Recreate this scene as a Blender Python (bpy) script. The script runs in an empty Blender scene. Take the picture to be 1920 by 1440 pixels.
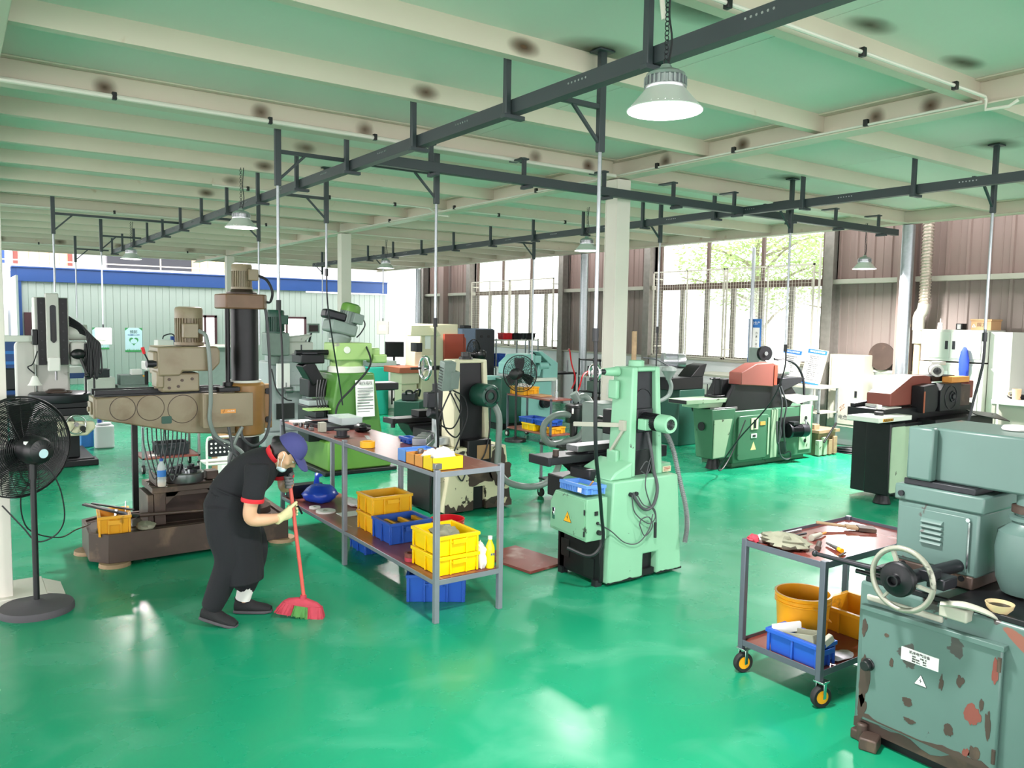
import bpy, bmesh, math, random
from mathutils import Vector, Matrix, noise as mnoise
from math import sin, cos, pi, radians as R, hypot, atan2
random.seed(7)
SC = bpy.context.scene
COL = SC.collection
V3 = Vector

# ------------------------------------------------------------------ materials
def lin(h):
    h = h.lstrip('#'); o = []
    for i in (0, 2, 4):
        c = int(h[i:i+2], 16) / 255
        o.append(c/12.92 if c <= .04045 else ((c+.055)/1.055)**2.4)
    return (*o, 1)
MATS = {}
def mat(name, c, r=.5, m=0., var=.10, vs=3., wear=None, wear2=None, bump=0., bs=60., emit=None, es=1., alpha=None, coat=0., stretch=None):
    if name in MATS: return MATS[name]
    M = bpy.data.materials.new(name); M.use_nodes = True
    nt = M.node_tree; N = nt.nodes; L = nt.links
    p = N['Principled BSDF']
    p.inputs['Roughness'].default_value = r; p.inputs['Metallic'].default_value = m
    p.inputs['Coat Weight'].default_value = coat
    tc = N.new('ShaderNodeTexCoord'); src = tc.outputs['Object']
    if stretch:
        mp = N.new('ShaderNodeMapping'); mp.inputs['Scale'].default_value = stretch
        L.new(src, mp.inputs['Vector']); src = mp.outputs['Vector']
    def nz(scale, det=6., dist=0.):
        n = N.new('ShaderNodeTexNoise'); n.inputs['Scale'].default_value = scale
        n.inputs['Detail'].default_value = det; n.inputs['Distortion'].default_value = dist
        L.new(src, n.inputs['Vector']); return n.outputs['Fac']
    base = lin(c)
    if var or wear:
        mx = N.new('ShaderNodeMix'); mx.data_type = 'RGBA'
        k1 = 1-var*1.6; k2 = 1+var*.9
        mx.inputs[6].default_value = (*[x*k1 for x in base[:3]], 1)
        mx.inputs[7].default_value = (*[min(1, x*k2) for x in base[:3]], 1)
        L.new(nz(vs), mx.inputs[0]); out = mx.outputs[2]
        for w in (wear, wear2):
            if not w: continue
            hx, th, sc = w[:3]; soft = w[3] if len(w) > 3 else .015
            rp = N.new('ShaderNodeValToRGB'); e = rp.color_ramp.elements
            e[0].position = th-soft; e[1].position = th+soft
            e[0].color = (0, 0, 0, 1); e[1].color = (1, 1, 1, 1)
            L.new(nz(sc, 9., .4), rp.inputs[0])
            m2 = N.new('ShaderNodeMix'); m2.data_type = 'RGBA'
            L.new(rp.outputs[0], m2.inputs[0]); L.new(out, m2.inputs[6]); m2.inputs[7].default_value = lin(hx)
            out = m2.outputs[2]
        L.new(out, p.inputs['Base Color'])
    else:
        p.inputs['Base Color'].default_value = base
    if bump:
        b = N.new('ShaderNodeBump'); b.inputs['Strength'].default_value = bump; b.inputs['Distance'].default_value = .01
        L.new(nz(bs), b.inputs['Height']); L.new(b.outputs[0], p.inputs['Normal'])
    if emit:
        p.inputs['Emission Color'].default_value = lin(emit); p.inputs['Emission Strength'].default_value = es
    if alpha is not None:
        p.inputs['Alpha'].default_value = alpha
    MATS[name] = M; return M

def glassmat(name, tint, tr=.88, rough=.05):
    M = bpy.data.materials.new(name); M.use_nodes = True; nt = M.node_tree; N = nt.nodes; L = nt.links
    N.remove(N['Principled BSDF'])
    a = N.new('ShaderNodeBsdfTransparent'); a.inputs[0].default_value = lin(tint)
    g = N.new('ShaderNodeBsdfGlossy'); g.inputs['Roughness'].default_value = rough; g.inputs[0].default_value = (.9, .95, .95, 1)
    m = N.new('ShaderNodeMixShader'); m.inputs[0].default_value = 1-tr
    L.new(a.outputs[0], m.inputs[1]); L.new(g.outputs[0], m.inputs[2]); L.new(m.outputs[0], N['Material Output'].inputs[0])
    MATS[name] = M; return M

# ------------------------------------------------------------------ mesh builder
def catmull(pts, k=5):
    P = [V3(p) for p in pts]
    if len(P) < 3: return P
    o = []
    for i in range(len(P)-1):
        a = P[i-1] if i else P[0]*2-P[1]; b = P[i]; c = P[i+1]; d = P[i+2] if i+2 < len(P) else P[-1]*2-P[-2]
        for j in range(k):
            t = j/k
            o.append(.5*((2*b)+(c-a)*t+(2*a-5*b+4*c-d)*t*t+(3*b-a-3*c+d)*t**3))
    o.append(P[-1]); return o
def frame(d):
    d = d.normalized(); u = V3((0, 0, 1)) if abs(d.z) < .9 else V3((1, 0, 0))
    a = d.cross(u).normalized(); return a, d.cross(a).normalized()

class B:
    def __init__(s, T=None): s.v = []; s.f = []; s.mi = []; s.T = T or Matrix(); s.m = 0
    def add(s, vs, fs):
        n = len(s.v); s.v += [s.T @ V3(v) for v in vs]
        for f in fs: s.f.append([n+i for i in f]); s.mi.append(s.m)
        return s
    def box(s, x0, x1, y0, y1, z0, z1):
        return s.add([(x, y, z) for x in (x0, x1) for y in (y0, y1) for z in (z0, z1)],
                     [(0, 1, 3, 2), (4, 6, 7, 5), (0, 4, 5, 1), (2, 3, 7, 6), (0, 2, 6, 4), (1, 5, 7, 3)])
    def bx(s, c, d, rz=0, M=None):
        M = M or (Matrix.Translation(V3(c)) @ Matrix.Rotation(rz, 4, 'Z'))
        o = s.T; s.T = o @ M; x, y, z = [q/2 for q in d]; s.box(-x, x, -y, y, -z, z); s.T = o; return s
    def bar(s, p, q, w, h=None, up=None):
        p, q = V3(p), V3(q); h = h or w; d = (q-p); L = d.length; d.normalize()
        a, b = frame(d) if up is None else (d.cross(V3(up)).normalized(), None)
        if b is None: b = a.cross(d).normalized()
        vs = [pt+a*(i*w/2)+b*(j*h/2) for pt in (p, q) for i, j in ((-1, -1), (1, -1), (1, 1), (-1, 1))]
        return s.add(vs, [(0, 1, 2, 3), (7, 6, 5, 4), (0, 4, 5, 1), (1, 5, 6, 2), (2, 6, 7, 3), (3, 7, 4, 0)])
    def cyl(s, p, q, r, r2=None, n=20, cap=True):
        p, q = V3(p), V3(q); r2 = r if r2 is None else r2; a, b = frame(q-p)
        vs = [pt+(a*cos(2*pi*i/n)+b*sin(2*pi*i/n))*rr for pt, rr in ((p, r), (q, r2)) for i in range(n)]
        fs = [(i, (i+1) % n, n+(i+1) % n, n+i) for i in range(n)]
        if cap: fs += [tuple(range(n))[::-1], tuple(range(n, 2*n))]
        return s.add(vs, fs)
    def tube(s, pts, r, n=8, k=5, cap=True, flat=None):
        P = catmull(pts, k) if k > 1 else [V3(p) for p in pts]
        m = len(P); a = None; vs = []
        for i, p in enumerate(P):
            d = (P[min(i+1, m-1)]-P[max(i-1, 0)]).normalized()
            if a is None: a, _ = frame(d)
            a = (a-d*a.dot(d)).normalized(); b = d.cross(a)
            if isinstance(r, (list, tuple)):
                t = i/(m-1)*(len(r)-1); j = min(int(t), len(r)-2); rr = r[j]+(r[j+1]-r[j])*(t-j)
            else: rr = r
            vs += [p+(a*cos(2*pi*q/n)+b*sin(2*pi*q/n)*(flat or 1))*rr for q in range(n)]
        fs = [(i*n+q, i*n+(q+1) % n, (i+1)*n+(q+1) % n, (i+1)*n+q) for i in range(m-1) for q in range(n)]
        if cap: fs += [tuple(range(n))[::-1], tuple(range((m-1)*n, m*n))]
        return s.add(vs, fs)
    def lathe(s, prof, o=(0, 0, 0), ax=(0, 0, 1), n=24, a0=0, a1=2*pi):
        o = V3(o); ax = V3(ax).normalized(); a, b = frame(ax); full = abs(a1-a0-2*pi) < 1e-6; m = len(prof); k = n if full else n+1
        vs = []
        for i in range(k):
            t = a0+(a1-a0)*i/n; d = a*cos(t)+b*sin(t)
            vs += [o+ax*z+d*r for r, z in prof]
        fs = []
        for i in range(n):
            i2 = (i+1) % k
            for j in range(m-1): fs.append((i*m+j, i*m+j+1, i2*m+j+1, i2*m+j))
        return s.add(vs, fs)
    def prism(s, poly, e, d0, d1):
        # poly: 2-D points; e: 'x' -> (y,z), 'y' -> (x,z), 'z' -> (x,y)
        def q(p, d): return {'x': (d, p[0], p[1]), 'y': (p[0], d, p[1]), 'z': (p[0], p[1], d)}[e]
        n = len(poly); vs = [q(p, d0) for p in poly]+[q(p, d1) for p in poly]
        return s.add(vs, [tuple(range(n))[::-1], tuple(range(n, 2*n))]+[(i, (i+1) % n, n+(i+1) % n, n+i) for i in range(n)])
    def loft(s, secs, n=20, cap=True, pw=2.):
        # secs: (centre, axis a vector, axis b vector) each with its own length
        vs = []
        for c, a, b in secs:
            c, a, b = V3(c), V3(a), V3(b)
            for i in range(n):
                t = 2*pi*i/n; x, y = cos(t), sin(t)
                x = math.copysign(abs(x)**(2/pw), x); y = math.copysign(abs(y)**(2/pw), y)
                vs.append(c+a*x+b*y)
        m = len(secs)
        fs = [(i*n+q, i*n+(q+1) % n, (i+1)*n+(q+1) % n, (i+1)*n+q) for i in range(m-1) for q in range(n)]
        if cap: fs += [tuple(range(n))[::-1], tuple(range((m-1)*n, m*n))]
        return s.add(vs, fs)
    def ball(s, c, r, n=16, m=10, M=None):
        c = V3(c); r = (r, r, r) if not isinstance(r, (tuple, list)) else r
        vs = []
        for j in range(m+1):
            t = pi*j/m
            for i in range(n):
                q = V3((sin(t)*cos(2*pi*i/n)*r[0], sin(t)*sin(2*pi*i/n)*r[1], cos(t)*r[2]))
                vs.append(c+(M @ q if M else q))
        return s.add(vs, [(j*n+i, (j+1)*n+i, (j+1)*n+(i+1) % n, j*n+(i+1) % n) for j in range(m) for i in range(n)])
    def ring(s, c, ax, rad, r, n=28, m=8, a0=0, a1=2*pi):
        c = V3(c); a, b = frame(V3(ax)); full = abs(a1-a0-2*pi) < 1e-6
        pts = [c+(a*cos(a0+(a1-a0)*i/n)+b*sin(a0+(a1-a0)*i/n))*rad for i in range(n+(0 if full else 1))]
        if not full: return s.tube(pts, r, m, 1)
        x = V3(ax).normalized(); vs = []
        for p in pts:
            d = (p-c).normalized(); vs += [p+(d*cos(2*pi*q/m)+x*sin(2*pi*q/m))*r for q in range(m)]
        return s.add(vs, [(i*m+q, ((i+1) % n)*m+q, ((i+1) % n)*m+(q+1) % m, i*m+(q+1) % m) for i in range(n) for q in range(m)])
    def quad(s, a, b, c, d): return s.add([a, b, c, d], [(0, 1, 2, 3)])
    def crate(s, x0, x1, y0, y1, z0, z1, t=.012, taper=.0, rim=.012, ribs=True):
        # open plastic tote with thick wall, rim and outside ribs
        k = taper
        o = [(x0+k, y0+k, z0), (x1-k, y0+k, z0), (x1-k, y1-k, z0), (x0+k, y1-k, z0), (x0, y0, z1), (x1, y0, z1), (x1, y1, z1), (x0, y1, z1)]
        i = [(x0+k+t, y0+k+t, z0+t), (x1-k-t, y0+k+t, z0+t), (x1-k-t, y1-k-t, z0+t), (x0+k+t, y1-k-t, z0+t), (x0+t, y0+t, z1), (x1-t, y0+t, z1), (x1-t, y1-t, z1), (x0+t, y1-t, z1)]
        s.add(o+i, [(3, 2, 1, 0), (0, 1, 5, 4), (1, 2, 6, 5), (2, 3, 7, 6), (3, 0, 4, 7), (8, 9, 10, 11), (9, 8, 12, 13), (10, 9, 13, 14), (11, 10, 14, 15), (8, 11, 15, 12),
                    (4, 5, 13, 12), (5, 6, 14, 13), (6, 7, 15, 14), (7, 4, 12, 15)])
        if rim:
            h = .022; w = rim
            s.box(x0-w, x1+w, y0-w, y0, z1-h, z1); s.box(x0-w, x1+w, y1, y1+w, z1-h, z1)
            s.box(x0-w, x0, y0, y1, z1-h, z1); s.box(x1, x1+w, y0, y1, z1-h, z1)
        if ribs:
            w = rim*.8
            for q in (.02, .3, .7, .98):
                X = x0+(x1-x0)*q; s.box(X-.006, X+.006, y0-w*.7, y0+.004, z0+.004, z1-.02); s.box(X-.006, X+.006, y1-.004, y1+w*.7, z0+.004, z1-.02)
            for q in (.02, .5, .98):
                Y = y0+(y1-y0)*q; s.box(x0-w*.7, x0+.004, Y-.006, Y+.006, z0+.004, z1-.02); s.box(x1-.004, x1+w*.7, Y-.006, Y+.006, z0+.004, z1-.02)
            hz = z1-(z1-z0)*.35
            s.box(x0+(x1-x0)*.3, x0+(x1-x0)*.7, y0-w*.7, y0, hz-.006, hz+.006); s.box(x0+(x1-x0)*.3, x0+(x1-x0)*.7, y1, y1+w*.7, hz-.006, hz+.006)
        return s
    def mk(s, name, m, par=None, bev=0, seg=2, sharp=38, label=None, sub=0):
        W = wmat(par).inverted() if par else Matrix()
        me = bpy.data.meshes.new(name); me.from_pydata([W @ v for v in s.v], [], s.f)
        ms = m if isinstance(m, (list, tuple)) else [m]
        for q in ms: me.materials.append(q)
        me.polygons.foreach_set('use_smooth', [True]*len(me.polygons))
        if len(ms) > 1: me.polygons.foreach_set('material_index', s.mi)
        bm = bmesh.new(); bm.from_mesh(me); bmesh.ops.recalc_face_normals(bm, faces=bm.faces); bm.to_mesh(me); bm.free()
        me.set_sharp_from_angle(angle=R(sharp)); me.update()
        o = bpy.data.objects.new(name, me); COL.objects.link(o)
        if par: o.parent = par
        if bev:
            b = o.modifiers.new('Bevel', 'BEVEL'); b.width = bev; b.segments = seg; b.limit_method = 'ANGLE'; b.angle_limit = R(40); b.harden_normals = False
        if sub:
            b = o.modifiers.new('Sub', 'SUBSURF'); b.levels = sub; b.render_levels = sub
        if label: o['label'] = label
        return o

def wmat(o):
    M = o.matrix_basis.copy()
    return wmat(o.parent) @ M if o.parent else M
def tag(o, label, cat, group=None):
    o['label'] = label; o['category'] = cat
    if group: o['group'] = group
    return o
def E(name, label, cat, loc=(0, 0, 0), rz=0, group=None):
    o = bpy.data.objects.new(name, None); COL.objects.link(o); o.empty_display_size = .1
    o.location = loc; o.rotation_euler = (0, 0, rz); return tag(o, label, cat, group)
def S(o, stuff=False):
    o['kind'] = 'stuff' if stuff else 'structure'; return o
def dup(o, loc=None, rz=None, label=None, group=None, par=None):
    c = o.copy(); COL.objects.link(c)
    if par is not None: c.parent = par
    else:
        if loc is not None: c.location = loc
        if rz is not None: c.rotation_euler = (0, 0, rz)
    if label: c['label'] = label
    if group: c['group'] = group
    for ch in list(o.children): dup(ch, par=c)
    return c
def solid(name, builder, m, par=None, vox=.012, smooth=6, label=None):
    # join overlapping shells into ONE continuous skin (voxel union + smoothing)
    o = builder.mk('tmp', m); md = o.modifiers.new('r', 'REMESH'); md.mode = 'VOXEL'; md.voxel_size = vox; md.use_smooth_shade = True
    if smooth:
        q = o.modifiers.new('s', 'SMOOTH'); q.iterations = smooth; q.factor = .5
    dg = bpy.context.evaluated_depsgraph_get(); me = bpy.data.meshes.new_from_object(o.evaluated_get(dg))
    old = o.data; bpy.data.objects.remove(o); bpy.data.meshes.remove(old)
    if par: me.transform(wmat(par).inverted())
    me.name = name; me.polygons.foreach_set('use_smooth', [True]*len(me.polygons))
    o = bpy.data.objects.new(name, me); COL.objects.link(o)
    if par: o.parent = par
    if label: o['label'] = label
    return o
def text(s, c, size, right, up, m, par=None, name='lettering', sx=1., ext=.0008, align='CENTER'):
    cu = bpy.data.curves.new('t', 'FONT'); cu.body = s; cu.size = size; cu.align_x = align; cu.align_y = 'CENTER'; cu.extrude = ext; cu.resolution_u = 2
    o = bpy.data.objects.new('t', cu); COL.objects.link(o)
    dg = bpy.context.evaluated_depsgraph_get(); me = bpy.data.meshes.new_from_object(o.evaluated_get(dg))
    bpy.data.objects.remove(o); bpy.data.curves.remove(cu)
    x = V3(right).normalized(); y = V3(up).normalized(); z = x.cross(y)
    M = Matrix(((x.x*sx, y.x, z.x, c[0]), (x.y*sx, y.y, z.y, c[1]), (x.z*sx, y.z, z.z, c[2]), (0, 0, 0, 1)))
    me.transform(M)
    if par: me.transform(wmat(par).inverted())
    me.materials.clear(); me.materials.append(m); me.name = name
    o = bpy.data.objects.new(name, me); COL.objects.link(o)
    if par: o.parent = par
    return o
def rrect(cx, cy, w, h, r, n=4):
    o = []
    for sx, sy, a in ((1, 1, 0), (-1, 1, 90), (-1, -1, 180), (1, -1, 270)):
        for i in range(n+1):
            t = R(a+90*i/n); o.append((cx+sx*(w/2-r)+r*cos(t), cy+sy*(h/2-r)+r*sin(t)))
    return o
# ------------------------------------------------------------------ palette
def floormat():
    M = bpy.data.materials.new('green epoxy floor'); M.use_nodes = True; nt = M.node_tree; N = nt.nodes; L = nt.links
    p = N['Principled BSDF']; tc = N.new('ShaderNodeTexCoord')
    def nz(s, d=5., dist=0.):
        n = N.new('ShaderNodeTexNoise'); n.inputs['Scale'].default_value = s; n.inputs['Detail'].default_value = d; n.inputs['Distortion'].default_value = dist
        L.new(tc.outputs['Object'], n.inputs['Vector']); return n.outputs['Fac']
    mx = N.new('ShaderNodeMix'); mx.data_type = 'RGBA'; mx.inputs[6].default_value = lin('148962'); mx.inputs[7].default_value = lin('1c936d')
    L.new(nz(.9), mx.inputs[0])
    # dusty scuffed film
    rp = N.new('ShaderNodeValToRGB'); rp.color_ramp.elements[0].position = .52; rp.color_ramp.elements[1].position = .85
    rp.color_ramp.elements[1].color = (.35, .35, .35, 1)
    L.new(nz(1.6, 8., 1.), rp.inputs[0])
    m2 = N.new('ShaderNodeMix'); m2.data_type = 'RGBA'; L.new(rp.outputs[0], m2.inputs[0]); L.new(mx.outputs[2], m2.inputs[6]); m2.inputs[7].default_value = lin('7fc4a8')
    L.new(m2.outputs[2], p.inputs['Base Color'])
    rr = N.new('ShaderNodeMapRange'); rr.inputs['To Min'].default_value = .17; rr.inputs['To Max'].default_value = .34; rr.inputs['From Min'].default_value = .3; rr.inputs['From Max'].default_value = .7
    L.new(nz(2.2, 6.), rr.inputs['Value']); L.new(rr.outputs[0], p.inputs['Roughness'])
    b = N.new('ShaderNodeBump'); b.inputs['Strength'].default_value = .02; b.inputs['Distance'].default_value = .02; L.new(nz(5., 3.), b.inputs['Height']); L.new(b.outputs[0], p.inputs['Normal'])
    p.inputs['Specular IOR Level'].default_value = .4
    return M
FLOOR = floormat()
CEIL = mat('pale green ceiling panel', 'e0dfd6', .55, var=.07, vs=.6)
BEAM = mat('cream painted steel', 'd2c8b8', .5, var=.06, vs=2., wear=('b59a80', .74, 5., .06))
POST = mat('off white column paint', 'dbd6cc', .5, var=.05)
GALV = mat('galvanised steel', 'aab0b5', .35, .8, var=.15, vs=25)
RAIL = mat('dark grey rail paint', '3b4347', .45, .2, var=.06)
RUST = mat('rust scorch', '5a3a22', .9, var=.3, vs=20)
CORR = mat('beige corrugated cladding', '8c7871', .55, var=.12, vs=1.2, stretch=(1, 3, .35))
CORD = mat('grey corrugated cladding', '8b7f78', .55, var=.12, vs=1.2, stretch=(1, 3, .35))
WHITEW = mat('white wall paint', 'f0f0f4', .6, var=.03)
PANELW = mat('pale green partition panel', 'a3b0a8', .45, var=.02)
BLUE = mat('blue partition trim', '1f4580', .4, var=.06)
WFRAME = mat('weathered window frame', '8b8780', .5, .3, var=.2, vs=12)
WFRAMEB = mat('brown window frame', '5d4a42', .5, var=.1)
GRILLE = mat('cream mesh guard', 'cfcabd', .5)
GLASS = glassmat('window glass', 'f4faf6', .93)
GREENG = mat('mint machine paint', '8bc2a0', .38, var=.08, vs=4, wear=('4d5a50', .73, 9.))
GREENB = mat('oily mint machine paint', '82b795', .42, var=.12, vs=3, wear=('3c4a40', .68, 7.), wear2=('c8b96a', .76, 6.))
BLACKM = mat('oily black cast iron', '16171b', .42, .3, var=.3, vs=12)
DARKM = mat('dark grey steel', '2e2f34', .4, .5, var=.2, vs=15)
STEEL = mat('machined steel', '8f8f92', .3, .85, var=.15, vs=20)
CHROME = mat('polished chrome', 'd8dadd', .12, 1., var=.03)
CREAMG = mat('cream machine paint worn to iron', 'ded6b4', .42, var=.08, wear=('33291f', .565, 3.2, .006), wear2=('33291f', .66, 14.))
CREAMC = mat('cream machine paint', 'd8d3b5', .4, var=.06, wear=('4a4034', .74, 9.))
TEALM = mat('grey teal machine paint', '58726c', .36, var=.09, vs=3, wear=('4a4744', .69, 6.5, .006), wear2=('8a5f50', .75, 4.2, .006))
TEALD = mat('chipped grey teal paint', '58726c', .36, var=.09, vs=3, wear=('433f3d', .63, 6.5, .006), wear2=('8a5548', .665, 3.6, .006))
TEALS = mat('blue green saw paint', '7fb5ae', .4, var=.08)
DGREEN = mat('dark green machine paint', '1f4f42', .4, var=.15)
MGREEN = mat('milling machine green', '5f8f3a', .42, var=.10, wear=('4a4a40', .72, 8.))
MGREENL = mat('light milling green', '98ba72', .42, var=.08, wear=('8d8f80', .68, 7.))
MGREEND = mat('deep milling green', '45762f', .42, var=.12, wear=('2c3226', .70, 7.))
PGREEN = mat('old green grinder paint', '3f6c51', .42, var=.14, wear=('2c332c', .70, 7.))
PGREENL = mat('worn pale green paint', '9fb79a', .5, var=.15, wear=('4a5142', .68, 9.))
TAN = mat('oily tan machine paint', '8f8269', .4, var=.12, vs=4, wear=('6e573c', .66, 3., .12))
TANB = mat('amber oil stained tan paint', '98703c', .35, var=.25, vs=5)
BROWNI = mat('oily brown cast iron', '4c3d36', .5, .2, var=.25, vs=6, wear=('75604f', .68, 5., .1))
GREYM = mat('light grey machine paint', 'c9c8c2', .4, var=.06, vs=3, wear=('8b877f', .72, 6., .04))
GREYB = mat('blue grey machine paint', '9aa6a6', .4, var=.08, wear=('6c7272', .72, 6.))
SHEET = mat('grey green sheet cabinet', '7b8a84', .55, var=.15, vs=8)
CABW = mat('pale grey cabinet enamel', 'd2d5cc', .4, var=.03)
CABG = mat('grey electrical cabinet', 'b3b2a4', .5, var=.12, vs=2)
REDO = mat('red oxide door paint', 'a8432f', .45, var=.06)
REDG = mat('dull red guard paint', '7e4238', .62, var=.12)
NAVYC = mat('slate cabinet side', '71829c', .45, var=.05)
BLACKC = mat('charcoal cabinet front', '2c3036', .4, var=.06)
BLACKP = mat('black plastic', '121316', .4, var=.1)
RUBBER = mat('black rubber', '1c1c1e', .7, var=.1)
CABLE = mat('black cable sheath', '1a1b20', .5, var=.05)
WIRE = mat('thin grey wire', '4a4c50', .5)
YEL = mat('yellow plastic tote', 'f4b81c', .38, var=.05, vs=5, wear=('c58a16', .75, 9., .05))
YELD = mat('dirty yellow tote', 'e3a21c', .4, var=.10, vs=5, wear=('6a5020', .68, 7., .05))
YELB = mat('bright yellow tote', 'ffd400', .35, var=.03)
BLU = mat('blue plastic tote', '2456b8', .38, var=.08, vs=5)
BLUL = mat('light blue plastic tray', '5f93e0', .4, var=.06)
REDP = mat('red plastic pail', 'd8202c', .3, var=.05)
ORP = mat('orange yellow pail', 'f6a81a', .35, var=.06, vs=4, wear=('b8761a', .72, 6., .08))
ORBIN = mat('orange cardboard bin', 'e39a4a', .55, var=.12)
YBIN = mat('yellow parts bin', 'f3cf10', .45, var=.05)
WOODR = mat('red brown plywood', '8a4c44', .3, var=.22, vs=5, stretch=(4, .8, 4), wear=('c9a79d', .72, 6., .08))
WOODB = mat('board red brown film', '82403a', .2, var=.2, vs=4, wear=('c5aaa2', .66, 3., .08))
TIMBER = mat('raw timber', 'a5896a', .7, var=.25, vs=6, stretch=(1, 5, 5))
FRAMEG = mat('grey steel angle frame', '868a93', .4, .35, var=.1, vs=10)
FRAMED = mat('dark grey steel angle frame', '5a5f6a', .4, .35, var=.1, vs=10)
PAPER = mat('white paper', 'f0f0ee', .7, var=.02)
PLASTW = mat('translucent white plastic', 'ecebe6', .4, var=.03)
CARD = mat('brown cardboard', 'b08a62', .75, var=.08)
INK = mat('black ink', '1d1d20', .6, var=0)
INKB = mat('blue ink', '2b4fa0', .6, var=0)
INKR = mat('red ink', 'b03030', .6, var=0)
SIGNY = mat('warning yellow', 'f2b21c', .45, var=0)
SIGNW = mat('sign white', 'eeeeea', .45, var=0)
PBLUE = mat('poster blue', '2f74c0', .5, var=.05)
PGRN = mat('poster green', '3f9a58', .5, var=.08)
PSKY = mat('poster sky', 'c5e4ec', .5, var=.05)
SKIN = mat('skin', 'd2a585', .5, var=.05)
BLKCL = mat('black work cloth', '15161c', .88, var=.12, vs=9, bump=.2, bs=90)
REDCL = mat('red trim cloth', 'd2202c', .7, var=.05)
CAPCL = mat('indigo cap cloth', '3d3f78', .8, var=.08)
HAIR = mat('black hair', '14121400'[:6], .45, var=.2)
MASKB = mat('pale blue face mask', 'cfe2ee', .7, var=.03)
GLOVY = mat('pale yellow knit glove', 'd6d0a0', .85, var=.1, bump=.2, bs=200)
GLOVG = mat('grey knit glove', '6a6a6c', .85, var=.15, bump=.2, bs=200)
WHCL = mat('white cloth', 'e8e6e2', .8, var=.05)
SHOE = mat('black shoe mesh', '19191c', .8, var=.1, bump=.2, bs=200)
SOLE = mat('dark grey sole', '4a474c', .7, var=.1)
BROOMR = mat('broom red', 'b93a4c', .7, var=.2, vs=30)
BROOMG = mat('broom green bristle', '4f8a44', .8, var=.25, vs=40)
STICKR = mat('red broom stick', 'd05a50', .45, var=.12, vs=14)
BAGB = mat('blue plastic bag', '1f45b8', .3, var=.15, vs=8)
SACKM = mat('orange woven sack', 'c98a52', .6, var=.15, vs=10, bump=.3, bs=120)
OLIVE = mat('olive grey rag', '8e8f7c', .9, var=.15, vs=12, bump=.2)
BLUECL = mat('royal blue cloth', '1d3fb0', .7, var=.1)
HOSE = mat('grey green hose', '7f8a86', .35, var=.08)
CORRH = mat('grey duct hose', '8d9092', .4, .2, var=.1)
ALU = mat('cast aluminium', 'bfc2c6', .3, .85, var=.1, vs=14)
REFL = mat('lamp reflector aluminium', 'e2e2df', .35, .4, var=.05)
LAMPE = mat('lamp diffuser', 'ffffff', .4, var=0, emit='ffffff', es=14.)
FOIL = mat('foil duct', 'cbbfb0', .35, .4, var=.35, vs=30, bump=.6, bs=35)
YELPIPE = mat('tan pipe', 'cdb491', .5, var=.1)
LIQY = mat('yellow detergent', 'efe01a', .25, var=.03)
CLEAR = mat('clear bottle plastic', 'dfe8ea', .15, var=.02, alpha=.45)
JERRY = mat('frosted plastic', 'd9d8dc', .4, var=.06)
SCREEN = mat('dark screen', '10131a', .15, var=0)
MAROON = mat('maroon frame', '4a2a30', .5, var=.1)
BRICK = mat('peach wall tile', 'e9bb95', .6, var=.08)
BOWLC = mat('cream bowl', 'cfb98e', .4, var=.05)
TEALG = mat('bright teal machine', '1f9a86', .4, var=.1)
BROWNT = mat('brown orange cover', '9a5236', .5, var=.08)
LEAFM = mat('leaf', 'a9bf78', .6, var=.3, vs=2)
BARK = mat('bark', '9a9080', .9, var=.2)
GROUND = mat('outside concrete', 'e4e0da', .8, var=.05)
# ------------------------------------------------------------------ setting
S(B().box(-7, 12.5, -5, 26, -.15, 0).mk('floor', FLOOR))
S(B().box(12.5, 40, -30, 45, -.25, -.1).box(-40, -7, -30, 45, -.25, -.1).box(-7, 12.5, -30, -5, -.25, -.1).mk('ground', GROUND))  # left and rear strips added unseen, pale to bounce daylight onto the ceiling
# ceiling: mezzanine deck in panels (seams modelled as narrow gaps)
c = B()
for i in range(5):
    x0 = -7+i*3.62; c.box(x0+.004, x0+3.616, -5, 23.2, 3.62, 3.70)
c.box(-7, 11.2, -5, 23.2, 3.70, 3.74)
S(c.mk('ceiling', CEIL))
S(B().box(10.9, 12.7, -5, 26, 4.7, 4.8).mk('roof', WHITEW))
tr = 0
def trim(bld, m, label, bev=.004):
    global tr; tr += 1
    o = S(bld.mk('trim_%d' % tr, m, bev=bev)); o['label'] = label; return o
def ibeam(b, ax, c, a0, a1, z0, z1, w, t=.012):
    if ax == 'x':
        b.box(a0, a1, c-w/2, c+w/2, z0, z0+t); b.box(a0, a1, c-w/2, c+w/2, z1-t, z1); b.box(a0, a1, c-.008, c+.008, z0+t, z1-t)
    else:
        b.box(c-w/2, c+w/2, a0, a1, z0, z0+t); b.box(c-w/2, c+w/2, a0, a1, z1-t, z1); b.box(c-.008, c+.008, a0, a1, z0+t, z1-t)
    return b
for gx, nm in ((.2, 'girder over the left column'), (5.6, 'girder along the middle columns'), (11.05, 'edge girder before the window wall')):
    trim(ibeam(B(), 'y', gx, -5, 23.2, 3.44, 3.62, .17), BEAM, 'cream steel '+nm)
YB = [6.15-6.9, 6.15, 13.05, 19.95]
for y in YB:
    for xa, xb in ((-6.9, .115), (.285, 5.515), (5.685, 10.965)):
        trim(ibeam(B(), 'x', y, xa, xb, 3.44, 3.62, .13), BEAM, 'cream steel cross beam between girders')
trim(ibeam(B(), 'x', 23.1, -6.9, 11.1, 3.49, 3.64, .13), BEAM, 'cream edge beam in front of the blue partition')
k = 0
y = 6.15-1.15*9
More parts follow.
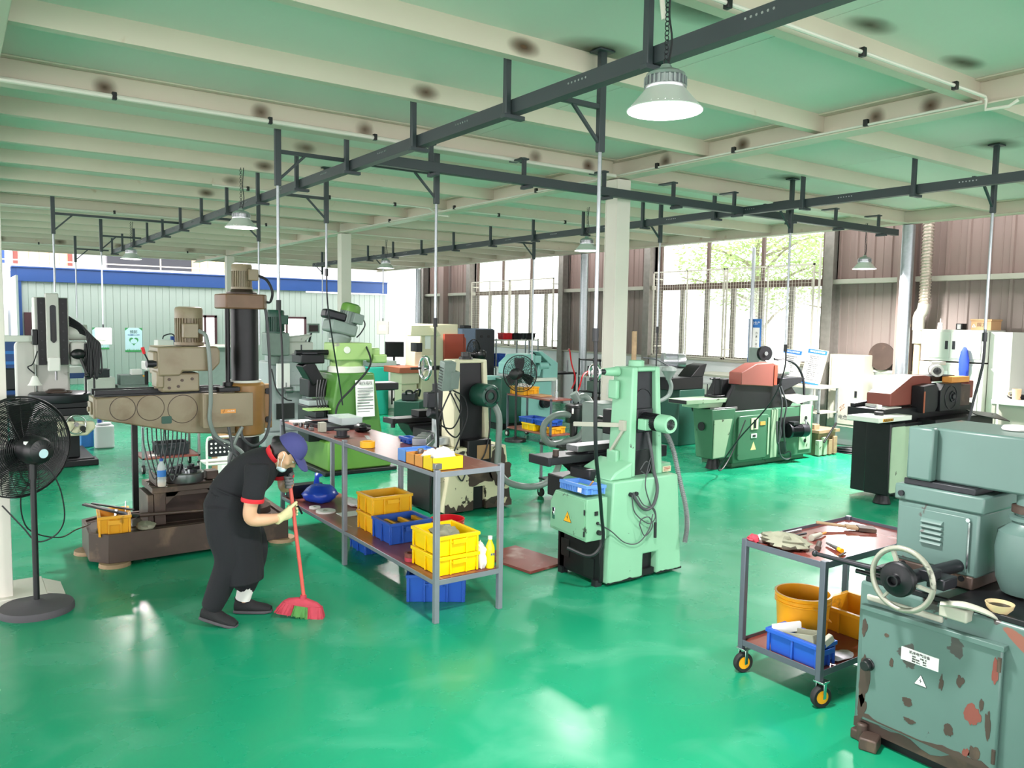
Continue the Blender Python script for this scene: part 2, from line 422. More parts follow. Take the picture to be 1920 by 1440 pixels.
while y < 22.9:
    if min(abs(y-q) for q in YB) > .2:
        for xa, xb in ((-6.9, .19), (.21, 5.59), (5.61, 11.04)):
            trim(B().box(xa, xb, y-.035, y+.035, 3.49, 3.495).box(xa, xb, y-.035, y-.03, 3.495, 3.62).box(xa, xb, y+.02, y+.035, 3.60, 3.62), BEAM, 'cream ceiling joist', bev=0)
    y += 1.15
# columns
def column(x, y, label, s=.09):
    b = B(); ibeam2 = [(x-s, x+s, y-s, y-s+.014), (x-s, x+s, y+s-.014, y+s)]
    for q in ibeam2: b.box(*q, 0, 3.43)
    b.box(x-.008, x+.008, y-s+.014, y+s-.014, 0, 3.43)
    b.box(x-s+.004, x-s+.012, y-s+.014, y+s-.014, 0, 3.43); b.box(x+s-.012, x+s-.004, y-s+.014, y+s-.014, 0, 3.43)
    b.box(x-s*1.6, x+s*1.6, y-s*1.6, y+s*1.6, 0, .02)
    return trim(b, POST, label)
column(.21, 6.45, 'white steel column at the left edge')
column(5.6, 6.15, 'cream steel column behind the mint grinder')
column(5.6, 13.05, 'cream steel column behind the green milling machine')
column(5.6, 19.95, 'cream steel column near the partition')
b = B().box(.05, .50, 6.3, 6.75, 0, .05).prism([(.50, 0), (.62, 0), (.5, .05)], 'y', 6.35, 6.7)
trim(b, POST, 'concrete plinth of the left column', .006)
for y in (-.7, 6.15, 13.2, 20.6):
    trim(B().cyl((11.12, y, 0), (11.12, y, 3.43), .085, n=24).box(10.98, 11.26, y-.14, y+.14, 0, .015), GALV, 'round galvanised post under the edge girder', 0)
# ---- right wall
def corr(y0, y1, z0, z1, x, m, name=None):
    b = B(); p = []; y = y0
    while y < y1-.01:
        for dy, dx in ((0, 0), (.10, 0), (.115, -.028), (.155, -.028), (.17, 0), (.26, 0), (.265, -.008), (.275, -.008), (.28, 0)):
            if y+dy < y1: p.append((x+dx, y+dy))
        y += .30
    p.append((x, y1))
    vs = [(a, q, z) for a, q in p for z in (z0, z1)]; n = len(p)
    b.add(vs, [(2*i, 2*i+1, 2*i+3, 2*i+2) for i in range(n-1)])
    b.add([(a+.04, q, z) for a, q in p for z in (z0, z1)], [(2*i, 2*i+2, 2*i+3, 2*i+1) for i in range(n-1)])
    b.add([(p[0][0], y0, z0), (p[0][0]+.04, y0, z0), (p[0][0]+.04, y0, z1), (p[0][0], y0, z1)], [(0, 1, 2, 3)])
    return b
WIN = [(8.28, 12.22), (15.55, 19.42)]
wl = B().box(12.32, 12.5, -5, 22.4, 0, 1.26)
S(wl.mk('wall_right', WHITEW))
S(B().box(12.26, 12.5, -5, 22.4, 1.26, 1.30).mk('trim_sill', CABG, bev=.004))
segs = [(-5, 8.16), (12.34, 15.43), (19.54, 22.4)]
n = 0
for a, q in segs:
    S(corr(a, q, 1.30, 2.72, 12.46, CORD).mk('wall_right_lower_%d' % n, CORD)); S(corr(a, q, 2.72, 4.7, 12.42, CORR).mk('wall_right_upper_%d' % n, CORR)); n += 1
    trim(B().box(12.28, 12.40, a, q, 2.70, 2.78), CABG, 'grey girt across the cladding')
S(corr(8.16, 22.4, 3.72, 4.7, 12.42, CORR).mk('wall_right_top', CORR))
for y in (4.35, 8.1, 12.42, 15.36, 19.62, 22.35):
    trim(B().box(12.2, 12.42, y-.012, y+.012, 0, 4.6).box(12.18, 12.2, y-.09, y+.09, 0, 4.6).box(12.42, 12.44, y-.09, y+.09, 0, 4.6), WFRAME, 'grey steel wall stud')
for y in (6.75, 13.6, 21.0):
    trim(B().box(12.12, 12.3, y-.1, y+.1, 0, 4.6), CORR, 'tan boxed wall post')
# windows
def window(i, y0, y1):
    w = bpy.data.objects.new('window_%d' % i, None); COL.objects.link(w); w.location = (12.4, (y0+y1)/2, 1.3); S(w)
    w['label'] = 'wide factory window with two rows of panes'
    f = B(); x0, x1 = 12.37, 12.43
    f.box(x0, x1, y0, y1, 1.30, 1.36); f.box(x0, x1, y0, y1, 3.66, 3.72); f.box(x0, x1, y0, y0+.06, 1.36, 3.66); f.box(x0, x1, y1-.06, y1, 1.36, 3.66)
    f.box(x0-.03, x1, y0, y1, 2.68, 2.80)
    W = y1-y0
    for t in (1/3, 2/3): f.box(x0, x1, y0+W*t-.03, y0+W*t+.03, 2.80, 3.66)
    f.mk('window_frame', WFRAMEB, w, bev=.004)
    g = B()
    for t in range(7):
        y = y0+W*t/6; g.box(x0-.01, x1, max(y0, y-.045), min(y1, y+.045), 1.36, 2.68)
    g.mk('sash_frame', WFRAME, w, bev=.004)
    B().box(12.398, 12.402, y0+.05, y1-.05, 1.35, 3.67).mk('pane', GLASS, w)
for i, (a, q) in enumerate(WIN): window(i+1, a, q)
# wire mesh guards standing off the windows
def guard(y0, y1, label):
    g = E('window_guard', label, 'window guard', (12.2, (y0+y1)/2, 1.3)); z0, z1 = 1.32, 3.06
    f = B(); m = (y0+y1)/2; w = .028
    for a, q in ((y0, m-.02), (m+.02, y1)):
        f.box(12.16, 12.16+w, a, a+w, z0, z1); f.box(12.16, 12.16+w, q-w, q, z0, z1); f.box(12.16, 12.16+w, a, q, z0, z0+w); f.box(12.16, 12.16+w, a, q, z1-w, z1)
        c = (a+q)/2; f.box(12.16, 12.16+w, c-.011, c+.011, z0, z1)
    for a in (y0+.06, m, y1-.06):
        for z in (1.5, 2.9): f.box(12.18, 12.38, a-.012, a+.012, z, z+.024)
    f.mk('guard_frame', GRILLE, g)
    n = B(); y = y0+.05
    while y < y1: n.box(12.170, 12.175, y-.0025, y+.0025, z0, z1); y += .065
    z = z0+.05
    while z < z1: n.box(12.175, 12.180, y0, y1, z-.0025, z+.0025); z += .065
    n.mk('wire_mesh', GRILLE, g)
guard(8.35, 12.2, 'cream wire mesh guard over the nearer window, trees behind it')
guard(15.6, 19.4, 'cream wire mesh guard over the farther blown-out window')
# ---- far partition (blue trim, ribbed panels)
def ribs(x0, x1, y, z0, z1, step=.19):
    p = []; x = x0
    while x < x1:
        for dx, dy in ((0, 0), (step-.02, 0), (step-.012, .012), (step-.006, 0)):
            if x+dx < x1: p.append((x+dx, y+dy))
        x += step
    p.append((x1, y)); n = len(p); b = B()
    b.add([(a, q, z) for a, q in p for z in (z0, z1)], [(2*i, 2*i+2, 2*i+3, 2*i+1) for i in range(n-1)])
    b.add([(a, q+.06, z) for a, q in p for z in (z0, z1)], [(2*i, 2*i+2, 2*i+3, 2*i+1) for i in range(n-1)])
    return b
for i, (a, q, z0, z1) in enumerate(((1.6, 6.05, 0, 2.86), (6.05, 6.75, 0, .9), (6.05, 6.75, 2.0, 2.86), (6.75, 8.3, 0, 2.86), (8.3, 9.6, 0, .5), (8.3, 9.6, 2.0, 2.86), (9.6, 12.5, 0, 2.80))):
    S(ribs(a, q, 25.5, z0, z1).mk('wall_far_%d' % i, PANELW))
S(B().box(-7, 1.4, 25.5, 25.6, 0, 3.1).mk('wall_far_left', WHITEW))
S(B().box(-.4, 1.3, 25.46, 25.5, 0, 2.05).mk('door_1', CABW, bev=.005))
trim(B().box(1.38, 1.62, 25.42, 25.56, 0, 3.22), BLUE, 'blue upright of the partition')
trim(B().box(1.52, 12.5, 25.40, 25.58, 2.84, 3.20).box(1.4, 12.5, 25.36, 25.60, 3.20, 3.24), BLUE, 'blue fascia along the partition top')
for i, (a, q, z0, z1) in enumerate(((6.05, 6.75, .9, 2.0), (8.3, 9.6, .5, 2.0))):
    w = bpy.data.objects.new('window_%d' % (i+3), None); COL.objects.link(w); w.location = (a, 25.5, z0); S(w)
    f = B(); t = .07
    f.box(a, q, 25.46, 25.54, z0, z0+t); f.box(a, q, 25.46, 25.54, z1-t, z1); f.box(a, a+t, 25.46, 25.54, z0, z1); f.box(q-t, q, 25.46, 25.54, z0, z1); f.box((a+q)/2-.03, (a+q)/2+.03, 25.46, 25.54, z0, z1)
    f.mk('window_frame', MAROON, w); B().box(a, q, 25.50, 25.504, z0, z1).mk('pane', GLASS, w)
d = S(B().box(1.66, 1.98, 25.44, 25.5, 0, 2.0).mk('door_2', MAROON, bev=.005))
# upper walkway behind the fascia: tiled wall, dark screen, railing
S(B().box(-7, 12.5, 25.4, 27.6, 3.24, 3.30).mk('upper_deck', WHITEW))
for i, (a, q, m) in enumerate(((1.7, 3.0, BRICK), (3.0, 4.3, WHITEW), (6.5, 7.6, BRICK), (7.6, 12.5, WHITEW), (-3, 1.7, WHITEW))):
    bb = B(); x = a
    while x < q-.01:
        bb.box(x+.006, min(q, x+.26)-.006, 27.5, 27.55, 3.30, 5.0); x += .26
    bb.box(a, q, 27.52, 27.6, 3.3, 5.0)
    S(bb.mk('wall_upper_%d' % i, m))
for x in (1.62, 3.02, 6.42, 8.2):
    trim(B().box(x-.06, x+.06, 27.4, 27.5, 3.3, 5), REDG, 'dark red upright on the upper walkway')
trim(B().box(.9, 1.35, 27.3, 27.4, 3.3, 5), BLUE, 'blue upright on the upper walkway')
tag(B().box(3.9, 6.3, 26.6, 26.9, 3.30, 4.4).mk('display_board', BLACKC, bev=.01), 'long black display board on the upper walkway', 'board')
r = E('railing', 'grey pipe railing along the upper walkway', 'railing', (5, 25.7, 3.3))
B().cyl((-3, 25.7, 3.42), (10.5, 25.7, 3.42), .018, n=8).cyl((-3, 25.7, 3.85), (10.5, 25.7, 3.85), .022, n=8).mk('rail', CABG, r)
for i in range(9): B().cyl((-2.8+i*1.6, 25.7, 3.26), (-2.8+i*1.6, 25.7, 3.86), .02, n=8).mk('post', CABG, r)
S(B().box(10.3, 12.5, 25.45, 25.55, 3.24, 4.7).mk('wall_far_upper', WHITEW))
# left wall far out of frame
S(B().box(1.35, 1.40, 23.0, 25.4, 0, 2.9).mk('wall_left_return', WHITEW))
# ---- trees outside the nearer window
def tree(x, y, h, r, label, n=900):
    t = E('tree', label, 'tree', (x, y, -.1)); tk = B()
    tk.tube([(x, y, -.1), (x+.1, y+.05, h*.35), (x-.1, y+.1, h*.7), (x, y, h*.95)], [.16, .12, .08, .03], 8)
    rnd = random.Random(int(x*91+y*7))
    for i in range(9):
        a = rnd.uniform(0, 6.28); z = h*rnd.uniform(.3, .8); tk.tube([(x, y, z), (x+cos(a)*r*.5, y+sin(a)*r*.5, z+.5), (x+cos(a)*r*.9, y+sin(a)*r*.9, z+.7)], [.05, .03, .012], 6)
    tk.mk('trunk', BARK, t); lf = B()
    for i in range(n):
        while True:
            p = V3((rnd.uniform(-1, 1), rnd.uniform(-1, 1), rnd.uniform(-1, 1)))
            if .25 < p.length < 1: break
        p = V3((x+p.x*r, y+p.y*r, h*.74+p.z*h*.30)); a = V3((rnd.gauss(0, 1), rnd.gauss(0, 1), rnd.gauss(0, 1))).normalized()*rnd.uniform(.05, .11); c2 = a.orthogonal().normalized()*.03
        lf.add([p-a, p+c2, p+a, p-c2], [(0, 1, 2, 3)])
    lf.mk('foliage', LEAFM, t)
tree(16.5, 9.5, 5.0, 2.0, 'pale leafy tree outside the nearer window at its right half', 5000)
tree(17.5, 13.6, 5.2, 2.3, 'denser tree outside the nearer window at its left half', 6500)
tree(23.5, 13.0, 7.5, 2.6, 'tall tree farther behind the other trees outside', 5000)
# ------------------------------------------------------------------ overhead power rails, lamps, drops, conduits
JO = [6.15+1.15*i for i in range(-4, 16)]
def rail_y(x, ya, yb, label, hs):
    o = E('overhead_rail', label, 'overhead rail', (x, (ya+yb)/2, 3.2))
    s = B().box(x-.033, x+.033, ya, yb, 3.20, 3.28); y = ya+.5; s.m = 1
    while y < yb:
        for k in range(6): s.cyl((x-.032, y+k*.028, 3.25), (x-.037, y+k*.028, 3.25), .006, n=6)
        y += 1.15
    s.mk('rail_channel', [RAIL, ALU], o)
    for y in hs:
        B().box(x-.075, x-.04, y-.018, y+.018, 3.175, 3.60).box(x-.085, x+.06, y-.022, y+.022, 3.170, 3.195).box(x-.11, x-.01, y-.05, y+.05, 3.595, 3.615).mk('hanger', RAIL, o, .003)
    return o
rail_y(2.75, 1.6, 17.9, 'dark grey overhead power rail running left of the middle columns', [y+.08 for y in JO if 1.6 < y < 17.9])
rail_y(7.2, .6, 18.6, 'dark grey overhead power rail running right of the middle columns', [y+.08 for y in JO if .6 < y < 18.6])
o = E('overhead_rail', 'dark grey cross rail joining the two long rails and reaching the window wall', 'overhead rail', (6, 5.86, 3.2))
B().box(2.79, 7.16, 5.83, 5.895, 3.20, 3.28).box(7.24, 10.3, 5.83, 5.895, 3.20, 3.28).mk('rail_channel', RAIL, o, .004)
for i in range(8):
    x = 3.3+i*.95
    B().box(x-.018, x+.018, 5.90, 5.93, 3.175, 3.45).box(x-.022, x+.022, 5.80, 5.94, 3.17, 3.195).box(x-.04, x+.04, 5.89, 6.1, 3.43, 3.445).mk('hanger', RAIL, o, .003)
def lamp(x, y, zl, label, group=None, ztop=3.49, pw=1.):
    o = E('high_bay_lamp', label, 'ceiling lamp', (x, y, zl), group=group)
    B().lathe([(.158, 0), (.160, .004), (.150, .012), (.085, .088), (.083, .086), (.147, .010), (.150, .006)], (x, y, zl), n=36).mk('reflector', REFL, o)
    B().lathe([(0, .010), (.148, .010), (.148, .014), (0, .014)], (x, y, zl), n=32).mk('diffuser', LAMPE, o)
    h = B().lathe([(.086, .086), (.088, .09), (.088, .10), (.078, .10), (.078, .135), (.084, .138), (.082, .15), (.055, .165), (.03, .172), (.02, .19), (0, .19)], (x, y, zl), n=32)
    for i in range(26):
        t = 2*pi*i/26; h.bx((x+.083*cos(t), y+.083*sin(t), zl+.118), (.014, .008, .034), t)
    h.mk('heat_sink', ALU, o)
    c = B().ring((x, y, zl+.20), (0, 1, 0), .014, .003, 14, 6); z = zl+.225; k = 0
    while z < ztop-.01: c.ring((x, y, z), (1, 0, 0) if k % 2 else (0, 1, 0), .011, .0022, 10, 5); z += .019; k += 1
    c.mk('chain', DARKM, o)
    B().tube([(x+.012, y, zl+.18), (x+.03, y, zl+.3), (x+.02, y+.01, zl+.42), (x+.03, y, ztop)], .0045, 6).mk('cord', CABLE, o)
    l = bpy.data.lights.new('lamp', 'AREA'); l.shape = 'DISK'; l.size = .28; l.energy = LAMPW*pw; l.color = (1, .95, .94); l.spread = R(165)
    q = bpy.data.objects.new('lamp_light', l); COL.objects.link(q); q.location = (x, y, zl+.004)
LAMPW = 105
lamp(2.5, 2.47, 2.89, 'large bright high bay lamp hanging nearest the camera')
lamp(2.45, 8.3, 2.89, 'lit high bay lamp beside the left rail, second from the camera')
lamp(2.45, 14.3, 2.89, 'small distant high bay lamp above the radial drill column, near the blue fascia')
lamp(6.85, 8.1, 2.92, 'high bay lamp in front of a galvanised post, just left of the tall cream column')
lamp(6.85, 14.0, 2.95, 'faint distant high bay lamp before the bright far opening')
lamp(10.55, 6.45, 2.80, 'glaring high bay lamp near the tan cladding and flexible duct', ztop=3.44, pw=3)
lamp(6.85, 2.2, 2.92, 'high bay lamp above the right hand machines', ztop=3.49)
def drop(x, y, zb, rx, label, cable=None, rc=.009, up=3.615):
    o = E('drop_pipe', label, 'power drop', (x, y, up))
    B().box(x-.024, x+.024, y-.018, y+.018, 3.02, up).box(x-.06, x+.06, y-.05, y+.05, up-.012, up).mk('sleeve', RAIL, o, .003)
    B().cyl((x, y, zb), (x, y, 3.04), .0125, n=12).mk('pipe', GALV, o)
    s = 1 if rx > x else -1; a = B().box(min(x+s*.022, rx-s*.035), max(x+s*.022, rx-s*.035), y-.014, y+.014, 3.27, 3.30)
    a.bar((x, y, 3.06), (x+s*.22, y, 3.275), .02); a.mk('arm', RAIL, o, .003)
    if cable:
        B().tube([(x, y, zb+.06)]+cable, rc, 8, 6).mk('cable', CABLE, o); B().cyl((x, y, zb-.05), (x, y, zb+.03), .02, n=12).mk('gland', CABLE, o)
    return o
drop(2.14, 6.28, 2.1, 2.75, 'drop pipe in front of the radial drill, black cable falling past its column', [(2.16, 6.26, 1.7), (2.17, 6.28, 1.2), (2.22, 6.32, .9), (2.30, 6.5, .55), (2.45, 6.62, .30)])
drop(3.4, 8.41, 2.5, 2.75, 'drop pipe whose black cable runs to the green milling machine', [(3.45, 8.5, 2.15), (3.62, 8.72, 1.6), (3.78, 8.95, 1.22), (3.84, 9.0, .95)])
drop(1.14, 12.03, 2.27, 2.75, 'drop pipe reaching the grey slotting machine at far left')
drop(2.11, 18.3, 1.9, 2.75, 'thin distant drop pipe over the left white meter box')
drop(2.1, 14.9, 1.82, 2.75, 'distant drop pipe over the pale junction box by the left poster')
drop(3.51, 11.1, 1.6, 2.75, 'drop pipe passing behind the radial drill top motor')
drop(3.58, 6.31, 1.98, 2.75, 'drop pipe with cable leaning toward the cream grinder', [(3.58, 6.31, 1.6), (3.62, 6.34, 1.2), (3.67, 6.4, .8), (3.72, 6.6, .4), (3.8, 6.75, .1)], .012)
drop(3.25, 3.74, 1.93, 2.75, 'nearest drop pipe with heavy cable to the mint grinder', [(3.26, 3.74, 1.6), (3.31, 3.78, 1.2), (3.50, 3.95, .90), (3.72, 4.17, .65), (3.80, 4.24, .42), (3.72, 4.28, .32), (3.62, 4.42, .36)], .0125)
drop(7.48, 7.4, 1.92, 7.2, 'drop pipe at the left edge of the nearer window', [(7.48, 7.4, 1.6), (7.5, 7.42, 1.35)])
drop(7.71, 5.62, 1.75, 7.2, 'drop pipe before the window with cable to the green grinder', [(7.71, 5.62, 1.5), (7.72, 5.8, 1.1), (7.8, 6.3, .6), (7.95, 6.7, .18), (8.2, 6.85, .12), (8.5, 6.95, .3), (8.8, 7.0, .7)])
drop(7.62, 3.46, 1.93, 7.2, 'rightmost drop pipe with a thick black cable to the dark grinder', [(7.62, 3.46, 1.7), (7.64, 3.52, 1.4), (7.62, 3.6, 1.05), (7.7, 3.9, .85)], .013)
drop(8.05, 10.88, 1.3, 7.2, 'drop pipe standing before the blue green saw', [(8.05, 10.9, 1.1), (8.06, 10.95, .9)])
drop(7.46, 15.37, 2.0, 7.2, 'pale drop pipe before the bright far opening')
drop(7.36, 18.46, 1.6, 7.2, 'farthest drop pipe, left of the second cream column')
def meterbox(x, y, z, label, m, scr):
    o = E('meter_box', label, 'box', (x, y, z)); a = R(-35)
    M = Matrix.Translation((x, y, z)) @ Matrix.Rotation(a, 4, 'Z')
    b = B(M); b.box(-.12, .12, -.05, .05, -.14, .14); b.mk('housing', m, o, .01)
    B(M).box(-.07, .07, -.054, -.05, -.06, .05).mk('display', scr, o); B(M).cyl((0, 0, .14), (0, 0, .2), .012).mk('gland', DARKM, o)
METERS = [(2.11, 18.3, 1.62, 'white box with a blue display hanging at left of the posters', PLASTW, PBLUE), (2.1, 14.9, 1.62, 'pale box hanging in front of the left poster', PLASTW, CABW),
          (3.42, 8.45, 0, '', PLASTW, PBLUE), (7.46, 15.37, 1.8, 'grey box hanging before the bright far opening', CABG, CABW)]
for a in METERS:
    if a[2]: meterbox(*a)
meterbox(4.97, 14.6, 1.88, 'white box with a blue display hanging above the milling machines', PLASTW, PBLUE)
B().cyl((4.97, 14.6, 2.08), (4.97, 14.6, 3.62), .012, n=10).mk('pipe', GALV, bpy.data.objects['meter_box.003'])
# white conduits with black clips
def conduit(pts, label, clips=(), r=.011):
    o = E('conduit', label, 'conduit', pts[0]); B().tube(pts, r, 8, 1).mk('tube', POST, o)
    for p in clips: B().bx(p, (.03, .035, .05)).mk('clip', BLACKP, o, .004)
conduit([(2.56, 2.55, 3.30), (2.56, 2.57, 3.42), (2.60, 2.58, 3.475), (2.7, 2.58, 3.48), (5.48, 2.58, 3.48), (5.5, 2.58, 3.46), (5.5, 2.58, 3.40), (5.52, 2.45, 3.40), (5.53, 2.40, 3.43)], 'white conduit from the nearest lamp along the joist', [(3.0, 2.58, 3.48), (4.1, 2.58, 3.48), (5.1, 2.58, 3.48)])
conduit([(5.49, 2.6, 3.455), (5.49, 13.0, 3.455)], 'white conduit along the near side of the middle girder', [(5.49, 3.4, 3.47), (5.49, 4.6, 3.47), (5.49, 5.5, 3.47), (5.49, 7.4, 3.47), (5.49, 9.2, 3.47), (5.49, 11.1, 3.47)], .009)
conduit([(.3, 6.03, 3.445), (2.0, 6.03, 3.445), (5.45, 6.03, 3.445)], 'cream pipe along the cross beam with hook clips', [(.95, 6.03, 3.45), (2.0, 6.03, 3.45), (2.85, 6.03, 3.45), (4.3, 6.03, 3.45)], .017)
conduit([(2.5, 9.55, 3.48), (5.3, 9.55, 3.48), (5.45, 9.55, 3.40), (5.47, 9.3, 3.36)], 'white conduit along a joist behind the left rail', [(2.9, 9.55, 3.48), (3.9, 9.55, 3.48), (4.8, 9.55, 3.48)])
conduit([(-1, 12.9, 3.45), (5.4, 12.9, 3.45)], 'white conduit along the second cross beam', [(.5, 12.9, 3.46), (2.0, 12.9, 3.46), (4.2, 12.9, 3.46)])
conduit([(-1, 19.8, 3.45), (5.4, 19.8, 3.45)], 'white conduit along the third cross beam', [(1.6, 19.8, 3.46), (3.0, 19.8, 3.46), (4.6, 19.8, 3.46)])
conduit([(5.8, 9.5, 3.48), (10.8, 9.5, 3.48)], 'white conduit along a joist behind the tall cream column', [(6.4, 9.5, 3.48), (7.6, 9.5, 3.48)])
# soot and rust stains on the paint where brackets were welded
st = bpy.data.materials.new('weld scorch stain'); st.use_nodes = True; N = st.node_tree.nodes; L = st.node_tree.links
p = N['Principled BSDF']; p.inputs['Base Color'].default_value = lin('5e4430'); p.inputs['Roughness'].default_value = .9
tc = N.new('ShaderNodeTexCoord'); mp = N.new('ShaderNodeMapping'); mp.inputs['Location'].default_value = (-1, -1, 0); mp.inputs['Scale'].default_value = (2, 2, 0)
gr = N.new('ShaderNodeTexGradient'); gr.gradient_type = 'SPHERICAL'; nz = N.new('ShaderNodeTexNoise'); nz.inputs['Scale'].default_value = 3; nz.inputs['Detail'].default_value = 6
mu = N.new('ShaderNodeMath'); mu.operation = 'MULTIPLY'; mu2 = N.new('ShaderNodeMath'); mu2.operation = 'MULTIPLY'; mu2.inputs[1].default_value = 1.5; mu2.use_clamp = True
L.new(tc.outputs['UV'], mp.inputs[0]); L.new(mp.outputs[0], gr.inputs[0]); L.new(tc.outputs['Object'], nz.inputs[0]); L.new(gr.outputs['Fac'], mu.inputs[0]); L.new(nz.outputs['Fac'], mu.inputs[1]); L.new(mu.outputs[0], mu2.inputs[0]); L.new(mu2.outputs[0], p.inputs['Alpha'])
def stain(x0, x1, y0, y1, z0, z1):
    thin = min(range(3), key=lambda i: (x1-x0, y1-y0, z1-z0)[i]); m = ((x0+x1)/2, (y0+y1)/2, (z0+z1)/2)
    q = {0: [(m[0], y0, z0), (m[0], y1, z0), (m[0], y1, z1), (m[0], y0, z1)], 1: [(x0, m[1], z0), (x1, m[1], z0), (x1, m[1], z1), (x0, m[1], z1)], 2: [(x0, y0, m[2]), (x1, y0, m[2]), (x1, y1, m[2]), (x0, y1, m[2])]}[thin]
    o = trim(B().quad(*q), st, 'scorch stain on the ceiling steel', 0); uv = o.data.uv_layers.new(name='UVMap')
    for lp in o.data.loops: uv.data[lp.index].uv = ((0, 0), (1, 0), (1, 1), (0, 1))[lp.vertex_index]
for x in (.92, 1.98, 2.82, 4.55, 5.2): stain(x-.10, x+.08, 6.138, 6.14, 3.452, 3.60)
for y in (3.0, 3.4, 4.6, 5.5): stain(5.588, 5.590, y-.10, y+.08, 3.452, 3.60)
for i, y in enumerate(JO[1:9]):
    if abs(y-6.15) > .2: stain(2.6, 2.85, y-.037, y-.0355, 3.49, 3.61)
for y in (2.9, 3.74, 6.3, 9.7): stain(2.9, 3.6, y-.2, y+.25, 3.617, 3.6185)
for y in (3.46, 5.62, 7.4): stain(7.3, 7.95, y-.2, y+.2, 3.617, 3.6185)
for x in (3.0, 4.1, 5.1): stain(x-.2, x+.25, 2.45, 2.66, 3.617, 3.6185)
for x in (.9, 2.0, 3.2, 4.7): stain(x-.15, x+.15, 19.936, 19.938, 3.452, 3.6)
# ------------------------------------------------------------------ long two-tier workbench and its load
o = E('workbench_rack', 'long grey steel rack with red brown plywood top and lower shelf', 'workbench', (2.81, 5.97, 0))
X0, X1, Y0, Y1 = 2.545, 3.085, 4.46, 7.46
f = B()
for z in (.972, .255):
    for x in (X0+.004, X1-.009): f.box(x, x+.005, Y0+.03, Y1-.03, z, z+.031); 
    f.box(X0+.004, X0+.034, Y0+.03, Y1-.03, z, z+.005); f.box(X1-.034, X1-.004, Y0+.03, Y1-.03, z, z+.005)
    for y in (Y0+.002, Y1-.007): f.box(X0+.03, X1-.03, y, y+.005, z, z+.036)
    for y in (5.2, 5.97, 6.7): f.box(X0+.01, X1-.01, y-.015, y+.015, z-.002, z+.004)
f.mk('shelf_frame', FRAMEG, o, .002)
for x in (X0, X1-.036):
    for y in (Y0, 5.95, Y1-.036): B().box(x, x+.036, y, y+.036, 0, 1.022).mk('leg', FRAMEG, o, .003)
B().box(X0+.008, X1-.008, Y0+.036, Y1-.036, .977, 1.001).mk('top_board', WOODR, o, .001)
B().box(X0+.008, X1-.008, Y0+.036, Y1-.036, .260, .284).mk('shelf_board', WOODR, o, .001)
ZT, ZL = 1.003, .286
def tote(x0, x1, y0, y1, z0, z1, m, label, cat='crate', name='plastic_tote', group=None, taper=.012, rot=0, inside=None):
    c = ((x0+x1)/2, (y0+y1)/2, z0); o = E(name, label, cat, c, rot, group)
    M = wmat(o) @ Matrix.Translation((-c[0], -c[1], -c[2]))
    b = B(M); b.crate(x0+.01, x1-.01, y0+.01, y1-.01, z0, z1, taper=taper); b.mk('tub', m, o, .002)
    B(M).box((x0+x1)/2-.05, (x0+x1)/2+.05, y0-.0095, y0-.004, z1-(z1-z0)*.42, z1-(z1-z0)*.2).mk('label_panel', m, o, .002)
    return o
# top of the bench
def bin_(x0, x1, y0, y1, h, m, label, name='parts_bin'):
    o = E(name, label, 'parts bin', ((x0+x1)/2, (y0+y1)/2, ZT)); t = .004
    B().box(x0, x1, y0, y1, ZT, ZT+t).box(x0, x0+t, y0, y1, ZT, ZT+h).box(x1-t, x1, y0, y1, ZT, ZT+h).box(x0, x1, y0, y0+t, ZT, ZT+h).box(x0, x1, y1-t, y1, ZT, ZT+h).mk('tray', m, o, .001)
    return o
bin_(2.565, 2.79, 4.92, 5.04, .085, BLUL, 'light blue open bin at the row end on the bench')
bin_(2.565, 2.77, 4.795, 4.915, .075, ORBIN, 'orange open bin beside the blue one, a small metal cylinder inside')
o1 = bin_(2.565, 2.77, 4.675, 4.79, .075, ORBIN, 'orange open bin holding white foam, middle of the row')
o2 = bin_(2.565, 2.80, 4.54, 4.67, .085, YBIN, 'yellow open bin with crumpled white bags, nearest bench end')
tag(B().cyl((2.65, 4.86, ZT+.0045), (2.65, 4.86, ZT+.1), .022).mk('metal_cylinder', STEEL, None, .003), 'small machined cylinder standing in an orange bin', 'metal part')
def crumple(name, m, c, r, label, cat, seed=1, vox=None, amp=.3, n=3):
    b = B(); rnd = random.Random(seed); vs = []; N1, N2 = 20, 12
    for j in range(N2+1):
        t = pi*j/N2
        for i in range(N1):
            d = V3((sin(t)*cos(2*pi*i/N1), sin(t)*sin(2*pi*i/N1), cos(t))); k = 1+amp*mnoise.noise(d*n+V3((seed*3.1, seed, 0)))+amp*.6*mnoise.noise(d*n*2.7+V3((seed, 0, seed)))
            q = V3((d.x*r[0], d.y*r[1], d.z*r[2]))*k; q.z = max(q.z, -r[2]*.8)
            vs.append(V3(c)+q+V3((0, 0, r[2]*.8)))
    b.add(vs, [(j*N1+i, (j+1)*N1+i, (j+1)*N1+(i+1) % N1, j*N1+(i+1) % N1) for j in range(N2) for i in range(N1)])
    return tag(b.mk(name, m, sharp=50), label, cat)
crumple('foam_scraps', WHCL, (2.668, 4.732, ZT+.005), (.075, .042, .06), 'white foam scraps heaped in the middle orange bin', 'packing', 3, amp=.25)
crumple('crumpled_bag', WHCL, (2.683, 4.605, ZT+.005), (.088, .047, .075), 'crumpled white plastic bag filling the yellow bin', 'plastic bag', 5, amp=.25)
tag(B().box(2.55, 2.60, 4.475, 4.515, 1.0235, 1.062).mk('steel_block', STEEL, None, .003), 'small steel block on the near corner of the bench top', 'metal block')
v = E('machine_vise', 'grey steel machine vise lying on the bench top edge', 'vise', (3.0, 5.45, ZT), R(52))
M = wmat(v)
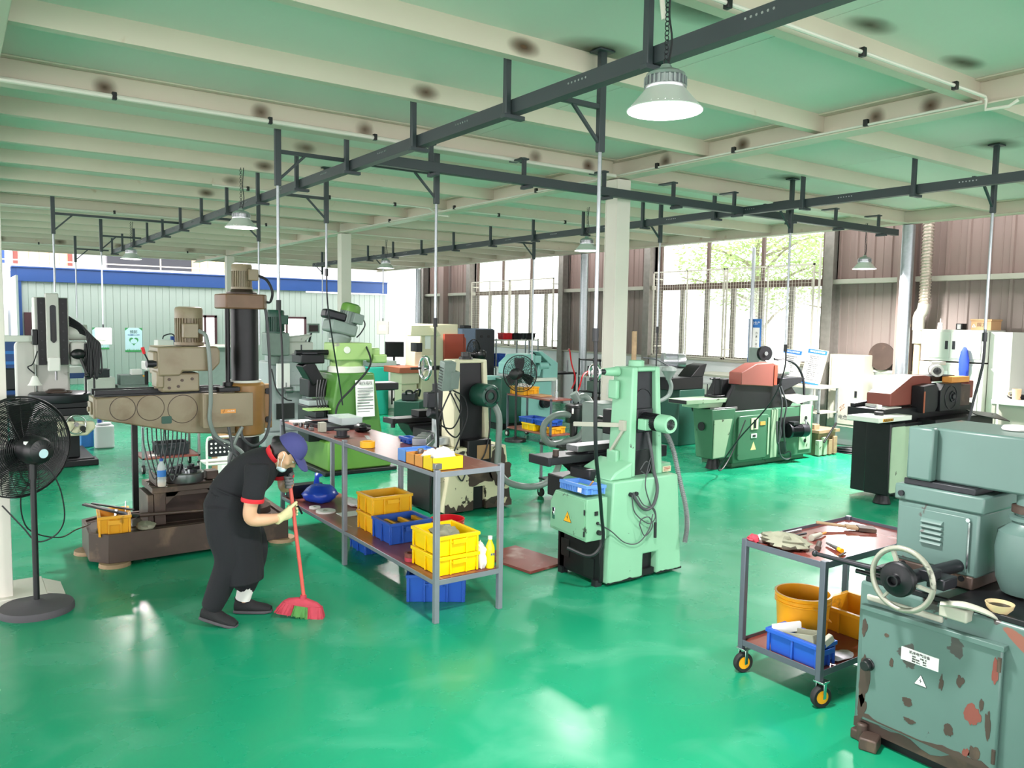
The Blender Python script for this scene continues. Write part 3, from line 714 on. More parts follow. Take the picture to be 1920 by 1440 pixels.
B(M).box(-.22, .22, -.055, .055, 0, .045).box(-.22, -.12, -.055, .055, .045, .10).box(.15, .22, -.055, .055, .045, .085).mk('vise_body', STEEL, v, .004)
B(M).box(-.06, .04, -.05, .05, .045, .095).mk('moving_jaw', STEEL, v, .004); B(M).cyl((.04, 0, .068), (.25, 0, .068), .014).cyl((.235, 0, .068), (.27, 0, .068), .028).mk('screw', DARKM, v)
t = tote(3.0-.05, 3.0+.05, 5.62, 5.77, ZT, ZT+.05, BLU, 'small blue tray behind the vise on the bench', 'tray', 'small_tray', taper=.004)
tp = B().lathe([(.042, 0), (.058, 0), (.058, .045), (.042, .045), (.042, 0)], (2.62, 5.66, ZT), n=28)
tag(tp.mk('tape_roll', SIGNY), 'roll of yellow packing tape lying on the bench front edge', 'tape roll')
tag(B().bar((2.66, 5.72, ZT+.05), (2.72, 5.9, ZT+.052), .03, .003).mk('steel_strip', STEEL), 'thin steel strip resting beside the yellow tape roll', 'strip')
s = E('wire_spool', 'black spool standing on the bench behind the tape', 'spool', (2.66, 6.25, ZT))
B().cyl((2.66, 6.25, ZT), (2.66, 6.25, ZT+.01), .065, n=28).cyl((2.66, 6.25, ZT+.055), (2.66, 6.25, ZT+.065), .065, n=28).mk('flange', BLACKP, s); B().cyl((2.66, 6.25, ZT+.01), (2.66, 6.25, ZT+.055), .045, n=24).mk('winding', DARKM, s)
tag(B().box(2.60, 2.66, 6.58, 6.64, ZT, ZT+.085).mk('grey_block', CABG, None, .004), 'grey rectangular block standing at the bench far front', 'block')
a = E('clear_box', 'clear lidded acrylic box on a dark tray at the bench far end', 'box', (2.95, 6.85, ZT+.03))
B().box(2.85, 3.05, 6.70, 7.02, ZT+.032, ZT+.036).box(2.85, 2.854, 6.70, 7.02, ZT+.036, ZT+.09).box(3.046, 3.05, 6.70, 7.02, ZT+.036, ZT+.09).box(2.854, 3.046, 6.70, 6.704, ZT+.036, ZT+.09).box(2.854, 3.046, 7.016, 7.02, ZT+.036, ZT+.09).mk('walls', CLEAR, a); B().box(2.845, 3.055, 6.695, 7.025, ZT+.09, ZT+.096).mk('lid', CLEAR, a)
tag(B().box(2.68, 3.05, 6.66, 7.15, ZT, ZT+.005).box(2.68, 2.69, 6.66, 7.15, ZT+.005, ZT+.03).box(3.04, 3.05, 6.66, 7.15, ZT+.005, ZT+.03).box(2.69, 3.04, 6.66, 6.67, ZT+.005, ZT+.03).box(2.69, 3.04, 7.14, 7.15, ZT+.005, ZT+.03).mk('dark_tray', DARKM), 'dark metal tray under the clear box', 'tray')
crumple('black_pouch', BLACKP, (2.95, 6.48, ZT), (.07, .09, .04), 'small black pouch beside the clear box on the bench', 'pouch', 8)
tag(B().box(2.60, 2.78, 7.18, 7.36, ZT, ZT+.02).mk('paper_stack', PAPER), 'stack of white papers at the far corner of the bench', 'paper')
rnd = random.Random(3)
for i in range(7):
    y = 6.75+i*.065; x = 2.585+.03*(i % 2); h = rnd.uniform(.02, .05)
    tag((B().cyl((x, y, ZT), (x, y, ZT+h), .016, n=14) if i % 3 else B().box(x-.018, x+.018, y-.02, y+.02, ZT, ZT+h)).mk('metal_part', DARKM if i % 2 else STEEL, None, .002), 'little machined part in the loose row along the far front edge of the bench', 'metal part', 'loose machined parts on the bench')
# lower shelf
tote(2.68, 3.04, 5.70, 6.0, ZL, ZL+.15, YEL, 'lower amber tote of the stack by the middle leg on the lower shelf', group=None)
tote(2.68, 3.04, 5.70, 6.0, ZL+.152, ZL+.30, YEL, 'upper empty amber tote of the stack by the middle leg')
bt = tote(2.665, 3.03, 5.36, 5.68, ZL, ZL+.165, BLU, 'blue tote full of flat bars on the lower shelf between the yellow stacks')
for i in range(8):
    x = 2.70+i*.04; tag(B().box(x, x+.028, 5.40+.01*(i % 3), 5.62, ZL+.02, ZL+.12+.012*((i*5) % 3)).mk('flat_bar', SIGNY if i % 3 == 1 else DARKM, None, .002), 'flat bar standing on edge in the blue tote on the lower shelf', 'bar', 'bars in the blue tote')
tote(2.60, 2.93, 4.52, 4.90, ZL, ZL+.13, YELB, 'lower bright yellow tote at the near end of the lower shelf')
ut = tote(2.60, 2.93, 4.52, 4.90, ZL+.132, ZL+.27, YELB, 'upper bright yellow tote at the near end, grey cloth inside')
crumple('grey_cloth', OLIVE, (2.765, 4.72, ZL+.15), (.10, .12, .075), 'crumpled grey cloth inside the upper bright yellow tote', 'cloth', 11, amp=.4)
def pail(x, y, z, r, h, m, label, t=.004, bail=True):
    o = E('pail', label, 'bucket', (x, y, z)); q = r*.88
    B().lathe([(0, 0), (q, 0), (q+(r-q)*.8, h*.78), (r+.006, h*.80), (r+.006, h*.83), (r, h*.84), (r, h*.88), (r+.006, h*.885), (r+.006, h*.91), (r, h*.92), (r+.002, h*.97), (r+.008, h*.975), (r+.008, h), (r-t, h), (q-t, .006), (0, .006)], (x, y, z), n=40).mk('body', m, o)
    if bail: B().tube([(x+(r+.01)*cos(t), y+(r+.01)*sin(t)*.9-.01, z+h*.86-.30*r*3.2*abs(sin((t+2.2)))**1.0*.9) for t in [-2.2+.31*i for i in range(11)]], .003, 6, 2).mk('handle', m, o)
    return o
pail(3.42, 5.79, 0, .14, .31, REDP, 'bright red pail on the floor behind the rack beyond the bright yellow totes')
b = E('detergent_bottle', 'yellow detergent bottle with white cap at the shelf end', 'bottle', (3.02, 4.53, ZL))
B().lathe([(0, 0), (.031, 0), (.034, .01), (.034, .125), (.031, .15), (.014, .19), (.014, .2), (0, .2)], (3.02, 4.53, ZL), n=24).mk('body', LIQY, b); B().cyl((3.02, 4.53, ZL+.2), (3.02, 4.53, ZL+.222), .016).mk('cap', PLASTW, b)
text('清洁', (3.02, 4.4955, ZL+.1), .018, (1, 0, 0), (0, 0, 1), INKB, b)
crumple('plastic_bag', PLASTW, (2.962, 4.57, ZL), (.028, .075, .10), 'clear white plastic bag leaning beside the detergent bottle', 'plastic bag', 14)
for k in range(2): tag(B().lathe([(.028, 0), (.045, 0), (.045, .028), (.028, .028), (.028, 0)], (2.632, 4.958, ZL+k*.03), n=24).mk('tape_roll', REDG if k else BROOMR), ['lower', 'upper'][k]+' pink tape roll of the pair beside the bright yellow totes', 'tape roll')
bb = E('plastic_sack', 'crumpled blue plastic bag with knotted top on the far lower shelf', 'plastic bag', (2.80, 7.08, ZL))
q = crumple('bag_body', BAGB, (2.79, 7.07, ZL), (.16, .18, .085), '', '', 21, amp=.16, n=2)
del q['label']; del q['category']; q.parent = bb; q.matrix_parent_inverse = wmat(bb).inverted()
B().tube([(2.80, 7.18, ZL+.13), (2.82, 7.22, ZL+.19), (2.85, 7.25, ZL+.21)], [.03, .02, .045], 9, flat=.4).mk('knot', BAGB, bb)
for i, (x, y, r) in enumerate(((2.635, 6.80, .05), (2.665, 6.62, .085))):
    w_ = E('grinding_wheel', ['small white grinding wheel lying on the lower shelf front', 'large white grinding wheel lying nearest the middle leg'][i], 'grinding wheel', (x, y, ZL)); B().lathe([(r*.3, 0), (r, 0), (r, .016), (r*.3, .016), (r*.3, 0)], (x, y, ZL), n=32).mk('disc', WHCL, w_); B().lathe([(r*.18, 0), (r*.3, 0), (r*.3, .017), (r*.18, .017), (r*.18, 0)], (x, y, ZL), n=20).mk('hub', CABG, w_)
tag(B().box(2.72, 2.93, 6.36, 6.52, ZL, ZL+.004).mk('paper_sheet', PAPER), 'white sheet of paper on the lower shelf near the middle leg', 'paper')
crumple('white_rag', WHCL, (2.98, 6.78, ZL), (.06, .16, .03), 'white plastic wrap behind the blue bag on the shelf', 'wrap', 31)
tag(B().box(2.58, 2.9, 7.28, 7.4, ZL, ZL+.12).mk('black_box', BLACKM, None, .004), 'black metal box at the far end of the lower shelf', 'box')
# on the floor under the rack
tote(2.62, 3.04, 4.78, 5.08, 0, .20, BLU, 'large blue tote on the floor under the near end of the rack', rot=R(-33))
tote(2.80, 3.02, 6.10, 6.42, 0, .10, BLU, 'small blue tote on the floor under the middle of the rack')
# ------------------------------------------------------------------ the person sweeping
pa = R(-35.1)
person = E('person', 'person in black work clothes and indigo cap bending over to sweep with a red broom', 'person', (1.48, 5.27, 0), pa)
PT = wmat(person)
def sec(c, d, a, b, w=None):
    # section at c, normal d: half-depth a in the s-z plane, half-width b along t
    d = V3(d).normalized(); t = V3((0, 1, 0)); q = d.cross(t).normalized()
    return (c, q*a, t*b)
def limb(b, pts, rs, n=16): b.tube(pts, rs, n, 6)
H = Matrix.Translation((.352, 0, 1.112)) @ Matrix(((.66, 0, .75, 0), (0, 1, 0, 0), (-.75, 0, .66, 0), (0, 0, 0, 1)))   # head frame: x forward, z crown
skin = B(PT)
skin.T = PT @ H
skin.ball((0, 0, .012), (.088, .072, .105), 28, 20)          # skull
skin.ball((.022, 0, -.045), (.062, .056, .066), 24, 16)      # jaw
skin.ball((.055, 0, -.085), (.026, .026, .02), 14, 10)       # chin
skin.loft([((.078, 0, .02), (.010, 0, 0), (0, .008, 0)), ((.092, 0, -.005), (.013, 0, 0), (0, .011, 0)), ((.098, 0, -.022), (.016, 0, 0), (0, .016, 0)), ((.086, 0, -.034), (.010, 0, 0), (0, .013, 0))], 12)   # nose
skin.ball((.074, 0, -.052), (.014, .024, .007), 12, 8); skin.ball((.070, 0, -.064), (.013, .021, .007), 12, 8)      # lips
skin.ball((.066, .03, .034), (.02, .024, .008), 12, 8); skin.ball((.066, -.03, .034), (.02, .024, .008), 12, 8)       # brows
for s_ in (-1, 1):
    skin.ball((-.004, s_*.076, -.005), (.020, .010, .033), 14, 10); skin.ball((-.002, s_*.082, .012), (.018, .007, .014), 10, 8); skin.ball((.002, s_*.078, -.03), (.010, .008, .012), 10, 8)
    skin.ball((.05, s_*.04, -.02), (.026, .022, .026), 12, 8)   # cheeks
skin.T = PT
limb(skin, [(.235, 0, 1.07), (.275, 0, 1.105), (.335, 0, 1.09)], [.062, .052, .056])
skin.loft([sec((.03, 0, .877), (.5, 0, .85), .12, .135), sec((.14, 0, .98), (.7, 0, .7), .125, .15), sec((.225, 0, 1.06), (.75, 0, .66), .085, .15), sec((.26, 0, 1.09), (.8, 0, .6), .05, .06)], 24)
skin.loft([sec((-.03, 0, .70), (.1, 0, 1), .135, .15), sec((-.01, 0, .80), (.3, 0, 1), .13, .15), sec((.03, 0, .88), (.5, 0, .85), .12, .135)], 24)
RA = [(.225, -.155, 1.05), (.205, -.195, .90), (.183, -.205, .735), (.26, -.155, .708), (.345, -.075, .708)]
LA = [(.25, .15, 1.05), (.275, .2, .95), (.285, .20, .85), (.33, .13, .885), (.352, .075, .915)]
for A in (RA, LA): limb(skin, A, [.052, .047, .042, .040, .027])
RL = [(-.03, -.085, .76), (-.02, -.10, .58), (.015, -.105, .41), (-.05, -.11, .22), (-.105, -.115, .06)]
LL = [(0, .085, .76), (.05, .10, .58), (.10, .11, .42), (.065, .105, .24), (.035, .105, .07)]
for A in (RL, LL): limb(skin, A, [.085, .075, .055, .05, .033])
body = solid('body', skin, SKIN, person, .0085, 5)
# eyes
for s_ in (-1, 1):
    e = B(PT @ H); e.ball((.0755, s_*.03, .010), (.010, .0155, .0055), 12, 8); e.mk('eye', PAPER, person); e = B(PT @ H); e.ball((.0815, s_*.03, .008), (.005, .0065, .005), 10, 6); e.mk('iris', INK, person)
    e = B(PT @ H); e.tube([(.083, s_*.012, .041), (.086, s_*.028, .045), (.076, s_*.048, .041)], .0028, 6); e.mk('eyebrow', HAIR, person)
# hair, cap, mask
h = B(PT @ H); h.ball((-.018, 0, .018), (.090, .078, .104), 24, 16); h.ball((-.072, 0, -.005), (.045, .05, .05), 16, 10); h.ball((-.10, .0, .012), (.035, .036, .034), 14, 10); h.ball((-.03, -.062, -.012), (.026, .014, .04), 10, 8); h.ball((-.03, .062, -.012), (.026, .014, .04), 10, 8)
solid('hair', h, HAIR, person, .007, 3)
c = B(PT @ H)
c.lathe([(.0, .150), (.03, .148), (.062, .135), (.086, .108), (.097, .070), (.100, .045), (.097, .045), (.09, .07), (.08, .1), (.055, .128), (0, .142)], (0, 0, 0), n=32)
for v in range(len(c.v)):
    q = (PT @ H).inverted() @ c.v[v]; q.x = q.x*1.06-.002; q.y *= .88; c.v[v] = PT @ H @ q
br = B(PT @ H); n = 14; top = []; 
for i in range(n+1):
    t = -1.25+2.5*i/n; x0, y0 = .096*cos(t), .084*sin(t); x1, y1 = .085+.095*cos(t*1.0)*1.0, .092*sin(t); k = cos(t*1.15)
    top.append(((x0, y0, .052), (max(x0+.004, x1), y1, .052-.022*k-.012*abs(sin(t)))))
vs = [(p[0], p[1], p[2]+dz) for dz in (0, -.005) for pr in top for p in pr]; m2 = 2*(n+1)
br.add(vs, [(2*i, 2*i+1, 2*i+3, 2*i+2) for i in range(n)]+[(m2+2*i, m2+2*i+2, m2+2*i+3, m2+2*i+1) for i in range(n)]+[(2*i+1, m2+2*i+1, m2+2*i+3, 2*i+3) for i in range(n)])
c.mk('cap', CAPCL, person, sub=1); br.mk('cap_brim', CAPCL, person); B(PT @ H).ball((0, 0, .150), (.008, .008, .005), 10, 6).mk('cap_button', CAPCL, person)
mk_ = B(PT @ H); mk_.ball((.048, 0, -.082), (.040, .046, .030), 18, 12); mk_.mk('face_mask', MASKB, person)
for s_ in (-1, 1):
    st_ = B(PT @ H); st_.tube([(.06, s_*.046, -.075), (.035, s_*.066, -.045), (.008, s_*.084, .012), (-.012, s_*.088, .018)], .0022, 6).tube([(.04, s_*.044, -.098), (.02, s_*.064, -.06), (-.008, s_*.084, -.025)], .0022, 6)
    st_.mk('mask_strap', PAPER, person)
# clothes
sh = B(PT)
sh.loft([sec((.0, 0, .835), (.35, 0, .9), .150, .168), sec((.035, 0, .885), (.5, 0, .85), .148, .158), sec((.09, 0, .94), (.65, 0, .75), .150, .165), sec((.15, 0, .995), (.7, 0, .7), .143, .175), sec((.205, 0, 1.045), (.75, 0, .66), .118, .180), sec((.24, 0, 1.075), (.78, 0, .62), .092, .155), sec((.262, 0, 1.095), (.8, 0, .6), .068, .085)], 28, pw=2.3)
for A, k in ((RA, 1), (LA, 1)):
    a0, a1, a2 = V3(A[0]), V3(A[1]), V3(A[2]); e = a1.lerp(a2, .30)
    sh.tube([a0+V3((-.01, 0, .012)), a0.lerp(a1, .5), a1, e], [.078, .073, .070, .068], 18, 5)
solid('shirt', sh, BLKCL, person, .010, 4)
for A in (RA, LA):
    a1, a2 = V3(A[1]), V3(A[2]); d = (a2-a1).normalized(); e = a1.lerp(a2, .32); b = B(PT); b.tube([e-d*.012, e, e+d*.014], [.070, .072, .070], 20, 2); b.mk('sleeve_band', REDCL, person)
co_ = B(PT); co_.lathe([(.064, -.01), (.070, .008), (.073, .026), (.067, .030), (.060, .010), (.058, -.006)], (.268, 0, 1.095), (.8, 0, .5), 28); co_.mk('collar', REDCL, person, sub=1)
tr_ = B(PT)
tr_.loft([sec((-.035, 0, .66), (0, 0, 1), .140, .165), sec((-.03, 0, .76), (.2, 0, 1), .152, .17), sec((.005, 0, .84), (.35, 0, .9), .145, .16), sec((.03, 0, .88), (.5, 0, .85), .14, .15)], 26)
for A in (RL, LL): limb(tr_, [V3(p)+V3((0, 0, .02)) for p in A[:4]]+[V3(A[4])+V3((0, 0, .05 if A is RL else .09))], [.118, .108, .095, .082, .068])
solid('trousers', tr_, BLKCL, person, .011, 5)
B(PT).tube([(.10, .10, .30), (.066, .09, .22), (.03, .095, .10)], [.052, .056, .050], 16, 5).mk('white_trouser_lining', WHCL, person, label='white patch on the lower leg')  # sunlit stretch of the black trousers, painted on as a white sleeve
ap = B(PT); Z = [(.865, .035, .158, .172), (.80, .01, .168, .180), (.68, .0, .170, .186), (.55, .015, .166, .186), (.42, .04, .150, .182), (.33, .055, .140, .176), (.265, .06, .134, .172)]
n = 28; vs = []
for dr in (0, -.006):
    for z, cs, a, b in Z:
        for i in range(n+1):
            t = R(-120+240*i/n); w_ = 1+.03*sin(i*1.7+z*5)*(1-(z-.265)/.6); vs.append((cs+(a+dr)*cos(t)*w_, (b+dr)*sin(t)*w_, z+.02*(cos(t))*0))
m1 = len(Z); k1 = n+1; off = m1*k1
fs = [(j*k1+i, j*k1+i+1, (j+1)*k1+i+1, (j+1)*k1+i) for j in range(m1-1) for i in range(n)]
fs += [tuple(off+q for q in f)[::-1] for f in fs]; fs += [(i+(m1-1)*k1, i+1+(m1-1)*k1, off+i+1+(m1-1)*k1, off+i+(m1-1)*k1) for i in range(n)]
fs += [(j*k1+i, (j+1)*k1+i, off+(j+1)*k1+i, off+j*k1+i) for j in range(m1-1) for i in (0, n)]
ap.add(vs, fs); ap.mk('apron', BLKCL, person, sub=1)
B(PT).tube([(.04+.150*cos(R(a)), .166*sin(R(a)), .872-.055*cos(R(a))) for a in range(-180, 181, 20)], .011, 8, 2, flat=.6).mk('apron_tie', BLKCL, person)
def shoe(hx, ty, hz, pitch, yaw):
    M = PT @ Matrix.Translation((hx, ty, hz)) @ Matrix.Rotation(R(yaw), 4, 'Z') @ Matrix.Rotation(R(pitch), 4, 'Y')
    u = B(M); u.loft([((-.028, 0, .045), (0, 0, .035), (0, .030, 0)), ((0, 0, .055), (0, 0, .052), (0, .038, 0)), ((.06, 0, .05), (0, 0, .048), (0, .041, 0)), ((.12, 0, .036), (0, 0, .034), (0, .046, 0)), ((.18, 0, .03), (0, 0, .026), (0, .043, 0)), ((.215, 0, .025), (0, 0, .016), (0, .026, 0))], 18)
    u.lathe([(.038, .08), (.042, .105), (.034, .11), (.03, .08)], (.012, 0, 0), n=18); u.mk('shoe', SHOE, person)
    B(M).prism([(-.035, -.026), (.0, -.038), (.1, -.046), (.18, -.046), (.222, -.02), (.222, .02), (.18, .046), (.1, .046), (0, .038), (-.035, .026)], 'z', 0, .02).mk('sole', SOLE, person, .006)
shoe(-.145, -.118, .035, 12, -6); shoe(.0, .105, .002, 0, 4)
# broom held in both hands
BT, BB = V3((.366, .02, .965)), V3((.452, .045, .15)); bd = (BB-BT).normalized()
def grip(P, wr, m, side, nm):
    # glove: palm plus four bent fingers and a thumb closed round the stick at P
    b = B(PT); P = V3(P); wr = V3(wr); inn = (wr-P); inn -= bd*inn.dot(bd); inn.normalize(); la = bd.cross(inn)*side
    pc = P+inn*.030
    b.loft([(wr+(wr-pc).normalized()*.05, la*.032, bd*.034), (wr, la*.027, bd*.030), (wr.lerp(pc, .5), la*.024, bd*.038), (pc+inn*.004, la*.022, bd*.043), (pc-inn*.006, la*.017, bd*.040)], 14)
    for i in range(4):
        o = P+bd*(-.033+.022*i); L = (.9, 1., .95, .78)[i]; r = .026
        pts = [pc+bd*(-.033+.022*i)+la*.006]+[o+(inn*cos(t)+la*sin(t))*r for t in [R(55), R(110*L), R(165*L), R(215*L), R(255*L)]]
        b.tube(pts, [.0105, .0105, .0098, .0092, .0085, .0075], 8, 4)
    th = P-bd*.03
    b.tube([pc-bd*.03-la*.008, th-bd*.018+inn*.012-la*.024, th-bd*.024-inn*.012-la*.022, th-bd*.020-inn*.026-la*.004], [.013, .012, .0105, .009], 8, 4)
    solid(nm, b, m, person, .0038, 2)
grip(BT.lerp(BB, .295), (.345, -.07, .708), GLOVY, 1, 'right_glove'); grip(BT.lerp(BB, .055), (.352, .078, .915), GLOVG, -1, 'left_glove')
br_ = E('broom', 'red broom with pink and green bristles held by the person in black', 'broom', PT @ V3((.455, .045, 0)), pa)
B(PT).cyl(BT, BB, .0125, n=14).mk('stick', STICKR, br_)
B(PT).cyl(BT-bd*.004, BT+bd*.05, .0145, n=14).mk('grip_end', DARKM, br_)
bm_ = Matrix.Translation((.452, .045, .15)) @ Matrix.Rotation(R(8), 4, 'Y')
hd = B(PT @ bm_); hd.cyl((0, 0, .0), (0, 0, -.045), .021, .024, 16); hd.loft([((0, 0, -.022), (.035, 0, 0), (0, .018, 0)), ((.0, 0, -.038), (.10, 0, 0), (0, .026, 0)), ((.0, 0, -.055), (.125, 0, 0), (0, .03, 0)), ((0, 0, -.07), (.13, 0, 0), (0, .03, 0))], 20, pw=3); hd.mk('head', BROOMR, br_, .002)
rnd = random.Random(5)
for nm, a, q, m in (('bristles', -.13, -.045, BROOMR), ('bristles', -.045, .045, BROOMG), ('bristles', .045, .13, BROOMR)):
    b = B(PT @ bm_)
    b.loft([((( a+q)/2, 0, -.062), ((q-a)/2, 0, 0), (0, .028, 0)), (((a+q)/2*1.14, 0, -.10), ((q-a)/2*1.16, 0, 0), (0, .036, 0)), (((a+q)/2*1.24, 0, -.138-.006*abs(a+q)), ((q-a)/2*1.26, 0, 0), (0, .042, 0))], 20, pw=4)
    for i in range(230):
        x = rnd.uniform(a, q); y = rnd.uniform(-.026, .026); ex = x*1.27+rnd.gauss(0, .004); ey = y*1.75+rnd.gauss(0, .004); L = -.148+rnd.uniform(-.004, .008)-(.018*x/.13)
        b.cyl((x, y, -.066), (ex, ey, L), .0035, .0022, 5)
    b.mk(nm, m, br_)['kind'] = 'stuff'
# ------------------------------------------------------------------ radial drill, its load, pedestal fan
d = E('radial_drill', 'large oily tan radial drilling machine with long arm left of the workbench rack', 'drilling machine', (1.7, 7.2, 0))
ba = B(); P = [(.97, 6.87), (1.07, 6.86), (2.42, 6.88), (2.44, 7.6), (1.0, 7.62), (.86, 7.52), (.85, 7.02)]
def inset(P, k):
    cx = sum(p[0] for p in P)/len(P); cy = sum(p[1] for p in P)/len(P); return [(p[0]+(cx-p[0])*k[0], p[1]+(cy-p[1])*k[1]) for p in P]
Pi = inset(P, (.05, .09)); n = len(P)
vs = [(x, y, z) for Q, z in ((P, .03), (P, .262), (Pi, .262), (Pi, .235)) for x, y in Q]
ba.add(vs, [tuple(range(n))[::-1]]+[(j*n+i, j*n+(i+1) % n, (j+1)*n+(i+1) % n, (j+1)*n+i) for j in range(3) for i in range(n)]+[tuple(range(3*n, 4*n))])
for y in (6.99, 7.12, 7.45): ba.box(1.1, 2.3, y, y+.012, .236, .244)
ba.mk('base', BROWNI, d, .006)
for x, y in ((1.02, 6.92), (.9, 7.4), (2.38, 6.94), (2.35, 7.52)): B().lathe([(0, 0), (.12, 0), (.115, .03), (0, .03)], (x, y, 0), n=20).mk('foot_pad', TIMBER, d)
tb = B(); tb.box(1.33, 1.98, 7.05, 7.50, .515, .56).box(1.35, 1.44, 7.08, 7.46, .24, .515).box(1.88, 1.96, 7.08, 7.46, .24, .515).box(1.44, 1.88, 7.40, 7.46, .24, .515).prism([(1.44, .515), (1.56, .515), (1.44, .40)], 'y', 7.08, 7.13).prism([(1.88, .515), (1.76, .515), (1.88, .40)], 'y', 7.08, 7.13).box(1.44, 1.88, 7.08, 7.13, .47, .515).box(1.30, 1.345, 7.08, 7.46, .235, .50)
for i in range(3): tb.box(1.34, 1.97, 7.12+i*.13, 7.13+i*.13, .558, .566)
tb.mk('work_table', BROWNI, d, .008)
cx, cy = 2.15, 7.22
B().lathe([(0, .235), (.21, .235), (.21, .29), (.17, .31), (.15, .34), (0, .34)], (cx, cy, 0), n=36).mk('column_flange', BROWNI, d)
B().cyl((cx, cy, .34), (cx, cy, 2.08), .118, n=40).mk('column', BLACKM, d)
B().lathe([(.12, 0), (.135, 0), (.135, .03), (.12, .03)], (cx, cy, .93), n=36).mk('column_ring', CABW, d); B().lathe([(.12, 0), (.14, 0), (.14, .025), (.12, .025)], (cx, cy, 1.405), n=36).mk('column_ring', CABW, d)
sl = B(); sl.lathe([(.12, .93), (.165, .95), (.17, 1.0), (.17, 1.39), (.15, 1.41), (.12, 1.41)], (cx, cy, 0), n=40); sl.box(cx+.1, cx+.25, cy+.02, cy+.12, .98, 1.38); sl.mk('arm_sleeve', TANB, d, .006)
for z in (1.06, 1.32): B().cyl((cx+.21, cy-.0, z), (cx+.21, cy+.03, z), .028, n=20).mk('clamp_bolt', BLACKM, d)
am = B(); am.prism([(.93, 1.325), (1.10, 1.335), (2.02, 1.36), (2.02, .97), (1.62, 1.0), (.97, 1.15), (.93, 1.17)], 'y', 7.07, 7.36); am.mk('arm', TAN, d, .012)
B().box(.915, .935, 7.09, 7.34, 1.16, 1.33).box(.90, .915, 7.14, 7.29, 1.19, 1.29).box(.885, .90, 7.19, 7.23, 1.21, 1.25).mk('arm_end_plate', TAN, d, .005)
B().box(.93, 1.95, 7.10, 7.14, 1.338, 1.385).box(.93, 1.95, 7.28, 7.33, 1.338, 1.385).box(.92, 1.9, 7.07, 7.09, 1.336, 1.352).mk('guide_way', BLACKM, d, .003)
for x, z, r in ((1.125, 1.235, .095), (1.335, 1.232, .105), (1.585, 1.21, .118)): B().ring((x, 7.07, z), (0, 1, 0), r, .003, 36, 6).mk('cover_seam', BROWNI, d)
B().prism(rrect(1.455, 1.125, .078, .062, .01), 'y', 7.062, 7.07).mk('access_cover', DGREEN, d)
eb = B(); eb.box(1.72, 2.13, 6.95, 7.08, 1.055, 1.335).box(1.715, 2.135, 6.94, 6.952, 1.05, 1.34); eb_ = eb.mk('electric_box', TAN, d, .006)
B().box(1.86, 1.985, 6.937, 6.9395, 1.17, 1.205).mk('warning_plate', ORBIN, eb_); text('⚡', (1.885, 6.936, 1.187), .028, (1, 0, 0), (0, 0, 1), INK, eb_); text('小心有电', (1.945, 6.936, 1.187), .015, (1, 0, 0), (0, 0, 1), PAPER, eb_)
hd = B(); hd.prism([(1.37, 1.74), (1.84, 1.74), (1.86, 1.70), (1.86, 1.60), (1.80, 1.535), (1.56, 1.535), (1.54, 1.50), (1.37, 1.50)], 'y', 6.93, 7.30); hd.box(1.40, 1.70, 6.97, 7.28, 1.365, 1.52); hd.box(1.34, 1.40, 6.96, 7.2, 1.56, 1.70); hd.box(1.36, 1.42, 6.95, 7.15, 1.40, 1.54); hd.mk('drill_head', TAN, d, .014)
for x, z in ((1.46, 1.47), (1.56, 1.46), (1.64, 1.47), (1.46, 1.40), (1.53, 1.41)): B().cyl((x, 6.96, z), (x, 6.975, z), .012, n=12).mk('bolt', BROWNI, d)
def motor(b1, b2, c, r, z0, z1, par, mF, mC, box=None, ax=(0, 0, 1), n=28):
    # vertical finned electric motor
    L = z1-z0; M = Matrix.Translation(V3(c)) @ V3((0, 0, 1)).rotation_difference(V3(ax)).to_matrix().to_4x4()
    f = B(M); f.cyl((0, 0, z0+L*.08), (0, 0, z0+L*.72), r*.86, n=n)
    for i in range(n): f.bx((r*.92*cos(2*pi*i/n), r*.92*sin(2*pi*i/n), z0+L*.40), (r*.16, r*.06, L*.62), 2*pi*i/n)
    f.cyl((0, 0, z0), (0, 0, z0+L*.08), r*1.05, n=n); mb_ = f.mk(b1, mF, par)
    B(M).lathe([(0, z1), (r*.7, z1), (r*.93, z1-L*.025), (r, z1-L*.08), (r, z0+L*.70), (r*.9, z0+L*.70), (0, z0+L*.70)], n=n).mk(b2, mC, par)
    if box: B(M).bx(box[0], box[1], box[2] if len(box) > 2 else 0).mk('terminal_box', mC, mb_, .008)
motor('motor_body', 'motor_cap', (1.655, 7.12, 0), .112, 1.745, 2.07, d, TAN, TAN, ((-.02, -.13, 1.87), (.12, .07, .12)))
tp_ = B(); tp_.prism([(cx-.23, cy-.08), (cx-.2, cy-.16), (cx+.12, cy-.18), (cx+.17, cy-.1), (cx+.17, cy+.12), (cx+.1, cy+.18), (cx-.18, cy+.16), (cx-.23, cy+.1)], 'z', 2.06, 2.19); tp_.mk('gear_housing', mat('rusty brown gear housing', '7a5b44', .45, var=.2, vs=8), d, .012)
B().lathe([(0, 2.19), (.13, 2.19), (.13, 2.205), (.10, 2.22), (.08, 2.24), (0, 2.24)], (cx-.02, cy, 0), n=28).mk('motor_flange', BROWNI, d)
motor('motor_body', 'motor_cap', (cx-.02, cy, 0), .088, 2.235, 2.46, d, TAN, TAN, ((.07, -.09, 2.36), (.085, .07, .10)))
B().cyl((cx-.165, cy-.06, 1.36), (cx-.165, cy-.06, 2.07), .021, n=14).cyl((cx-.165, cy-.06, 1.36), (cx-.165, cy-.06, 1.42), .045, n=14).mk('lead_screw', BLACKM, d)
B().box(cx-.28, cx-.1, cy-.2, cy-.02, 1.345, 1.385).mk('nut_block', BLACKM, d, .006)
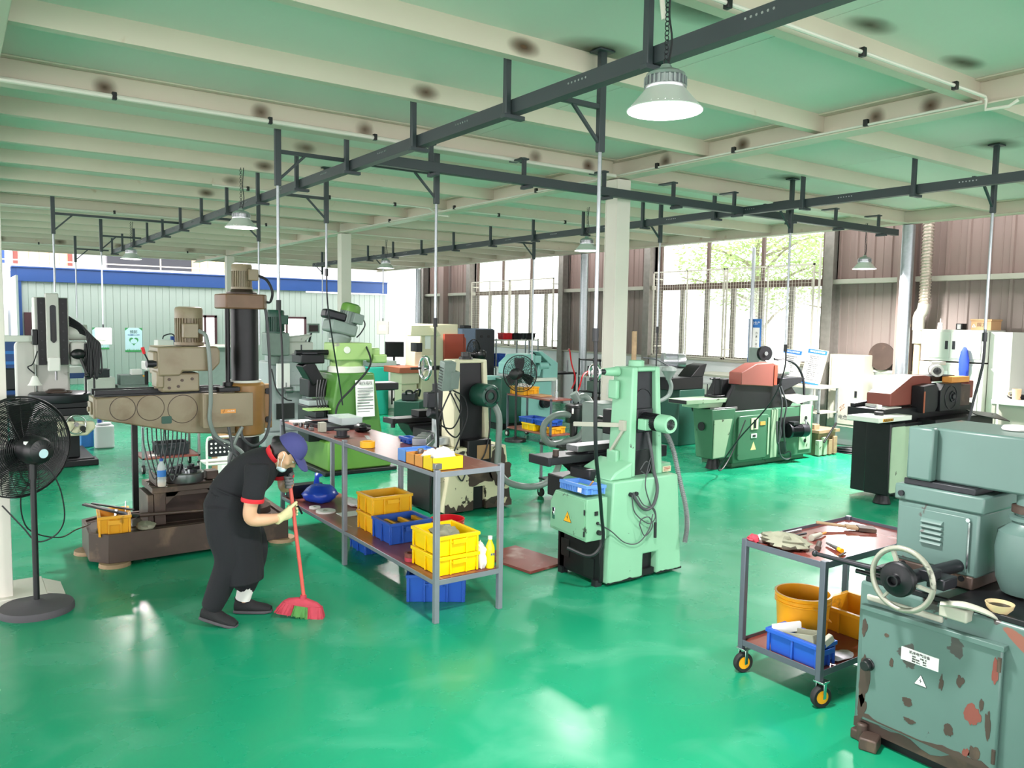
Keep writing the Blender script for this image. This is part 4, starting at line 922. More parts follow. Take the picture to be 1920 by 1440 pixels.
lv = B(); lv.cyl((1.36, 6.98, 1.60), (1.29, 6.97, 1.60), .03, n=16); lv.cyl((1.315, 6.97, 1.60), (1.272, 6.95, 1.69), .006); lv_ = lv.mk('lever_hub', DARKM, d); B().cyl((1.272, 6.95, 1.685), (1.258, 6.945, 1.735), .012, .014, 12).mk('lever_knob', REDP, lv_)
B().tube([(1.70, 6.97, 1.87), (1.74, 6.90, 1.82), (1.76, 6.88, 1.6), (1.77, 6.9, 1.3), (1.765, 6.92, 1.12), (1.83, 6.95, .97), (1.95, 6.95, .90), (2.05, 6.95, .80), (2.03, 6.95, .69), (1.95, 6.95, .68), (1.93, 6.95, .78), (1.98, 6.96, .92), (2.05, 6.98, 1.04)], .017, 8, 6).mk('hose', HOSE, d)
B().tube([(1.80, 6.97, 1.05), (1.81, 6.95, .96), (1.93, 6.93, .86), (2.02, 6.93, .74), (1.97, 6.93, .66), (1.92, 6.93, .72), (1.95, 6.93, .85), (1.93, 6.96, 1.05)], .013, 8, 6).tube([(2.04, 6.98, 1.05), (2.05, 6.97, .95), (2.14, 6.98, .87), (2.26, 7.02, .92), (2.32, 7.06, 1.1), (2.33, 7.08, 1.5), (2.31, 7.1, 2.0), (2.28, 7.12, 2.08), (2.22, 7.14, 2.11)], .013, 8, 6).mk('cable', WIRE, d)
B().tube([(cx+.09, cy-.09, 2.36), (cx+.17, cy-.1, 2.32), (cx+.22, cy-.1, 2.22), (cx+.2, cy-.1, 2.13), (cx+.14, cy-.1, 2.13)], .012, 8, 6).mk('motor_cable', CABLE, d)
rnd = random.Random(9)
for i in range(6):
    x = 1.30+i*.035; z = .60+.06*rnd.random(); B().tube([(x-.02, 7.13, 1.06), (x-.01, 7.12, .9), (x+.06, 7.1, z), (x+.13, 7.12, .88), (x+.15, 7.14, 1.05)], .0055, 6, 6).mk('hanging_cable', CABLE if i % 2 else WIRE, d)
# things standing on it
ch = E('lathe_chuck', 'round steel chuck with jaws and parts lying on the radial drill table', 'chuck', (1.63, 7.22, .567))
B().lathe([(0, 0), (.145, 0), (.15, .01), (.15, .075), (.14, .085), (0, .085)], (1.63, 7.22, .567), n=40).mk('chuck_body', STEEL, ch)
for k in range(4):
    M = Matrix.Translation((1.63, 7.22, .652)) @ Matrix.Rotation(k*pi/2+.4, 4, 'Z'); B(M).box(.05, .135, -.02, .02, 0, .03).box(.05, .08, -.018, .018, .03, .055).mk('jaw', DARKM, ch, .003)
for k in range(9):
    a = rnd.uniform(0, 6.28); r = rnd.uniform(.01, .05) if k < 3 else rnd.uniform(.06, .12)
    B().cyl((1.63+r*cos(a), 7.22+r*sin(a), .652), (1.63+r*cos(a), 7.22+r*sin(a), .665+rnd.uniform(0, .02)), .014, n=10).mk('set_screw', ALU, ch)
tag(B().box(1.37, 1.44, 7.1, 7.4, .567, .58).box(1.37, 1.385, 7.1, 7.4, .58, .66).mk('angle_plate', BROWNI, None, .004), 'dark angle plate beside the water bottle on the drill table', 'angle plate')
tag(B().bar((1.42, 7.16, .60), (1.55, 7.32, .675), .03, .018).mk('clamp_strap', DARKM), 'dark clamp strap leaning against the chuck', 'clamp')
tag(B().box(1.80, 1.90, 7.18, 7.3, .567, .64).mk('step_block', BROWNI, None, .006), 'rusty step block at the right of the chuck', 'block')
tag(B().box(1.84, 1.95, 7.07, 7.14, .567, .575).mk('paper_pad', PAPER), 'white paper pad on the drill table corner near the person', 'paper')
w_ = E('water_bottle', 'clear water bottle with blue cap and label on the drill table corner', 'bottle', (1.375, 7.07, .567))
w_.location = (1.41, 7.075, .567); bx_, by_ = 1.41, 7.075
B().lathe([(0, 0), (.03, 0), (.034, .01), (.034, .05), (.032, .06), (.034, .07), (.034, .15), (.028, .18), (.014, .205), (.014, .215), (0, .215)], (bx_, by_, .567), n=24).mk('body', CLEAR, w_)
B().lathe([(.0345, .085), (.0352, .085), (.0352, .14), (.0345, .14)], (bx_, by_, .567), n=24).mk('label_band', PBLUE, w_); B().cyl((bx_, by_, .782), (bx_, by_, .803), .016, n=16).mk('cap', INKB, w_); B().cyl((bx_, by_, .57), (bx_, by_, .60), .03, n=20).mk('water', BRICK, w_)
ct = tote(.92, 1.16, 6.90, 7.24, .237, .40, YELD, 'dirty yellow tote of tools on the left end of the drill base', rot=R(-6), taper=.015)
tag(B().bar((.84, 7.2, .46), (1.20, 6.93, .365), .05, .015).mk('flat_file', BLACKP, None, .003), 'long black tool sticking out of the dirty yellow tote', 'tool')
tag(B().bar((.90, 7.22, .455), (1.19, 7.05, .40), .03, .012).mk('flat_file', BLACKP, None, .003), 'second black tool under the long one in the dirty yellow tote', 'tool')
tag(B().cyl((1.03, 7.02, .26), (1.06, 7.05, .42), .016, n=12).mk('drill_sleeve', CHROME), 'shiny drill sleeve upright in the dirty yellow tote', 'tool')
tag(B().cyl((1.14, 7.16, .25), (1.15, 7.19, .45), .012, .004, 12).mk('taper_drill', CHROME), 'thin pointed taper drill beside the dirty yellow tote', 'tool')
tag(B().cyl((1.22, 7.03, .355), (1.99, 6.99, .33), .014, n=12).cyl((1.12, 7.03, .36), (1.30, 7.03, .352), .02, n=12).mk('boring_bar', BROWNI), 'long round bar lying across the drill base', 'bar')
crumple('wipe_rag', OLIVE, (1.27, 7.02, .237), (.07, .09, .035), 'grey rag on the drill base beside the tote', 'rag', 17)
p_ = E('black_post', 'black floor post standing behind the radial drill base', 'post', (1.34, 7.85, 0))
B().box(1.315, 1.365, 7.825, 7.875, .0, 1.06).mk('tube', BLACKP, p_, .004); B().lathe([(0, 0), (.14, 0), (.14, .012), (0, .012)], (1.34, 7.85, 0), n=24).mk('foot', BLACKP, p_); B().cyl((1.34, 7.82, 1.04), (1.34, 7.80, 1.04), .022, n=16).mk('knob', SIGNY, p_); B().bar((1.34, 7.85, 1.045), (1.46, 7.85, 1.08), .03).mk('arm', BLACKP, p_)
# pedestal fan seen from behind
def fan(x, y, hz, r, fdir, label, pole, mcol=BLACKP, base=.225, rings=24, rb=.0027):
    f = E('pedestal_fan', label, 'fan', (x, y, 0)); F = V3(fdir).normalized()
    B().lathe([(0, 0), (base, 0), (base, .03), (base*.97, .045), (.06, .06), (.03, .08), (0, .08)], (x, y, 0), n=40).mk('base', SOLE if base > .2 else BLACKP, f)
    B().cyl((x, y, .06), (x, y, pole), .019, n=16).cyl((x, y, pole-.1), (x, y, pole), .026, n=16).mk('pole', BLACKP, f)
    c = V3((x, y, hz))
    m = B(); m.lathe([(0, -.13), (.04, -.13), (.078, -.112), (.093, -.075), (.095, .0), (.085, .05), (.06, .07), (0, .07)], c, F, 32); mh_ = m.mk('motor_housing', BLACKP, f)
    B().bar((x, y, pole-.02), (c.x, c.y, c.z-.05), .04, .03).mk('tilt_bracket', BLACKP, f, .004)
    ce = c+F*.13; a, b_ = frame(F); 
    def ringp(rad, off): return ce+F*off, rad
    g = B(); g2 = B()
    for i in range(rings):
        t = (i+1)/rings; rad = .06+(r-.06)*t; g.ring(ce+F*(-.075*(1-t**2.2)), F, rad, rb, 44, 5); g2.ring(ce+F*(.02+.065*(1-t**2.4)), F, rad, rb, 44, 5)
    for i in range(20):
        q = 2*pi*i/20; dd = a*cos(q)+b_*sin(q); q2 = q+.45
        def at(rad, off, aa): return ce+F*off+(a*cos(aa)+b_*sin(aa))*rad
        g.tube([at(.055, -.075, q), at(r*.5, -.060, q+.16), at(r*.8, -.03, q+.26), at(r, 0, q+.32)], rb, 5, 3); g2.tube([at(.03, .085, q), at(r*.5, .073, q-.12), at(r*.8, .045, q-.22), at(r, .02, q-.28)], rb, 5, 3)
    g.ring(ce, F, r+.003, rb*2.2, 48, 6); g.ring(ce+F*.02, F, r+.003, rb*2.2, 48, 6)
    g.mk('rear_guard', BLACKP, f); fg_ = g2.mk('front_guard', BLACKP, f); B().cyl(ce+F*.083, ce+F*.09, .05, n=24).mk('guard_badge', BLACKP, fg_)
    B().cyl(ce-F*.05, ce+F*.04, .045, n=20).mk('hub', BLACKP, f)
    for k in range(3):
        q = k*2*pi/3+.5; bl = B(); u = a*cos(q)+b_*sin(q); w2 = F.cross(u)
        ps = []
        for s_, w_b, tw in ((.04, .03, .035), (r*.35, .06, .03), (r*.65, .085, .022), (r*.86, .08, .015)):
            for e in (-1, 1): ps.append(ce-F*.005+u*s_+w2*(e*w_b)+F*(e*tw))
        bl.add([p+F*o for o in (0, .004) for p in ps], [(2*i, 2*i+1, 2*i+3, 2*i+2) for i in range(3)]+[(8+2*i, 8+2*i+2, 8+2*i+3, 8+2*i+1) for i in range(3)]+[(2*i+e, 8+2*i+e, 8+2*i+2+e, 2*i+2+e) for i in range(3) for e in (0, 1)]+[(6, 7, 15, 14), (0, 8, 9, 1)])
        bl.mk('blade', BLACKP, f)
    return f, c, F, a, b_, mh_
f, c, F, a, b_, mh_ = fan(.42, 6.11, 1.095, .335, (-.42, .9, .02), 'large black pedestal fan at the left edge seen from behind', 1.0)
M = Matrix.Translation(c-F*.1) @ Matrix((( -a.x, b_.x, -F.x, 0), (-a.y, b_.y, -F.y, 0), (-a.z, b_.z, -F.z, 0), (0, 0, 0, 1)))
lb = B(); lb.lathe([(0, .0), (.03, 0), (.03, .002), (0, .002)], c-F*.1325+V3((.0, 0, -.012)), -F, 24); lb.mk('oval_badge', PSKY, mh_)
vn = B()
for i in range(9):
    t = R(20+140*i/8); vn.bar(c-F*.128+(a*cos(t)+V3((0, 0, 1))*sin(t))*.045, c-F*.119+(a*cos(t)+V3((0, 0, 1))*sin(t))*.066, .006, .004)
vn.mk('vent_slots', DARKM, mh_)
B().bx(c-F*.03+V3((-.045, -.055, .05)), (.03, .03, .035), .4).mk('sticker', PAPER, mh_)
B().tube([c+V3((.02, 0, -.07)), (.52, 6.1, .95), (.58, 6.12, .80), (.60, 6.15, .6), (.55, 6.2, .48), (.44, 6.2, .45), (.36, 6.25, .55), (.25, 6.3, .7)], .005, 6, 6).tube([(.44, 6.14, .9), (.36, 6.3, .75), (.4, 6.4, .5), (.6, 6.6, .36), (.75, 6.9, .33), (.84, 7.1, .30), (.9, 7.3, .27)], .005, 6, 6).mk('power_cord', CABLE, f)
# ------------------------------------------------------------------ mint surface grinder (centre)
def flat(par, ax, d, pts, m, nm, th=.0015):
    b = B(); b.prism(pts, ax, d-th, d+th); return b.mk(nm, m, par)
def jag(par, ax, d, u0, u1, z0, h, amp, m=None, nm='bare_metal', n=26, seed=1):
    # ragged band of bare metal along a bottom edge
    rnd = random.Random(seed+int(u0*100)); pts = [(u0, z0), (u1, z0)]; k = rnd.random()*9
    for i in range(n+1):
        u = u1+(u0-u1)*i/n; pts.append((u, z0+max(.006, h+amp*(mnoise.noise((u*9, k, 0))+.6*mnoise.noise((u*31, k, 3))))))
    return flat(par, ax, d, pts, m or BROWNI, nm)
def blot(par, ax, d, u, z, ru, rz, m=None, seed=1, nm='chipped_paint'):
    k = seed*3.7+u*5; pts = []
    for i in range(34):
        t = 2*pi*i/34; q = 1+.45*mnoise.noise((cos(t)*1.4+k, sin(t)*1.4, k))+.22*mnoise.noise((cos(t)*4+k, sin(t)*4, k)); pts.append((u+ru*q*cos(t), z+rz*q*sin(t)))
    return flat(par, ax, d, pts, m or BROWNI, nm)
def tri_sign(par, c, right, up, s, face, ink, name='warning_sign'):
    c = V3(c); r_ = V3(right).normalized(); u_ = V3(up).normalized(); nrm = r_.cross(u_)
    def tri(k, d, m, nm):
        b = B(); ps = [c+nrm*d+(r_*x+u_*y)*(s*k) for x, y in ((-.5, -.38), (.5, -.38), (0, .5))]; ps2 = [p-nrm*.0015 for p in ps]
        b.add(ps+ps2, [(0, 1, 2), (5, 4, 3), (0, 3, 4, 1), (1, 4, 5, 2), (2, 5, 3, 0)]); return b.mk(nm, m, par)
    tri(1.12, .0015, ink, 'sign_border'); tri(1, .0025, face, name)
    z = [(.03, .26), (-.10, -.02), (.0, -.0), (-.05, -.26), (.11, .05), (.02, .04)]
    b = B(); ps = [c+nrm*.0035+(r_*x+u_*y)*s for x, y in z]; b.add(ps, [(0, 1, 2, 5), (5, 2, 3, 4)]); b.mk('bolt_symbol', ink, par)
g = E('surface_grinder', 'mint green surface grinder in the centre with its back to the viewer', 'grinder', (4.4, 4.6, 0))
b = B(); n0 = [(4.0, 4.40), (4.80, 4.40), (4.80, 4.88), (4.0, 4.88)]; n1 = [(4.04, 4.41), (4.73, 4.41), (4.73, 4.86), (4.04, 4.86)]
def pr2(b, lo, hi, z0, z1):
    n = len(lo); b.add([(x, y, z0) for x, y in lo]+[(x, y, z1) for x, y in hi], [tuple(range(n))[::-1], tuple(range(n, 2*n))]+[(i, (i+1) % n, n+(i+1) % n, n+i) for i in range(n)]); return b
def lerpq(z): 
    t = (z-.02)/.78; return [(a[0]+(q[0]-a[0])*t, a[1]+(q[1]-a[1])*t) for a, q in zip(n0, n1)]
b.prism([(4.0, .02), (4.37, .02), (4.37, .2), (4.52, .2), (4.52, .02), (4.80, .02), (4.73, .80), (4.04, .80)], 'y', 4.40, 4.88)
b.prism([(4.04, .8), (4.27, .8), (4.27, .93), (4.10, .86)], 'y', 4.44, 4.82)
b.mk('base', GREENG, g, .014)
B().box(4.375, 4.515, 4.46, 4.8, .02, .2).box(4.38, 4.51, 4.42, 4.46, .02, .07).mk('foot_recess', BLACKM, g)
bl = B(); bl.box(3.955, 3.998, 4.44, 4.93, .03, .40).box(3.955, 4.03, 4.86, 4.95, .03, .70).mk('side_panel', BLACKM, g, .008)
for y in (4.45, 4.86): B().box(3.93, 3.99, y, y+.05, .0, .05).mk('levelling_foot', DARKM, g)
B().box(3.950, 3.957, 4.5, 4.62, .05, .2).mk('side_recess', BLACKP, g); B().box(3.950, 3.957, 4.8, 4.9, .14, .28).mk('side_recess', BLACKP, g)
c = B(); t0, t1 = .80, 1.655
def colsec(z):
    t = (z-t0)/(t1-t0); return (4.255+.03*t, 4.625-.045*t, 4.47+.015*t, 4.72-.02*t)
def colbox(b, x0k, x1k, y0k, y1k, z0, z1):
    a = colsec(z0); q = colsec(z1); L = lambda s, k0, k1, i, j: s[i]+(s[j]-s[i])*k0
    P0 = [(a[0]+(a[1]-a[0])*x, a[2]+(a[3]-a[2])*y) for x, y in ((x0k, y0k), (x1k, y0k), (x1k, y1k), (x0k, y1k))]
    P1 = [(q[0]+(q[1]-q[0])*x, q[2]+(q[3]-q[2])*y) for x, y in ((x0k, y0k), (x1k, y0k), (x1k, y1k), (x0k, y1k))]
    return pr2(b, P0, P1, z0, z1)
colbox(c, 0, .20, 0, 1, .80, 1.655); colbox(c, .84, 1, 0, 1, .80, 1.655); colbox(c, .2, .84, .28, 1, .80, 1.62); colbox(c, .2, .84, 0, 1, 1.62, 1.655)
c.box(4.225, 4.262, 4.60, 4.70, 1.40, 1.55); c.box(4.225, 4.262, 4.58, 4.70, .88, 1.0); c.mk('column', GREENG, g, .012)
p = B(); colbox(p, .21, .83, .2, .27, 1.0, 1.615); p.mk('back_panel', DARKM, g); p = B(); colbox(p, .21, .83, .24, .3, .80, .995); p.mk('column_opening', BLACKM, g)
for z in (1.45, 1.30): B().ring((4.44, 4.523, z-.06), (0, 1, 0), .09, .004, 20, 5, R(200), R(340)).mk('panel_rib', DARKM, g)
B().cyl((4.43, 4.60, 1.655), (4.43, 4.60, 1.70), .062, n=28).cyl((4.43, 4.60, 1.70), (4.43, 4.60, 1.705), .052, n=28).mk('top_cap', GREENG, g, .004)
tag(B().cyl((4.40, 4.60, 1.706), (4.40, 4.60, 1.93), .02, n=14).mk('wooden_rod', TIMBER), 'short wooden rod standing on top of the mint grinder', 'rod')
B().cyl((4.13, 4.64, 1.615), (4.27, 4.64, 1.615), .028, .04, 20).mk('wheel_boss', GREENG, g, .004); B().cyl((4.07, 4.64, 1.615), (4.13, 4.64, 1.615), .022, n=18).mk('wheel_collar', DARKM, g)
def handwheel(par, c, ax, r, rim, m, hub=.03, spokes=3, hm=None, knob=True, nm='handwheel'):
    c = V3(c); A = V3(ax).normalized(); a, b_ = frame(A); b = B(); b.ring(c, A, r-rim, rim, 40, 10); b.cyl(c-A*rim, c+A*rim*1.6, hub, n=20)
    for i in range(spokes):
        q = 2*pi*i/spokes+.9; d = a*cos(q)+b_*sin(q); b.bar(c+d*hub*.8, c+d*(r-rim), rim*1.5, rim*.9)
    hw_ = b.mk(nm, m, par)
    if knob: d = a*cos(2.2)+b_*sin(2.2); B().cyl(c+d*(r-rim), c+d*(r-rim)+A*.075, .011, .014, 14).mk('crank_handle', hm or DARKM, hw_)
handwheel(g, (4.035, 4.64, 1.615), (-1, 0, 0), .073, .012, CHROME, .02)
def hmotor(par, p, q, r, mF, mC, box=None):
    p, q = V3(p), V3(q); d = (q-p); L = d.length; d.normalize(); f = B(); f.cyl(p, p+d*L*.66, r*.88, n=26); a, b_ = frame(d)
    for i in range(30):
        t = 2*pi*i/30; u = a*cos(t)+b_*sin(t); w_ = d.cross(u); f.bar(p+d*L*.08+u*r*.93, p+d*L*.62+u*r*.93, .004, r*.12, up=u)
    f.cyl(p-d*.01, p+d*L*.08, r*1.12, n=26); mb_ = f.mk('motor_body', mF, par)
    fc_ = B().lathe([(r*.86, L*.62), (r*1.02, L*.64), (r*1.02, L*.92), (r*.93, L), (r*.62, L), (r*.62, L*.97), (0, L*.97)], p, d, 28).mk('fan_cover', mC, par)
    gr = B(); o = p+d*(L*.985)
    for k in (.15, .28, .41, .54): gr.ring(o, d, r*k, .0025, 22, 4)
    for i in range(6): t = pi*i/6; u = a*cos(t)+b_*sin(t); gr.bar(o-u*r*.6, o+u*r*.6, .004)
    gr.mk('fan_grille', DARKM, fc_)
    if box: B().bx(*box).mk('terminal_box', mC, mb_, .006)
hmotor(g, (4.44, 4.52, 1.235), (4.42, 4.20, 1.235), .068, DARKM, GREENG, ((4.375, 4.43, 1.215), (.07, .09, .085)))
B().box(4.36, 4.53, 4.50, 4.53, 1.14, 1.33).mk('motor_plate', DARKM, g, .01)
t = B(); t.box(3.77, 4.72, 4.86, 5.10, .875, .935).box(3.765, 3.80, 4.85, 5.11, .87, .94).box(4.2, 4.62, 4.88, 5.08, .935, .95); t.mk('table', DARKM, g, .005)
B().box(4.10, 4.70, 4.90, 5.05, .95, 1.0).mk('magnetic_chuck', STEEL, g, .004); B().cyl((3.90, 4.93, .935), (3.90, 4.93, .985), .025, n=18).mk('table_stop', BROWNI, g)
B().prism([(4.05, .86), (4.72, .86), (4.72, .74), (4.2, .74)], 'y', 4.84, 5.1).box(4.03, 4.70, 4.885, 5.2, .56, .74).mk('saddle', BLACKM, g, .008)
B().box(3.99, 4.06, 4.62, 4.86, .76, .86).mk('feed_box', DARKM, g, .01); B().lathe([(0, -.16), (.08, -.16), (.08, .16), (0, .16)], (3.99, 4.72, .70), (0, 1, 0), 24).mk('drive_cover', GREENB, g, .006)
B().bar((4.05, 4.9, 1.185), (4.28, 4.56, 1.20), .018, .035).box(4.24, 4.27, 4.52, 4.58, 1.16, 1.24).bar((4.26, 4.54, 1.17), (4.24, 4.66, .99), .03, .02).mk('hose_bracket', CABG, g, .003)
B().box(4.48, 4.70, 4.74, 4.86, .94, 1.08).box(4.3, 4.6, 4.72, 4.84, 1.1, 1.3).cyl((4.45, 4.84, 1.16), (4.45, 5.05, 1.16), .055, n=24).mk('wheel_head', BLACKM, g, .01)
e = B(); e.prism([(4.37, .39), (4.80, .41), (4.80, .62), (4.74, .715), (4.37, .705)], 'x', 3.755, 3.955); e.mk('electric_box', GREENB, g, .005)
bd_ = B().prism([(4.385, .41), (4.785, .43), (4.785, .61), (4.73, .70), (4.385, .69)], 'x', 3.748, 3.755).mk('box_door', GREENB, g, .002)
tri_sign(bd_, (3.748, 4.58, .535), (0, -1, 0), (0, 0, 1), .085, SIGNY, INK)
B().box(3.742, 3.748, 4.73, 4.76, .49, .58).box(3.735, 3.748, 4.735, 4.755, .52, .55).mk('latch', CHROME, bd_, .002); [B().box(3.742, 3.748, 4.378, 4.39, z, z+.04).mk('hinge', DARKM, bd_) for z in (.43, .59)]
B().box(3.83, 3.86, 4.362, 4.37, .58, .61).cyl((3.86, 4.372, .52), (3.86, 4.36, .52), .012, n=12).mk('socket', BLACKP, g); B().cyl((3.87, 4.372, .45), (3.87, 4.345, .45), .018, n=16).mk('selector_knob', BLACKP, g)
for x in (4.21, 4.27): B().cyl((x, 4.42, .69), (x, 4.385, .69), .017, n=16).mk('cable_gland', DARKM, g)
cb = B(); cb.tube([(4.47, 4.5, 1.14), (4.48, 4.46, 1.0), (4.475, 4.42, .85), (4.48, 4.38, .72), (4.44, 4.37, .60), (4.37, 4.37, .56), (4.30, 4.37, .59), (4.25, 4.385, .66), (4.23, 4.39, .70)], .013, 8, 6); cb.mk('motor_cable', WIRE, g)
cb = B()
for pts in ([(4.21, 4.38, .69), (4.24, 4.37, .55), (4.38, 4.36, .45), (4.45, 4.36, .50), (4.40, 4.37, .60), (4.35, 4.38, .75), (4.42, 4.42, .9), (4.50, 4.46, .98)], [(4.27, 4.38, .68), (4.33, 4.37, .6), (4.44, 4.36, .55), (4.46, 4.36, .38), (4.45, 4.36, .33)], [(3.86, 4.36, .52), (4.0, 4.37, .44), (4.15, 4.38, .33), (4.28, 4.37, .31), (4.38, 4.36, .40), (4.42, 4.36, .52)], [(4.29, 4.37, .45), (4.34, 4.36, .36), (4.42, 4.36, .42), (4.38, 4.36, .50), (4.31, 4.37, .49), (4.29, 4.37, .45)], [(4.36, 4.45, .86), (4.41, 4.44, .92), (4.46, 4.44, .88), (4.42, 4.44, .82), (4.36, 4.44, .85)]): cb.tube(pts, .0045, 6, 7)
cb.mk('loose_wires', WIRE, g); B().cyl((4.45, 4.36, .45), (4.45, 4.358, .33), .012, n=10).mk('plug', BLACKP, g)
B().box(4.64, 4.75, 4.50, 4.75, .80, .875).mk('side_ledge', GREENB, g, .008); B().box(4.655, 4.745, 4.494, 4.50, .805, .85).mk('name_plate', CREAMC, g); jag(g, 'y', 4.399, 4.52, 4.8, .02, .012, .02, BLACKM); jag(g, 'y', 4.399, 4.0, 4.37, .02, .012, .02, BLACKM)
for k in range(3): B().box(4.665, 4.735-.02*(k == 2), 4.4925, 4.494, .838-k*.011, .842-k*.011).mk('plate_text', INKR, g)
B().box(4.62, 4.70, 4.5, 4.6, .93, 1.02).mk('side_box', DARKM, g, .006); B().box(4.60, 4.66, 4.55, 4.65, 1.08, 1.16).mk('switch_box', DARKM, g, .006)
hs = B(); path = catmull([(4.60, 4.52, 1.18), (4.66, 4.48, 1.12), (4.71, 4.44, .98), (4.76, 4.41, .75), (4.81, 4.38, .52), (4.82, 4.37, .36), (4.79, 4.36, .24)], 8)
hs.tube(path, .017, 10, 1)
for i in range(len(path)-1):
    for k in (0, .5): q = path[i].lerp(path[i+1], k); hs.lathe([(.017, -.003), (.023, 0), (.017, .003)], q, path[i+1]-path[i], 12)
hs.mk('corrugated_hose', CORRH, g)
tr_ = E('parts_tray', 'light blue ribbed tray with white tag on the mint grinder electric box', 'tray', (3.86, 4.55, .72))
M = Matrix.Translation((3.86, 4.55, .727)) @ Matrix.Rotation(R(3), 4, 'Y'); B(M).crate(-.09, .09, -.15, .15, 0, .07, taper=.012, t=.006, rim=.008).mk('tub', BLUL, tr_)
q = B(M)
for i in range(14): y = -.14+i*.02; q.box(-.095, -.086, y, y+.008, .005, .06)
q.mk('side_ribs', BLUL, tr_); B(M).box(-.101, -.097, -.105, -.065, .012, .045).mk('tag', PAPER, tr_)
tag(B().cyl((3.85, 4.50, .735), (3.80, 4.36, .84), .006, n=10).mk('wooden_stick', ORBIN), 'thin amber handle leaning out of the light blue tray', 'tool')
tag(B().bx((3.86, 5.30, .012), (.42, .62, .022), R(8)).mk('plywood_board', WOODB, None, .002), 'red brown board lying on the floor by the mint grinder', 'board')
# ------------------------------------------------------------------ cream grinder behind the workbench
g = E('surface_grinder', 'cream surface grinder with paint worn to dark iron behind the workbench', 'grinder', (4.5, 7.2, 0))
b = B(); b.prism([(4.06, .02), (4.42, .02), (4.42, .26), (4.56, .26), (4.56, .02), (4.90, .02), (4.82, .68), (4.16, .68)], 'y', 6.95, 7.62); b.mk('base', CREAMG, g, .012)
jag(g, 'y', 6.945, 4.07, 4.41, .02, .07, .09); jag(g, 'y', 6.945, 4.57, 4.90, .02, .06, .10); blot(g, 'y', 6.9455, 4.74, .42, .13, .20); blot(g, 'y', 6.9455, 4.50, .37, .17, .09)
B().box(4.425, 4.555, 6.99, 7.5, .02, .25).mk('foot_recess', BLACKM, g); B().box(3.98, 4.07, 7.1, 7.6, .02, .5).mk('side_panel', BLACKM, g, .008)
c = B(); pr2(c, [(4.22, 7.02), (4.29, 7.02), (4.29, 7.3), (4.22, 7.3)], [(4.22, 7.02), (4.28, 7.02), (4.28, 7.26), (4.22, 7.26)], .68, 1.57); pr2(c, [(4.60, 7.02), (4.66, 7.02), (4.66, 7.3), (4.60, 7.3)], [(4.56, 7.02), (4.61, 7.02), (4.61, 7.26), (4.56, 7.26)], .68, 1.57); c.box(4.22, 4.61, 7.02, 7.26, 1.55, 1.585); c.mk('column', CREAMC, g, .012)
B().box(4.285, 4.58, 7.06, 7.26, .68, 1.55).mk('back_panel', BLACKM, g); B().box(4.33, 4.62, 6.93, 7.05, .50, .76).mk('electric_box', BLACKM, g, .012); B().box(4.44, 4.59, 6.926, 6.93, .55, .70).mk('instruction_plate', CARD, g)
B().lathe([(0, 1.585), (.075, 1.585), (.07, 1.61), (.05, 1.615), (.05, 1.66), (0, 1.66)], (4.42, 7.14, 0), n=24).mk('top_cap', BLACKP, g)
hm = B(); hm.lathe([(0, 0), (.115, 0), (.12, .02), (.12, .23), (.11, .25), (.085, .255), (.085, .235), (0, .235)], (4.53, 7.06, 1.22), (0, -1, 0), 32); hm.mk('motor_body', DGREEN, g); B().lathe([(.04, 0), (.068, 0), (.068, .012), (.04, .012)], (4.53, 6.822, 1.22), (0, -1, 0), 28).mk('motor_ring', BLACKP, g)
for i in range(4): q = R(45+90*i); B().cyl((4.53+.1*cos(q), 6.81, 1.22+.1*sin(q)), (4.53+.1*cos(q), 6.80, 1.22+.1*sin(q)), .01, n=10).mk('bolt', DARKM, g)
B().cyl((3.95, 7.16, 1.50), (4.24, 7.16, 1.50), .024, n=16).cyl((3.78, 7.16, 1.50), (3.9, 7.16, 1.50), .012, n=12).mk('wheel_shaft', BLACKP, g); handwheel(g, (3.95, 7.16, 1.50), (-1, 0, 0), .13, .018, CHROME, .03, knob=False)
M = Matrix.Translation((4.13, 7.0, 1.42)) @ Matrix.Rotation(R(10), 4, 'X'); o = B(M); o.box(-.09, .05, -.05, .05, -.14, .16); o.box(.0, .10, -.06, .04, -.12, .06); o.mk('readout_box', SHEET, g, .01)
for k in range(8): B(M).box(-.092, -.088, -.04, .04, -.12+k*.03, -.112+k*.03).mk('readout_slot', BLACKP, g)
B().box(4.02, 4.07, 7.1, 7.14, .66, 1.25).mk('scale_post', ALU, g); B().box(3.92, 4.02, 7.05, 7.15, 1.10, 1.26).cyl((3.95, 7.08, 1.06), (4.08, 7.08, 1.02), .055, n=18).mk('readout_head', DARKM, g, .01)
cb = B()
for pts in ([(4.14, 7.0, 1.28), (4.20, 6.97, 1.15), (4.28, 6.96, .95), (4.2, 6.95, .8), (4.08, 6.97, .9), (4.05, 7.0, 1.1)], [(4.15, 6.98, 1.28), (4.05, 6.97, 1.1), (4.02, 6.98, .95), (4.16, 6.95, .9), (4.26, 6.95, 1.1), (4.18, 6.96, 1.25)], [(4.17, 6.98, 1.28), (4.3, 6.96, 1.2), (4.33, 6.95, 1.0), (4.22, 6.95, .75), (4.13, 6.94, .55), (4.2, 6.92, .48), (4.35, 6.90, .48), (4.5, 6.9, .58), (4.58, 6.92, .8), (4.6, 6.93, 1.1)], [(4.15, 6.94, .58), (4.2, 6.92, .42), (4.26, 6.92, .35), (4.3, 6.92, .46), (4.24, 6.92, .54), (4.16, 6.94, .57)]): cb.tube(pts, .008, 6, 7)
cb.mk('loose_cables', CABLE, g); B().ball((4.16, 6.93, .54), (.035, .03, .03), 12, 8).mk('plug', BLACKP, g)
